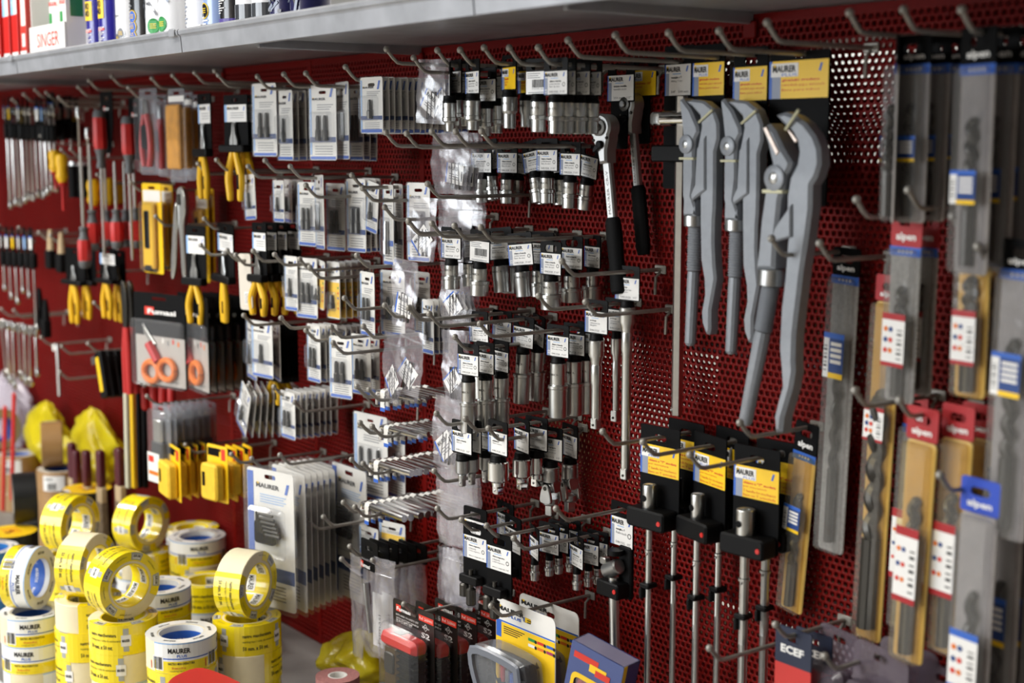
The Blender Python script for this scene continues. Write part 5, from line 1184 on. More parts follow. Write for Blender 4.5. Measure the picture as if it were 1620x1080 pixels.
# black handled hook knives near the yellow drivers
for i, (px, py) in enumerate(((116, 262), (131, 262))):
    p = at(px, py, -.16); o = thing('ribbed_file_handle', ('black ribbed file handle under the silver clips', 'black ribbed file handle beside its twin')[i], 'handle', p, group='black ribbed handles')
    obj('grip', MB().tube([(0, 0, -.012 * k) for k in range(7)], [.012 if k % 2 else .0135 for k in range(7)], RUBBER, 12).mesh('grip', .5), o); obj('ferrule', MB().lathe([(.011, .010), (.0125, 0)], SATIN, 12).mesh('ferrule', .5), o)
# spanners
def spanner_parts(L, w, lab, ring=True, hold=True):
    def fn():
        b = MB(); b.plate(rrect(-w * .13, w * .13, -L + w * .5, -.01, .002, 2), -.003, .003, SATIN, .0012)
        if ring: b.plate(circ(0, -L, w * .62, 16), -.0045, .0045, SATIN, .0012, holes=[circ(0, -L, w * .36, 12)])
        O = [(w * .75 * cos(a), -.006 + w * .75 * sin(a)) for a in [radians(125 + 290 * i / 16) for i in range(17)]] + [(w * .32, .002), (-w * .32, .002)]
        b.plate(O, -.0035, .0035, SATIN, .001)
        out = [('spanner', b.mesh('spanner', .5))]
        if hold:
            k = MB().plate(rrect(-w * .75, w * .75, -.075, .028, .002, 2), -.006, -.0045, BLACKC, 0, holes=[rrect(-w * .3, w * .3, .016, .022, .002, 3)]).rbox(-w * .8, w * .8, -.008, .006, -.072, -.035, BLACKP, .002)
            l = MB().quad(-w * .5, w * .4, -.026, .006, -.0064, {'w': WHITE, 'y': YELL, 'b': LBLUE}[lab]); l.quad(-w * .5, w * .4, .002, .006, -.0066, BLUE); out += [('holder', k.mesh('holder', .5)), ('label', l.mesh('label', 0), 1)]
        return out
    return parts(('spn', L, w, lab, ring, hold), fn)
SPG = 'spanners on black holders'
for i in range(11):
    p = at(10 + 7.4 * i, 172 + .2 * i, -.17); L = p.z - at(10 + 7.4 * i, 324 - 2.8 * i, -.17).z
    place('carded_spanner', ('chrome ring spanner on a black holder in the upper spanner row, end one with glare' if i == 0 else 'chrome ring spanner on a black holder in the upper spanner row'), 'spanner', spanner_parts(round(L, 2), .018, 'wybwyywwbwwb'[i]), p, (0, radians(jit(2)), radians(-10 + jit(22))), SPG)
for i in range(6):
    px = 4 + 9.5 * i; p = at(px, 375 + .5 * i, -.17); L = p.z - at(px, 455 + 10 * (i % 3) + (40 if i == 5 else 0), -.17).z
    place('carded_spanner', 'slim spanner in the middle spanner row, one lamplit' if i == 5 else 'slim spanner in the middle spanner row', 'spanner', spanner_parts(round(L, 2), .015, 'wwywbw'[i]), p, (0, 0, radians(jit(8))), 'slim spanners')
for i in range(7):
    px = 2 + 9 * i; p = at(px, 508 + 2 * i, -.16); L = p.z - at(px, 590 + 8 * (i % 3), -.16).z
    place('loose_spanner', 'bare spanner hanging in the lowest spanner row', 'spanner', spanner_parts(round(L, 2), .02, 'w', True, False), p, (0, radians(jit(6)), radians(jit(30))), 'bare spanners')
p = at(91, 548, -.16); o = thing('hex_key_single', 'single large L shaped hex key hanging by its short arm', 'hex key', p)
obj('key', MB().tube(smooth_path([(-.035, 0, -.002), (-.008, 0, 0), (0, 0, -.008), (.002, 0, -.12)], 4), .005, SATIN, 6).mesh('key', .4), o); obj('price_tag', MB().rbox(-.02, -.010, -.006, .006, -.012, .004, PAPER, .001).mesh('price_tag', .5), o)
for i, (px, py) in enumerate(((62, 492), (72, 510), (80, 400), (97, 405))):
    p = at(px, py - 24, -.15); o = thing('black_bristle_brush', ('black brush pack beside the spanners', 'black brush pack low beside the spanners', 'wooden handled brush with dark head', 'wooden handled brush with dark head, second')[i], 'brush', p, group='brush packs')
    obj('head', MB().plate(rrect(-.016, .016, -.075, -.03, .005, 3), -.012, .008, RUBBER, .003).mesh('head', .5), o); obj('handle', MB().tube([(0, 0, -.03), (0, 0, 0), (0, 0, .02)], [.010, .008, .005], BLACKP if i < 2 else mat('pale_wood', '#b29b78', .6), 10).mesh('handle', .5), o)
for j, (bx_, by_) in enumerate(((30, 170), (48, 162), (66, 155), (84, 160), (104, 168), (135, 152), (152, 142), (188, 136), (215, 154), (252, 140), (285, 136), (320, 132))):
    hook(bx_, by_, 'peg hook in the dense row above the spanners and screwdrivers', 'hooks above the spanners', .17)
for bx_, by_ in ((165, 290), (218, 302), (258, 357), (135, 432), (160, 492), (272, 505), (72, 380), (90, 385), (108, 250), (123, 250), (75, 228), (12, 500), (32, 502), (8, 368), (40, 372), (75, 545), (108, 560), (105, 600), (150, 556), (325, 275), (335, 362)):
    hook(bx_, by_, 'peg hook between the screwdrivers and the pruning shears', 'hooks of the far tools', .16)
# scissors packs
def scissors(w, h):
    c = MB().plate(rrect(-w / 2, w / 2, -h, 0, .006, 3), -.0006, .0006, BLACKC, 0, holes=[rrect(-w * .14, w * .14, -h * .075, -h * .045, .003, 3)])
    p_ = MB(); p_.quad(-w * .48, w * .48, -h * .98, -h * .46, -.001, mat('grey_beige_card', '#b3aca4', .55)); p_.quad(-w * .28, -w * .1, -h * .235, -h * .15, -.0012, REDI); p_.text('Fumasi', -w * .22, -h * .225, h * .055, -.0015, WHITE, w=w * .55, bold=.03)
    p_.text('MULTIPURPOSE SCISSORS', -w * .36, -h * .94, h * .02, -.0013, INK, w=w * .72)
    for i in range(4): p_.add([(x, -.0013, z) for x, z in circ(w * (.06 + .1 * i), -h * (.50 + .02 * (i % 2)), w * .035, 10, .6)], [tuple(range(10))], (PAPER, STEEL, REDI, ORANGE)[i])
    b = MB().plate([(-w * .3, -h * .33), (-w * .27, -h * .36), (-w * .06, -h * .54), (-w * .12, -h * .58), (-w * .28, -h * .43)][::-1], -.006, -.003, SATIN, .001)
    hd = MB(); hd.tube(smooth_path([(-w * .17, -.007, -h * .54), (-w * .08, -.007, -h * .63), (w * .0, -.007, -h * .72)], 3), .0095, REDG, 8)
    rg = MB()
    for cx, cz, sx in ((-w * .14, -h * .84, 1), (w * .17, -h * .80, 1)): rg.tube([(cx + w * .145 * cos(a), -.007, cz + h * .105 * sin(a)) for a in [2 * pi * i / 20 for i in range(21)]], .0062, ORANGE, 8, cap=False)
    f = MB().plate(rrect(-w * .5, w * .5, -h, -h * .28, .006, 3), -.014, -.0015, CLEAR, .004)
    return [('card', c.mesh('card', .5)), ('print', p_.mesh('print', 0), 0), ('blade', b.mesh('blade', .5)), ('shank', hd.mesh('shank', .5), None, 'red shank'), ('finger_rings', rg.mesh('finger_rings', .6), None, 'orange finger rings'), ('blister', f.mesh('blister', .5))]
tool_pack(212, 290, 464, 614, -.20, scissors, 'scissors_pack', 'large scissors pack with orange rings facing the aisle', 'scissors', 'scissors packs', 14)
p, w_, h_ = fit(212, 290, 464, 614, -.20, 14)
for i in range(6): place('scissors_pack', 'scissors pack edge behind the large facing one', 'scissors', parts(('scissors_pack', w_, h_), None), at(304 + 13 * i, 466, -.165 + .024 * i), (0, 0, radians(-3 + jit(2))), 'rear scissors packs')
# pruning shears, try squares, tubes, red handles
for i, px in enumerate((197, 207)):
    p = at(px, 446, -.2 + .02 * i); o = thing('pruning_shears', ('long pruning shears with red handles beside the scissors pack', 'second pruning shears half hidden behind the first')[i], 'shears', p, group='pruning shears')
    obj('blades', MB().plate(smooth_loop([(-.012, 0), (.006, -.01), (.012, -.05), (.006, -.10), (-.006, -.10), (-.012, -.05)][::-1], 3), -.004, .004, DSTEEL, .001).mesh('blades', .5), o)
    for s in (-1, 1): obj('handle', MB().tube([(s * .004, 0, -.095), (s * .009, 0, -.15), (s * .010, 0, -.235)], [.006, .0085, .0075], REDG, 10).mesh('handle', .5), o)
for i in range(3):
    p = at(158 + 12 * i, 556, -.17 + .03 * i); o = thing('try_square', ('black try square with yellow label, foremost', 'black try square second in line', 'black try square last in line')[i], 'square', p, (0, radians(-18), 0), 'black try squares')
    obj('stock', MB().rbox(-.018, .018, -.008, .008, -.105, 0, BLACKP, .002).mesh('stock', .5), o); obj('label', MB().quad(-.012, .006, -.09, -.012, -.0084, YELL).mesh('label', 0), o); obj('blade', MB().rbox(-.06, -.018, -.001, .001, -.02, -.002, STEEL, .0003).mesh('blade', .5), o)
for i, (px, M) in enumerate(((200, mat('mossy_sleeve', '#c4c1aa', .6)), (210, YELL), (219, RUBBER), (228, RUBBER))):
    p = at(px, 602, -.19 + .02 * i); L = p.z - at(px, 770, -.19 + .02 * i).z; o = thing('bow_saw_blade', ('white and green sleeved saw blade below the shears', 'yellow sleeved saw blade below the shears', 'black saw frame below the scissors', 'black saw frame next to its twin')[i], 'saw', p, (0, radians(2), 0), 'saws below the shears')
    obj('sleeve', MB().rbox(-.006, .006, -.006, .004, -L, 0, M, .002).mesh('sleeve', .5), o); obj('hang_tab', MB().plate(rrect(-.007, .007, -.002, .018, .003, 3), -.001, .001, BLACKP, 0, holes=[circ(0, .010, .003, 8)]).mesh('hang_tab', .5), o)
for i in range(4):
    p = at(229 + 14 * i, 612, -.15 + .01 * i); o = thing('red_file_handle', 'red plastic tool handle poking out below the scissors', 'handle', p, group='red handles below the scissors'); obj('grip', MB().lathe([(.007, 0), (.009, -.004), (.009, -.045), (.006, -.05)], REDG, 12).mesh('grip', .5), o); obj('shank', MB().tube([(0, 0, 0), (0, 0, .03)], .004, STEEL, 8).mesh('shank', .5), o)
def filepack(w, h):
    c = sheet(w, h, CLEARG); b = MB().plate(rrect(-w * .2, w * .2, -h * .8, -h * .18, .004, 3), -.012, -.003, SATIN, .002); k = MB().plate(rrect(-w * .3, w * .3, -h * .72, -h * .45, .005, 3), -.014, -.002, DGREY, .003)
    l = MB().quad(-w * .46, w * .2, -h * .97, -h * .6, -.0155, PAPER); l.quad(-w * .4, -w * .1, -h * .72, -h * .64, -.0158, REDI); l.quad(-w * .4, w * .12, -h * .88, -h * .83, -.0158, ORANGE)
    return [('card', c.mesh('card', .5)), ('blade', b.mesh('blade', .5)), ('handle', k.mesh('handle', .5)), ('blister', dome(w, h, -h * .06, -h * .98, .015, .5).mesh('blister', .5)), ('label', l.mesh('label', 0), 3)]
tool_pack(241, 268, 640, 768, -.22, filepack, 'file_set_pack', 'front grey file pack with a white price label', 'file', 'file packs', 6)
p, w_, h_ = fit(241, 268, 640, 768, -.22, 6)
for i in range(7): place('file_set_pack', 'grey file pack in the row behind the labelled one', 'file', parts(('file_set_pack', w_, h_), None), at(268 + 10.5 * i, 640 - i, -.205 + .02 * i), (0, 0, radians(jit(5))), 'rear file packs')
SPON = mat('yellow_sponge', '#e9bd2c', .7, noise=.08, nscale=90)
def sponge(w, h):
    c = sheet(w, h, YELL); l = MB().quad(-w * .46, w * .1, -h * .2, -h * .06, -.001, BLACKC).quad(w * .2, w * .4, -h * .25, -h * .05, -.001, REDI); b = MB().rbox(-w * .42, w * .38, -.022, -.002, -h * .95, -h * .3, SPON, .004); t = MB().quad(-w * .3, -w * .16, -h * .7, -h * .45, -.0225, BLACKC)
    return [('card', c.mesh('card', .5)), ('print', l.mesh('print', 0), 0), ('roller', b.mesh('roller', .5)), ('mark', t.mesh('mark', 0), 2)]
for i, (px0, px1, py0, py1, Y, rz, lab) in enumerate(((264, 284, 704, 790, -.22, -8, 'foremost yellow roller refill pack'), (284, 300, 703, 788, -.19, -6, 'yellow roller refill pack second in line'), (297, 312, 700, 785, -.16, -6, 'yellow roller refill pack third in line'), (310, 324, 698, 782, -.14, -6, 'yellow roller refill pack fourth in line'),
        (328, 359, 704, 795, -.20, 10, 'bright yellow roller refill pack facing the aisle'), (357, 374, 706, 792, -.16, -4, 'yellow roller refill pack behind the bright facing one'), (368, 386, 706, 785, -.15, -4, 'yellow roller refill pack beside the long hex key pack'), (384, 398, 704, 780, -.12, -6, 'yellow roller refill pack deepest beside the long hex key pack'))):
    tool_pack(px0, px1, py0, py1, Y, sponge, 'roller_refill_pack', lab, 'roller refill', 'yellow roller refills', rz)
for bx_, by_ in ((262, 712), (305, 717), (378, 733), (244, 640), (410, 740), (455, 735)): hook(bx_, by_, 'peg hook holding roller refills or file packs', 'refill and file hooks', .18)
# long hex key blister packs
def longpack(W, h):
    w = W * .88                                   # printed card, smaller than its clear shell
    c = MB().plate(rrect(-w / 2, w / 2, -h, 0, .006, 3), -.0006, .0006, PAPER, 0, holes=[rrect(-.014, .014, -.016, -.008, .003, 3)]); p_ = MB(); y = -.001
    p_.quad(-w * .5 + .001, -w * .36, -h * .98, -.006, y, BLUE); maurer(p_, -w * .3, -h * .135, w * .5, y - .0002, h * .034); slash(p_, w * .36, -h * .115, w * .11, y - .0002)
    for i in range(4): p_.quad(-w * .22, w * (.34 - .05 * (i % 2)), -h * (.185 + .018 * i), -h * (.178 + .018 * i), y - .0002, LBLUE)
    p_.quad(-w * .36, w * .49, -h * .80, -h * .70, y, DBLUE)
    for i in range(5): p_.quad(-w * .2, w * .3, -h * (.84 + .025 * i), -h * (.83 + .025 * i), y - .0002, GINK)
    k = MB().plate(rrect(-w * .26, w * .16, -h * .53, -h * .36, .006, 3), -.014, -.003, BLACKP, .003)
    out = [('card', c.mesh('card', .5)), ('print', p_.mesh('print', 0), 0), ('key_holder', k.mesh('key_holder', .5))]
    for i in range(7):
        z = -h * (.285 + .028 * i); out.append(('hex_key', MB().tube([(-w * .2 + w * .03 * i, -.012, -h * .45), (-w * .2 + w * .03 * i, -.012, z - .004), (-w * .18 + w * .03 * i, -.012, z), (w * (.12 + .03 * i), -.012, z)], .0022 + .0002 * i, DSTEEL, 6).mesh('hex_key', .4), 2))
    out.append(('blister', MB().plate(rrect(-W * .5, W * .5, -h - .006, .004, .008, 4), -.0035, -.0025, CLEAR, 0, holes=[rrect(-.014, .014, -.016, -.008, .003, 3)]).plate(rrect(-w * .38, w * .4, -h * .62, -h * .26, .008, 4), -.02, -.004, CLEAR, .006).mesh('blister', .5))); return out
tool_pack(386, 468, 744, 968, -.24, longpack, 'hex_key_set_pack', 'tall hex key set pack facing the aisle beside the tapes', 'hex key set', 'hex key set packs', 14)
p, w_, h_ = fit(386, 468, 744, 968, -.24, 14)
for i in range(7): place('hex_key_set_pack', 'tall clear hex key set pack in the row behind the facing one', 'hex key set', parts(('hex_key_set_pack', w_, h_), None), at(456 + 9.5 * i, 742 - 1.6 * i, -.205 + .0215 * i), (0, 0, radians(0)), 'rear hex key set packs')
place('hex_key_set_pack', 'tall dark hex key set pack hanging apart near the hex keys', 'hex key set', parts(('hex_key_set_pack', w_, h_), None), at(552, 738, -.085), (0, 0, radians(0)), 'hex key set packs')
# crumpled plastic bags and brushes on the base shelf
def heap(px, py, Y, sx, sy, sz, M, seed, name, label, nub=False):
    p = at(px, py, Y); r = random.Random(seed); b = MB(); n, k = 44, 30; V = []; F = []; f = [r.uniform(0, 6) for _ in range(8)]
    for j in range(k + 1):
        for i in range(n):
            a = 2 * pi * i / n; t = pi * j / k; d = .86 + .12 * abs(sin(2 * a + f[0] + 3 * t)) + .13 * abs(sin(3.5 * t + 3 * a + f[1])) + .10 * abs(sin(5 * a - 6 * t + f[2])) + .05 * sin(11 * a - 9 * t + f[3]); d *= (.62 + .5 * abs(sin(a * 1.5 + f[5] + .8 * sin(t * 2)))) * (1 - .35 * max(0, cos(t)) * abs(sin(2.5 * a + f[6])))
            z = cos(t); tp = .55 + .45 * (1 - max(z, 0)) if nub else 1
            V.append((sx * sin(t) * cos(a) * d * tp, sy * sin(t) * sin(a) * d * tp, sz * z * (1 + .12 * sin(4 * a + f[4]))))
    for j in range(k):
        for i in range(n): a = j * n + i; c_ = j * n + (i + 1) % n; F.append((a, a + n, c_ + n, c_))
    zf = min(v[2] for v in V); b.add(V, F, M); o = thing(name, label, 'bag', Vector((p.x, p.y, ZB + .001 - zf if False else p.z))); obj('bag', b.mesh(name, 1.3), o)
    fl_ = MB().plate(smooth_loop([(-sx * .5, sz * .3), (-sx * .1, sz * .35), (sx * .05, sz * .9), (-sx * .1, sz * 1.15), (-sx * .28, sz * .95), (-sx * .42, sz * .8)][::-1], 3)[::-1], -.004, .004, M, .001); obj('loose_corner', fl_.mesh('loose_corner', 1.2), o); return o
WB = clear('white_plastic_bag', '#ffffff', .45, .2, '#d9d0dc', 1.3, .4, 30); YB = clear('yellow_plastic_bag', '#f6ef9c', .55, .25, '#ecd920', 1.0, .3, 30)
heap(12, 648, -.055, .17, .042, .10, WB, 1, 'white_plastic_bag', 'white crumpled plastic bag behind the red strips')
heap(78, 690, -.055, .13, .042, .085, YB, 2, 'yellow_plastic_bag', 'yellow green crumpled bag leaning on the white one'); heap(150, 708, -.055, .13, .042, .09, YB, 3, 'yellow_plastic_bag', 'bright yellow crumpled bag behind the burgundy handles')
for i, (px, py) in enumerate(((8, 660), (22, 640))):
    p = at(px, py, -.22); o = thing('red_strip', ('red plastic strip in front of the white bag', 'thin red plastic strip in front of the white bag')[i], 'strip', p, (0, radians(12), 0), 'red strips'); obj('strip', MB().rbox(-.008, .008, -.003, .003, -.26, .03, REDP, .001).mesh('strip', .5), o)
BURG = mat('burgundy_lacquer', '#4e1420', .35)
for i, (px, py) in enumerate(((113, 700), (120, 712), (136, 712), (158, 712), (188, 708))):
    Y = -.19; p = at(px, py, Y); o = thing('brush_with_burgundy_handle', ('brush with burgundy handle standing by the brown tape', 'brush with burgundy handle in front of the first', 'brush with burgundy handle third in the row', 'brush with burgundy handle fourth in the row', 'brush with burgundy handle standing apart against the board')[i], 'brush', Vector((p.x, Y, ZB)), group='burgundy handled brushes'); hz = p.z - ZB
    obj('handle', MB().plate(rrect(-.012, .012, hz - .085, hz, .006, 3), -.008, .008, BURG, .003).mesh('handle', .5), o); obj('ferrule', MB().rbox(-.016, .016, -.007, .007, hz - .12, hz - .083, mat('pale_wood', '#b29b78', .6), .002).mesh('ferrule', .5), o); obj('bristles', MB().plate([(-.016, hz - .118), (-.022, .0008), (.022, .0008), (.016, hz - .118)], -.008, .008, mat('bristle', '#6b5a45', .9, noise=.3, nscale=200), .002).mesh('bristles', .5), o)

for i, (px, py, pyb, sp_) in enumerate(((84, 166, 250, 'w'), (97, 172, 240, 'w'), (110, 170, 246, 'w'), (121, 174, 236, 'y'))):
    p = at(px, py, -.15 + .02 * i); L = p.z - at(px, pyb, -.15 + .02 * i).z
    place('carded_chisel', ('dark carded chisel with beige label next to the spanners', 'dark carded chisel second from the spanners', 'dark carded chisel third from the spanners', 'dark carded chisel with yellow label by the chrome rods')[i], 'chisel', spanner_parts(round(L, 2), .030, sp_, False, True), p, (0, 0, radians(4)), 'dark carded chisels')

p, w_, h_ = fit(377, 396, 401, 490, -.17, 0); o = thing('back_turned_card_pack', 'cream coloured pack turned back to front beside the bunched pliers', 'blister pack', p, (0, radians(-3), 0))
obj('card', MB().plate(rrect(-w_ / 2, w_ / 2, -h_, 0, .008, 4), -.001, .001, mat('cream_card_back', '#c9c1b4', .6), 0, holes=[rrect(-.008, .008, -.016, -.010, .0028, 3)]).mesh('card', .5), o)
bq = MB(); bq.quad(-w_ * .1, w_ * .3, -h_ * .9, -h_ * .68, -.0013, WHITE)
for i in range(6): bq.quad(-w_ * .06, w_ * .26, -h_ * (.88 - .032 * i), -h_ * (.87 - .032 * i), -.0016, INK)
obj('barcode', bq.mesh('barcode', 0), o)
# ------------------------------------------------------------------ rolls of tape on the base shelf
TC = mat('cream_masking_tape', '#e9dcb8', .55, noise=.03, nscale=60); TY = mat('yellow_film', '#f6dc12', .25, coat=.5); TW = mat('white_film', '#efefec', .3, coat=.5); TB = mat('blue_film', '#2f74b8', .35, coat=.3)
TK = mat('black_tape', '#131415', .38); TBR = mat('brown_packing_tape', '#a07a4c', .3, coat=.4); CARDB = mat('grey_core_card', '#b9b2a4', .7); SILV = mat('silver_print', '#a6a8a6', .4)
RO, RI, TH = .056, .037, .0495
def ringm(mb, r0, r1, z, M, up=True, n=40, a0=0, a1=2 * pi):
    k = n if a1 - a0 > 6.2 else max(3, int(n * (a1 - a0) / (2 * pi))); V = []; F = []
    for i in range(k + 1):
        a = a0 + (a1 - a0) * i / k; V += [(r0 * sin(a), -r0 * cos(a), z), (r1 * sin(a), -r1 * cos(a), z)]
    for i in range(k): F.append((2 * i, 2 * i + 1, 2 * i + 3, 2 * i + 2) if up else (2 * i, 2 * i + 2, 2 * i + 3, 2 * i + 1))
    mb.add(V, F, M)
def band(mb, r, z0, z1, M, a0, a1, n=44, inn=False):
    k = max(2, int(n * abs(a1 - a0) / (2 * pi))); V = []; F = []
    for i in range(k + 1):
        a = a0 + (a1 - a0) * i / k; V += [(r * sin(a), -r * cos(a), z0), (r * sin(a), -r * cos(a), z1)]
    for i in range(k): F.append((2 * i, 2 * i + 2, 2 * i + 3, 2 * i + 1) if not inn else (2 * i, 2 * i + 1, 2 * i + 3, 2 * i + 2))
    mb.add(V, F, M)
def wrapf(r, a0): return lambda q: Vector((r * sin(a0 + q.x / r), -r * cos(a0 + q.x / r), q.z))
def wrapi(r, a0): return lambda q: Vector((r * sin(a0 - q.x / r), -r * cos(a0 - q.x / r), q.z))
def flatf(r, a0, z): return lambda q: Vector(((r + q.z) * sin(a0 + q.x / r), -(r + q.z) * cos(a0 + q.x / r), z))
def bars(mb, r, a0, z0, z1, w, seed=1):
    rr = random.Random(seed); x = 0; band(mb, r - .0001, z0 - .002, z1 + .002, WHITE, a0 - .03, a0 + w / r + .03)
    while x < w:
        b = rr.choice((.0006, .001, .0015)); band(mb, r, z0, z1, INK, a0 + x / r, a0 + (x + b) / r); x += b + rr.choice((.0006, .001))
def tape_parts(kind):
    def fn():
        h = TH; body = {'yellow': TC, 'plus': TC, 'blue': TC, 'black': TK, 'brown': TBR}[kind]
        t = MB().lathe([(RI, 0), (RO - .001, 0), (RO, .001), (RO, h - .001), (RO - .001, h), (RI, h), (RI, 0)], body, 44, cap=False)
        c = MB().lathe([(RI - .0022, .0004), (RI + .0003, .0004), (RI + .0003, h - .0004), (RI - .0022, h - .0004), (RI - .0022, .0004)], {'yellow': TY, 'plus': TW, 'blue': TB, 'black': CARDB, 'brown': CARDB}[kind], 40, cap=False)
        w = MB(); p = MB(); ro = RO + .0004; rp = RO + .0007
        def outer(s, a, z, hh, M=INK, width=None, bold=.02): p.text(s, 0, z, hh, 0, M, w=width, bold=bold, wrap=wrapf(rp, a))
        if kind == 'yellow':
            g0, g1 = .55, 2 * pi - .75                                  # the film leaves a gap of bare tape
            band(w, ro, -.0003, h + .0003, TY, g0, g1)
            for z, up in ((-.0004, False), (h + .0004, True)): ringm(w, RI + .004, ro, z, TY, up, a0=g0, a1=g1)
            for k in range(3):
                a = g0 + .25 + k * 1.75
                outer('nastro mascheratura', a, h * .62, .0062, INK, .050); outer('masking tape / cinta de enmascarar', a, h * .43, .0050, INK, .058, 0); outer('50 mm. x 50 mt.', a, h * .18, .0074, INK, .044)
                band(p, rp - .0001, h * .12, h * .9, SILV, a + 1.08, a + 1.24); band(p, rp + .0001, h * .3, h * .68, WHITE, a + 1.02, a + 1.3); p.text('MAURER', 0, h * .44, .005, 0, INK, w=.012, bold=.03, wrap=wrapf(rp + .0003, a + 1.05))
            for k in range(4):
                a = g0 + .3 + k * 1.3
                if a + .4 < g1:
                    ringm(p, RI + .006, ro - .001, h + .0006, SILV, True, a0=a, a1=a + .42); ringm(p, RI + .008, ro - .004, h + .0008, WHITE, True, a0=a + .05, a1=a + .37)
                    p.text('MAURER', 0, .002, .005, 0, INK, w=.013, bold=.03, wrap=flatf(RI + .008, a + .07, h + .001))
                    p.text('masking tape', 0, .003, .003, 0, INK, w=.02, wrap=flatf(RI + .008, a + .6, h + .0008))
            for k in range(7):
                a = k * .9; rw = RI - .0024; band(p, rw, h * (.10 + .42 * (k % 2)), h * (.46 + .42 * (k % 2)), WHITE, a, a + .8, inn=True)
                p.text('MAURER', 0, h * (.17 + .42 * (k % 2)), h * .22, 0, INK, w=.025, bold=.03, wrap=wrapi(rw - .0002, a + .75))
        elif kind in ('plus', 'blue'):
            g0, g1 = -.2, 5.0
            band(w, ro, -.0003, h + .0003, TW if kind == 'plus' else TB, g0, g1); ringm(w, RI + .001, ro, h + .0004, TW, True); ringm(w, RI + .001, ro, -.0004, TW, False)
            if kind == 'plus': band(w, ro + .0001, .0, h * .40, TY, g0, g1); band(w, ro + .0001, h * .46, h * .50, BLUE, g0, g1); band(w, ro + .0001, h - .002, h, LBLUE, g0, g1)
            for k in range(3):
                a = .25 + k * 1.7
                outer('MAURER', a, h * .66, .0085, INK, .036, .04); outer('PLUS', a + .25, h * .53, .0045, BLUE, .016, .03); outer('NASTRO MASCHERATURA', a, h * .28, .0042, INK, .042, .02); outer('50 mm x 50 m', a + .1, h * .14, .004, REDI, .022, .02); outer('masking tape', a + .05, h * .05, .003, INK, .022, 0)
                bars(p, rp, a - .48, h * .12, h * .52, .017, k)
                band(p, rp, h * .1, h * .36, REDI, a - .62, a - .59)
            for k in range(6): p.text('MAURER', 0, 0, .005, 0, INK, w=.020, bold=.03, wrap=flatf(RI + .006, k * 1.05, h + .0006))
            band(p, RI - .0024, h * .2, h * .8, BLUE, 0, 2 * pi, inn=True)
            for k in range(6): p.text('MAURER PLUS', 0, h * .42, .006, 0, WHITE, w=.026, bold=.03, wrap=wrapi(RI - .0026, k * 1.05))
        elif kind == 'black':
            ringm(w, .006, RO - .002, h + .0004, YELL, True); ringm(p, .012, .020, h + .0007, INK, True, a0=.4, a1=1.2)
            for k in range(5): p.quad(-.03, .02, -.012 + .007 * k - .001, -.012 + .007 * k + .001, 0, REDI, Matrix.Translation((0, 0, h + .0007)) @ Matrix.Rotation(-pi / 2, 4, 'X'))
            ringm(p, RO - .014, RO - .003, h + .0007, WHITE, True, a0=-.5, a1=.1)
        else:
            ringm(w, RI, RO - .002, h + .0003, CARDB, True); band(p, RI - .0024, h * .1, h * .9, BLUE, 0, 2 * pi, inn=True)
            band(w, ro, h * .1, h * .85, WHITE, .1, 1.05)
            bars(p, rp, .3, h * .15, h * .5, .022, 5); outer('NASTRO', .2, h * .62, .006, INK, .02, .03)
        L = [('tape', t.mesh('tape', .6)), ('core', c.mesh('core', .6))]
        if w.v: L.append(('wrapper', w.mesh('wrapper', 0)))
        if p.v: L.append(('print', p.mesh('print', 0), 2 if w.v else 0))
        return L
    return parts(('tape', kind), fn)
KN = {'yellow': 'yellow masking tape', 'plus': 'white and yellow masking tape', 'blue': 'blue wrapped tape', 'black': 'yellow topped black tape', 'brown': 'brown packing tape'}
TOP = {}
def column(key, px, py, n, Y, kinds, spin, where):
    """lying rolls stacked on the base shelf; kinds from the top down"""
    z = ZB + n * .050; p = Vector((Y[0], Y[1], z)) if isinstance(Y, tuple) else atz(px, py, z) if Y is None else Vector((at(px, py, Y).x, Y, z))
    X, Yv = p.x, p.y
    for i in range(n):
        k = kinds[min(i, len(kinds) - 1)]; zz = ZB + (n - 1 - i) * .050 + .0004; pos = ('topmost' if i == 0 else 'lowest' if i == n - 1 else ('second' if i == 1 else 'third'))
        place('tape_roll', '%s, %s of %s' % (KN[k], pos, where), 'tape', tape_parts(k), (X + jit(.002), Yv + jit(.002), zz), (0, 0, radians(spin + (0, 150, 60, 210, 20)[i % 5])), 'lying tape rolls')
    TOP[key] = Vector((X, Yv, z))
def upright(key, kind, az, dx, dy, label, spin=0, dz=0, tilt=0):
    b = TOP[key]; c = b + Vector((dx, dy, RO + .0008 + dz)); a = radians(az); ax = Vector((cos(a), sin(a), 0))
    zA = ax; xA = Vector((0, 0, 1)).cross(zA).normalized(); yA = zA.cross(xA)
    M_ = Matrix((xA, yA, zA)).transposed().to_4x4() @ Matrix.Rotation(radians(spin), 4, 'Z'); M_.translation = c - ax * TH / 2
    o = place('tape_roll', label, 'tape', tape_parts(kind), (0, 0, 0), group='upright tape rolls'); o.matrix_world = M_; return o
Yl, Pl = 'yellow', 'plus'
column('c1', 195, 973, 4, None, (Yl, Yl, Pl, Yl), -40, 'the stack under the big hollow yellow roll')
column('c2', 138, 943, 4, None, (Yl, Yl, Yl, Pl), 20, 'the stack under the cream fronted upright roll')
column('c3', 113, 873, 4, None, (Yl, Yl, Pl, Yl), 100, 'the stack next to the black tapes')
column('c4', 52, 965, 3, None, (Pl, Pl, Pl), 35, 'the stack at the shelf edge')
column('c5', -12, 960, 3, -.47, ('blue',), 30, 'the blue stack at the shelf edge')
column('c6', 0, 0, 2, (-2.522, -.418), (Pl, 'blue'), 30, 'the low stack beside the cream fronted one')
column('c7', 225, 869, 3, None, (Yl, Pl, Pl), 60, 'the rear stack under an upright roll')
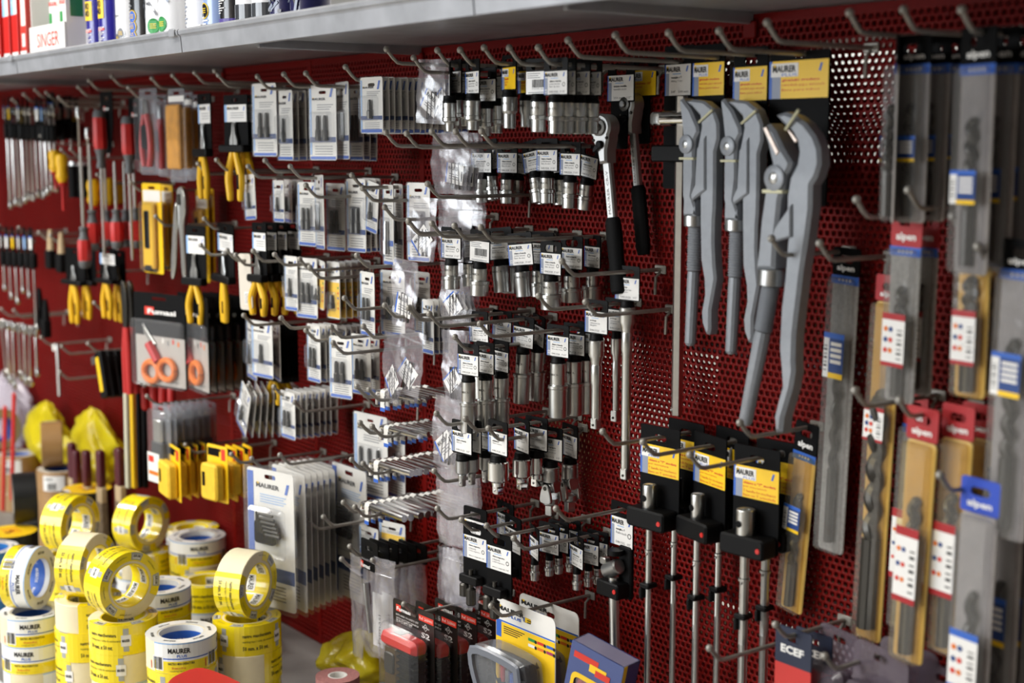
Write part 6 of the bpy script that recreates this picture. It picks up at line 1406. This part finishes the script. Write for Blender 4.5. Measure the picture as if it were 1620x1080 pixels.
column('c8', 311, 848, 4, -.162, (Pl, Yl), -60, 'the rear stack nearest the long hex key pack')
column('c8b', 306, 832, 3, -.062, (Yl, Yl), 40, 'the stack against the board')
column('c9', 326, 911, 3, -.205, (Yl, Pl), 150, 'the stack behind the leaning cream roll')
column('c10', 250, 925, 4, None, (Pl, Yl), 55, 'the stack behind the hollow yellow roll')
column('c11', 288, 999, 4, None, (Pl, Yl), 30, 'the stack with the barcode facing the aisle')
column('c12', 390, 982, 4, -.308, (Yl, Yl, Yl), -90, 'the stack under the leaning cream roll')
column('c13', 322, 1092, 4, -.535, (Yl, Pl), 30, 'the stack under the red dispenser')
upright('c1', Yl, 10, 0, .0, 'big yellow masking tape roll standing with its hole facing the aisle', 28)
upright('c2', Yl, 36, .0, .0, 'upright yellow roll with bare cream tape on its upper face', 188)
upright('c3', Yl, 30, .0, .0, 'upright yellow roll standing highest at the black tapes', 10)
upright('c4', Pl, 42, -.02, .0, 'upright white and yellow roll with barcode at the shelf edge', 40)
upright('c7', Yl, 22, 0, 0, 'upright yellow roll with silver marks at the rear', 60)
upright('c12', Yl, 30, .0, 0, 'leaning cream roll with yellow lower half near the hex key pack', 205)
column('k1', 60, 785, 2, None, ('black',), 0, 'the wider black stack')
column('k2', 139, 772, 4, None, ('black',), 10, 'the black stack beside the burgundy handles')
column('k3', 16, 840, 3, None, ('black',), 0, 'the black stack at the shelf edge')
column('b1', 28, 717, 3, None, ('brown',), 20, 'the brown stack with blue core')
column('b2', 95, 740, 4, None, ('brown',), 20, 'the brown stack below the glossy upright roll')
upright('b2', 'brown', 70, -.02, -.01, 'glossy brown packing tape roll standing upright', 120)
upright('k3', 'black', 75, -.05, .05, 'black tape roll standing upright at the shelf edge', 0)
upright('b1', 'brown', 20, -.09, -.02, 'brown packing tape roll with blue core standing behind the black one', 0)
# ------------------------------------------------------------------ goods at the foot of the socket bay
def bitset(w, h):
    c = MB().plate(rrect(-w / 2, w / 2, -h, 0, .005, 3), -.0006, .0006, mat('smoky_black_card', '#221d1b', .35), 0, holes=[rrect(-.012, .012, -.018, -.010, .003, 3)]); p_ = MB(); y = -.001
    p_.quad(-w * .42, -w * .30, -h * .12, -h * .05, y, REDI); p_.text('Fumasi', -w * .40, -h * .11, h * .040, y - .0003, WHITE, w=w * .34, bold=.03)
    for i, t in enumerate(('BITS AND SOCKETS SET', 'WITH RATCHET HANDLE', '23 PCS BITS SET')): p_.text(t, -w * .42, -h * (.165 + .035 * i), h * .018 + .002 * (i == 2), y, WHITE, w=w * (.55 if i < 2 else .4), bold=.02 if i == 2 else 0)
    p_.quad(w * .14, w * .49, -h * .115, -h * .055, y, REDI); p_.text('Ref. 263001', w * .16, -h * .1, h * .03, y - .0002, WHITE, w=w * .3)
    hexring(p_, w * .3, -h * .17, .006, y, WHITE, 4, .15); p_.text('23Pcs', w * .22, -h * .18, h * .02, y, WHITE, w=w * .17); p_.text('S2', w * .2, -h * .28, h * .055, y, WHITE, w=w * .2, bold=.02)
    b = MB(); zb = -h * .98; zt = -h * .40; d0, d1 = -.031, -.003
    b.plate(rrect(-w * .02, w * .40, zb, zt, .01, 4), d0, d1, RUBBER, .008)
    for i in range(9): b.plate(rrect(-w * .025, w * .405, zb + .006 + (zt - zb) * i / 9, zb + .010 + (zt - zb) * i / 9, .0018, 2), d0 - .0008, d1, RUBBER, .001)
    s = MB().plate(rrect(-w * .42, -w * .05, zb, zt, .008, 4), d0 + .004, d1, mat('translucent_brown_box', '#4a3a24', .25), .006).rbox(-w * .36, -w * .12, d0 + .001, d0 + .005, zt - h * .3, zt - h * .08, DSTEEL, .003)
    cp = MB().plate(rrect(-w * .44, w * .42, zt - .004, zt + .020, .010, 5), d0 - .002, d1, REDP, .007).rbox(-w * .2, w * .0, d0 + .006, d1 - .004, zt + .0195, zt + .0225, BLACKP, .001)
    bl = MB().plate(rrect(-w * .47, w * .46, -h * .99, zt + .034, .014, 5), d0 - .006, -.001, CLEAR, .010)
    return [('card', c.mesh('card', .5)), ('print', p_.mesh('print', 0), 0), ('ribbed_body', b.mesh('ribbed_body', .5)), ('bit_drawer', s.mesh('bit_drawer', .5)), ('cap', cp.mesh('cap', .5), None, 'bright red cap'), ('blister', bl.mesh('blister', .5))]
hbs = hook(652, 972, 'peg hook running through the dark bit set cards', 'bit set hook', .19)
p, w_, h_ = fit(623, 684, 958, 1118, -.185, 0); pl = parts(('bitset', w_, h_), lambda: bitset(w_, h_))
for i, (px, py, Y, lab) in enumerate(((654, 958, -.185, 'front one with bright red cap'), (690, 962, -.145, 'second one'), (721, 957, -.108, 'third one'), (752, 952, -.07, 'fourth one'), (785, 950, -.03, 'rearmost one'))):
    place('bit_set_pack', 'bit and socket set on a dark logo card, ' + lab, 'bit set', pl, at(px, py - 0, Y), (0, 0, radians(2)), 'dark bit set packs')
def casepack(w, h):
    c = MB().plate(rrect(-w / 2, w / 2, -h, 0, .010, 4), -.0006, .0006, PAPER, 0, holes=[rrect(-.004, .014, -.022, -.014, .003, 3)]); p_ = MB(); y = -.001
    p_.quad(-w * .495, w * .495, -h * .99, -h * .24, y, YELL); p_.quad(-w * .5 + .001, w * .495, -h * .235, -h * .22, y, BLUE); p_.quad(-w * .49, -w * .4, -h * .4, -h * .22, y - .0002, BLUE)
    maurer(p_, -w * .46, -h * .115, w * .45, y - .0002, h * .045); p_.text('PLUS', -w * .28, -h * .165, h * .03, y - .0002, BLUE, w=w * .22, bold=.03)
    for i in range(4): p_.quad(-w * .36, w * (.0 - .04 * i), -h * (.28 + .022 * i), -h * (.27 + .022 * i), y - .0002, INK)
    for i, M in enumerate((GREENI, REDI, BLUE, WHITE, ORANGE, mat('magenta_print', '#a5305e', .5))):
        x = w * (.06 + .15 * (i % 3)); z = -h * (.29 + .06 * (i // 3)); p_.quad(x, x + w * .11, z - h * .03, z, y - .0002, M); p_.add([(a, y - .0004, b_) for a, b_ in circ(x + w * .125, z - h * .018, w * .02, 8)], [tuple(range(8))], INK)
    z0 = -h * .44; O = smooth_loop([(-w * .50, z0), (w * .22, z0 + h * .02), (w * .36, z0 - h * .1), (w * .34, -h * .92), (-w * .2, -h * .98), (-w * .42, -h * .85)], 4)[::-1]
    I = inset(O, .012); cs = MB(); cs.plate(O, -.052, -.046, mat('grey_case_frame', '#6b6f78', .25), .003, holes=[I]); sh = MB().plate(O, -.047, -.002, CLEARG, .008)
    bits = []
    for i in range(7):
        x = -w * .22 + w * .08 * i; bits.append(('bit', MB().lathe([(.0045, z0 - h * .14), (.0045, z0 - h * .26), (.003, z0 - h * .30)], (YELL, REDP, STEEL, BLUE, ORANGE, STEEL, REDP)[i], 10, Matrix.Translation((x, -.025, -h * .02 * i))).mesh('bit', .5)))
    tr = MB().plate(inset(O, .014), -.02, -.006, BLACKP, .002)
    return [('card', c.mesh('card', .5)), ('print', p_.mesh('print', 0), 0), ('case_frame', cs.mesh('case_frame', .5)), ('case_shell', sh.mesh('case_shell', .5)), ('tray', tr.mesh('tray', .5))] + bits
hook(790, 976, 'peg hook holding the white and yellow case packs', 'case pack hook', .17)
p, w_, h_ = fit(784, 878, 961, 1120, -.13, 2); pl = parts(('casepack', w_, h_), lambda: casepack(w_, h_))
place('bit_case_pack', 'white and yellow carded bit case with clear lid, front one', 'bit case', pl, p, (0, 0, radians(2)), 'bit case packs'); place('bit_case_pack', 'white and yellow carded bit case behind the front one', 'bit case', pl, at(868, 953, -.075), (0, 0, radians(2)), 'bit case packs')
# blue screwdriver set box
p = at(972, 1022, -.12); o = thing('screwdriver_set_box', 'blue boxed screwdriver set with a yellow framed window', 'box', p, (0, radians(12), radians(12)))
BB = mat('blue_carton', '#1c3676', .3, coat=.6); w_, h_, d_ = .088, .15, .036
obj('carton', MB().plate(rrect(-w_ / 2, w_ / 2, -h_, 0, .002, 2), -d_, -d_ + .002, BB, 0, holes=[rrect(-w_ * .34, w_ * .34, -h_ * .9, -h_ * .315, .006, 4)]).box(-w_ / 2, -w_ / 2 + .002, -d_ + .002, 0, -h_, 0, BB).box(w_ / 2 - .002, w_ / 2, -d_ + .002, 0, -h_, 0, BB).box(-w_ / 2, w_ / 2, -.002, 0, -h_, 0, BB).box(-w_ / 2, w_ / 2, -d_ + .002, -.002, -.002, 0, mat('grey_lilac_flap', '#8d88a0', .25)).mesh('carton', .5), o)
fr = MB(); fr.plate(rrect(-w_ * .40, w_ * .40, -h_ * .95, -h_ * .27, .009, 4), -d_ - .0006, -d_ - .0001, YELL, 0, holes=[rrect(-w_ * .34, w_ * .34, -h_ * .9, -h_ * .315, .006, 4)]); fr.quad(-w_ * .42, w_ * .05, -h_ * .14, -h_ * .08, -d_ - .0004, REDI).quad(-w_ * .1, w_ * .22, -h_ * .2, -h_ * .13, -d_ - .0006, YELL).quad(w_ * .02, w_ * .3, -h_ * .22, -h_ * .16, -d_ - .0008, REDI)
fr.text('Fumasi', 0, 0, .012, 0, WHITE, w=.06, mx=Matrix.Translation((w_ / 2 + .0004, -.012, -h_ * .75)) @ Matrix.Rotation(pi / 2, 4, 'Z') @ Matrix.Rotation(-pi / 2, 4, 'Y')); fr.box(w_ / 2, w_ / 2 + .0004, -d_ + .001, -d_ + .008, -h_, 0, YELL)
obj('print', fr.mesh('print', .5), o)
for i in range(4): obj('screwdriver_handle', MB().lathe([(.006, -.048), (.009, -.052), (.0095, -.1), (.007, -.14)], (REDG, REDG, REDG, YH)[i], 12, Matrix.Translation((-.026 + .017 * i, -.022, 0))).mesh('screwdriver_handle', .5), o)
obj('film', MB().plate(rrect(-w_ * .35, w_ * .35, -h_ * .91, -h_ * .305, .004, 3), -d_ + .0021, -d_ + .0026, CLEAR).mesh('film', .5), o)
# black headers with bags, milky bags
for i in range(6):
    w_, h_ = .05, .10; px = 585 + 15 * i; pp = at(px, 866 + .5 * i, -.17 + .022 * i)
    o = thing('header_bag_pack', ('bagged tool under a black header, foremost beside the crumpled strip' if i == 0 else 'bagged tool under a black header in the row'), 'bag pack', pp, (0, 0, radians(4 + jit(6))), 'black header packs')
    obj('header', MB().plate(rrect(-w_ * .55, w_ * .55, -.022, .012, .004, 3), -.001, .001, BLACKP, 0, holes=[rrect(-.011, .011, -.006, .002, .003, 3)]).mesh('header', .5), o)
    L = bag_parts(w_, .16, 2 + i % 2, False); b = obj('bag', L[0][1], o, (0, 0, -.02))
    if i == 0: obj('logo_card', MB().quad(-.024, .024, -.036, -.022, -.0045, BLACKC).quad(-.023, -.014, -.035, -.024, -.005, REDI).text('Fumasi', -.021, -.034, .007, -.0053, WHITE, w=.03, bold=.03).mesh('logo_card', 0), o); obj('bit_driver', MB().tube([(-.008, -.004, -.06), (-.002, -.004, -.10), (.006, -.004, -.14)], [.005, .004, .004], STEEL, 10).mesh('bit_driver', .5), o)
    if i in (1, 2): obj('paper_slip', MB().quad(-.012, .016, -.165, -.075, -.006, PAPER).text('Fumasi', .010, -.16, .008, -.0063, INK, rot=-pi / 2, w=.05).mesh('paper_slip', 0), o)
bag(554, 572, 878, 1045, -.20, 1, 'narrow crumpled clear strip bag with steel balls hanging at the hook end', -8, 0, False)
bag(592, 624, 884, 1050, -.18, 2, 'long milky bag with a paper slip beside the crumpled strip', 4, 2, False); bag(700, 742, 872, 962, -.14, 3, 'milky bag pressed behind the dark bit set cards', 4, 0, False, 2)
hook(553, 900, 'peg hook with the crumpled strip bag at its tip', 'hooks of the black headers', .19); hook(602, 902, 'peg hook carrying black headers and milky bags', 'hooks of the black headers', .17); hook(566, 880, 'peg hook carrying black headers and milky bags', 'hooks of the black headers', .17)
heap(572, 1040, -.10, .07, .06, .045, YB, 5, 'yellow_plastic_bag', 'flattened yellow cellophane bag below the crumpled strip', False)
# sandpaper roll on the shelf
SAND = mat('pink_sandpaper', '#a8706c', .8, noise=.15, nscale=300); p = atz(534, 1068, ZB + .115)
o = thing('sandpaper_roll', 'pinkish sandpaper roll with white core standing on the base shelf', 'sandpaper', Vector((p.x, p.y, ZB + .0005)))
obj('roll', MB().lathe([(.016, .115), (.036, .115), (.036, 0), (.016, 0)], SAND, 32, cap=False).mesh('roll', .5), o); obj('core', MB().lathe([(.0135, .0005), (.016, .0005), (.016, .1152), (.0135, .1152), (.0135, .0005)], PAPER, 24, cap=False).mesh('core', .5), o); obj('tape_band', MB().lathe([(.0363, .015), (.0363, .1)], PAPER, 32, cap=False).mesh('tape_band', .5), o)
# red tool in front of the tapes
o = thing('tape_dispenser', 'red plastic tape dispenser lying on a tape stack by the shelf front', 'dispenser', TOP['c13'] + Vector((0, .04, .0195)), (radians(90), 0, radians(10)))
obj('body', MB().plate(smooth_loop([(-.06, 0), (.05, 0), (.06, .03), (.045, .075), (.0, .088), (-.04, .08), (-.065, .05)], 4), -.018, .018, REDP, .006).mesh('body', .5), o); obj('blade', MB().rbox(.055, .085, -.016, .016, .06, .064, STEEL, .0005).mesh('blade', .5), o); obj('hub', MB().lathe([(.02, 0), (.02, .003), (.012, .004)], BLACKP, 18, Matrix.Translation((0, -.018, .045)) @ Matrix.Rotation(pi / 2, 4, 'X')).mesh('hub', .5), o)
# ------------------------------------------------------------------ cans and boxes on the upper shelf
def can(px0, r, label, base, marks, h=.20, Y=-.345, cap=WHITE, group='spray cans on the upper shelf'):
    p = atz(px0, 60 - px0 * .09, SHELF_TOP); c = at(px0, 60, Y); t = (c - CAM).dot(FWD); c = at(px0 + r * FPX / t, 60, Y)
    o = thing('spray_can', label, 'can', Vector((c.x, Y, SHELF_TOP + .001)), group=group)
    obj('body', MB().lathe([(r - .003, 0), (r, .002), (r, .004), (r - .0006, .005), (r - .0006, h), (r - .004, h + .008), (r * .55, h + .014)], base, 32).mesh('body', .5), o); obj('rim', MB().lathe([(r - .002, 0), (r + .0004, .001), (r + .0004, .004), (r - .001, .005)], GALV, 32, cap=False).mesh('rim', .5), o)
    obj('cap', MB().lathe([(r * .8, h + .012), (r * .85, h + .015), (r * .8, h + .045), (r * .7, h + .05)], cap, 24).mesh('cap', .5), o)
    m_ = MB(); rp = r + .0003
    for k in marks:
        if k[0] == 'disc':
            _, a, z, rr, M, M2 = k; z *= .36; rr *= .58
            for q, (s, MM) in enumerate(((1, M2), (.86, M))): m_.add([wrapf(rp + .0002 * q, a)(Vector((x, 0, zz))) for x, zz in circ(0, z, rr * s, 20)], [tuple(range(20))], MM)
            for i in range(3): m_.add([wrapf(rp + .0006, a)(Vector((x, 0, zz))) for x, zz in ((-rr * .5, z + rr * (.25 - .25 * i)), (rr * .5, z + rr * (.25 - .25 * i)), (rr * .5, z + rr * (.33 - .25 * i)), (-rr * .5, z + rr * (.33 - .25 * i)))], [(0, 1, 2, 3)], YEL)
        elif k[0] == 'band': band(m_, rp, k[1] * .42, k[2] * .42, k[3], k[4] if len(k) > 4 else 0, k[5] if len(k) > 5 else 2 * pi, 32)
        elif k[0] == 'text': m_.text(k[1], 0, k[3] * .42, k[4] * .6, 0, k[5], w=k[6] * .7, bold=.03, wrap=wrapf(rp + .0004, k[2]))
        elif k[0] == 'lines':
            for i in range(k[4]): band(m_, rp + .0003, (k[2] + k[3] * i) * .5, (k[2] + k[3] * i + k[3] * .4) * .5, k[5], k[1], k[1] + .5 + .3 * ((i * 7) % 3) / 2, 32)
        elif k[0] == 'bolts':
            rr = random.Random(k[4])
            for i in range(k[1]):
                a = rr.uniform(-.6, .9); z = rr.uniform(k[2], k[3]); L = rr.uniform(.008, .02); g = rr.uniform(0, 3.1)
                m_.add([wrapf(rp + .0002 + .00004 * i, a)(Vector((x * cos(g) - y_ * sin(g), 0, z + x * sin(g) + y_ * cos(g)))) for x, y_ in ((-L, -.0022), (L, -.0022), (L, .0022), (-L, .0022))], [(0, 1, 2, 3)], (GINK, INK, LABG)[i % 3])
    obj('print', m_.mesh('print', 0), o)
CW = mat('white_can', '#e4e4e6', .25, coat=.6); CN = mat('royal_blue_can', '#221d80', .25, coat=.6); CBK = mat('black_can', '#1b1b1e', .25, coat=.6); CLB = mat('pale_blue_can', '#8fa4cf', .25, coat=.6); CNV = mat('navy_can', '#23234f', .25, coat=.6); CGR = mat('graphite_can', '#3a3d42', .25, coat=.6); PUR = mat('purple_print', '#4a3c86', .4)
can(138, .026, 'blue spray can with yellow shield next to the bottle box', CN, [('band', .12, .2, YEL, -.5, .6), ('text', '40', -.2, .135, .02, INK, .022), ('text', 'WD', -.2, .165, .02, INK, .022), ('lines', -.3, .02, .006, 9, WHITE), ('band', .07, .08, REDI, -.3, .5)], cap=REDP)
can(158, .026, 'blue spray can with yellow shield beside the white funnel can', CN, [('band', .12, .2, YEL, -.6, .5), ('text', '40', -.3, .135, .02, INK, .022), ('text', 'WD', -.3, .165, .02, INK, .022), ('lines', -.3, .02, .006, 9, WHITE), ('band', .07, .08, REDI, -.3, .5)], cap=REDP)
can(185, .031, 'white spray can with a grey funnel picture', CW, [('text', 'LUBRICANT', -.4, .11, .005, INK, .03), ('disc', .35, .05, .016, GINK, STEEL), ('disc', .05, .03, .012, STEEL, GINK)])
can(208, .032, 'black spray can with two blue discs', CBK, [('disc', .1, .115, .019, BLUE, YEL), ('disc', .1, .068, .019, BLUE, YEL), ('disc', .1, .022, .019, BLUE, YEL), ('lines', -.7, .02, .012, 12, GINK)])
can(232, .029, 'white spray can with bolts and a half hidden green disc', CW, [('bolts', 60, .05, .19, 0, 1) if False else ('bolts', 60, .05, .19, 1), ('disc', .55, .06, .022, GREENI, GREENI)])
can(253, .030, 'white spray can with bolts and a whole green disc', CW, [('bolts', 60, .06, .19, 2), ('disc', .15, .06, .021, GREENI, GREENI)])
can(281, .026, 'white spray can covered with a chain picture', CW, [('bolts', 120, .01, .19, 3)], Y=-.28)
can(296, .031, 'white spray can with a keyboard picture', CW, [('lines', -.8, .02, .012, 13, LABG)])
can(323, .029, 'pale blue spray can with a black and gold disc', CLB, [('disc', -.05, .085, .021, CBK, YEL), ('lines', -.5, .01, .01, 4, WHITE)])
can(349, .029, 'black spray can with a purple band and small print', CBK, [('lines', -.5, .045, .007, 16, WHITE), ('band', .01, .035, PUR)])
can(374, .028, 'white and graphite spray can by the shelf joint', CW, [('band', .02, .075, CGR), ('band', .10, .16, CGR, -1, .2)])
can(400, .029, 'white and graphite spray can next to the navy cans', CW, [('band', .02, .07, CGR), ('lines', -.4, .08, .012, 8, GINK)])
can(428, .028, 'navy spray can with crossing light streaks', CNV, [('bolts', 50, .01, .19, 7), ('disc', .0, .11, .012, YEL, REDI)])
can(460, .029, 'navy spray can last before the bare shelf', CNV, [('bolts', 50, .01, .19, 8), ('disc', .1, .11, .012, YEL, REDI)])
# display box with two bottles
Yb = -.395
a = at(48, 82, Yb); b = at(103, 72, Yb); wd = b.x - a.x; o = thing('bottle_display_box', 'white carton display box with printed bottles and red lettering', 'box', Vector((a.x, Yb, SHELF_TOP + .001)))
BXW = mat('white_display_card', '#e2e0db', .5, coat=.3); BXG = mat('green_display_card', '#1f6f3f', .45, coat=.3)
k = MB().box(0, wd, .004, .09, 0, .003, BXW).box(0, .003, .004, .09, .003, .2, BXW).box(wd - .003, wd, .004, .09, .003, .2, BXW).box(0, wd, .087, .09, .003, .2, BXW).box(.0, wd, 0, .003, 0, .052, BXW); obj('carton', k.mesh('carton', 0), o)
q = MB().text('SINGER', wd * .22, .012, .026, -.0004, REDI, w=wd * .62, bold=.0); obj('print', q.mesh('print', 0), o); obj('green_panel', MB().box(wd, wd + .0005, .012, .036, .062, .2, BXG).mesh('green_panel', 0), o); obj('green_panel', MB().box(wd, wd + .0005, .058, .088, .062, .2, BXG).mesh('green_panel', 0), o); obj('backing', MB().box(wd * .02, wd * .98, .085, .0868, .06, .2, mat('pale_mint', '#c9dcd6', .5)).mesh('backing', 0), o)
for i in range(2):
    bt = obj('bottle', MB().lathe([(.021, .004), (.024, .006), (.024, .085), (.022, .10), (.010, .112), (.009, .12)], BXW, 24).mesh('bottle', .5), o, (wd * (.38 + .3 * i), .040, 0)); obj('spout', MB().lathe([(.013, .115), (.012, .124), (.006, .15), (.003, .165)], REDP, 18).mesh('spout', .5), bt); lb_ = MB(); lb_.text('SINGER', 0, .088, .008, 0, REDI, w=.03, bold=.03, wrap=wrapf(.0246, -.4)); band(lb_, .0244, .05, .075, GREENI, -.2, .3, 32); obj('bottle_label', lb_.mesh('bottle_label', 0), bt)
# glue boxes
for i, (px, kind) in enumerate(((-24, 0), (-8, 0), (7, 1), (20, 1), (33, 0))):
    a = at(px, 88 - px * .16, -.39); o = thing('sealant_box', ('red carton cut by the picture side, beyond its neighbour', 'red carton standing at the far end of the shelf', 'slim carton, blue and white above red', 'slim carton, white and blue above red, beside the bottle box', 'plain red carton with grey panel touching the bottle box')[i], 'box', Vector((a.x, -.39, SHELF_TOP + .001)), group='red cartons on the upper shelf')
    w_ = .036; obj('carton', MB().rbox(0, w_, 0, .045, 0, .22, REDP if i < 4 else mat('red_carton', '#c43a30', .4, coat=.3), .001).mesh('carton', .5), o); q = MB()
    if kind: q.quad(.001, w_ * .5, .085, .2, -.0003, mat('cyan_print', '#8cc9e6', .4)).quad(w_ * .5, w_ - .001, .085, .2, -.0003, WHITE).text('SIGILLANTE', w_ * .42, .1, .010, -.0006, WHITE, rot=-pi / 2, w=.08)
    else: q.quad(w_ * .3, w_ - .002, .06, .12, -.0003, PAPER).quad(w_ * .35, w_ * .8, .02, .045, -.0003, WHITE)
    q.quad(.001, w_ - .001, .001, .012, -.0004, WHITE).box(w_, w_ + .0004, .012, .040, .05, .2, CARDB if i == 4 else PAPER); obj('print', q.mesh('print', 0), o)
o = thing('white_bracket_clip', 'small white plastic clip lying on the shelf edge', 'clip', at(308, 38, -.385) * 1); o.location.z = SHELF_TOP + .001
obj('clip', MB().rbox(-.03, .03, -.004, .004, 0, .005, BXW, .001).mesh('clip', .5), o); obj('catch', MB().rbox(.01, .025, -.003, .003, .005, .009, BXW, .001).mesh('catch', .5), o)
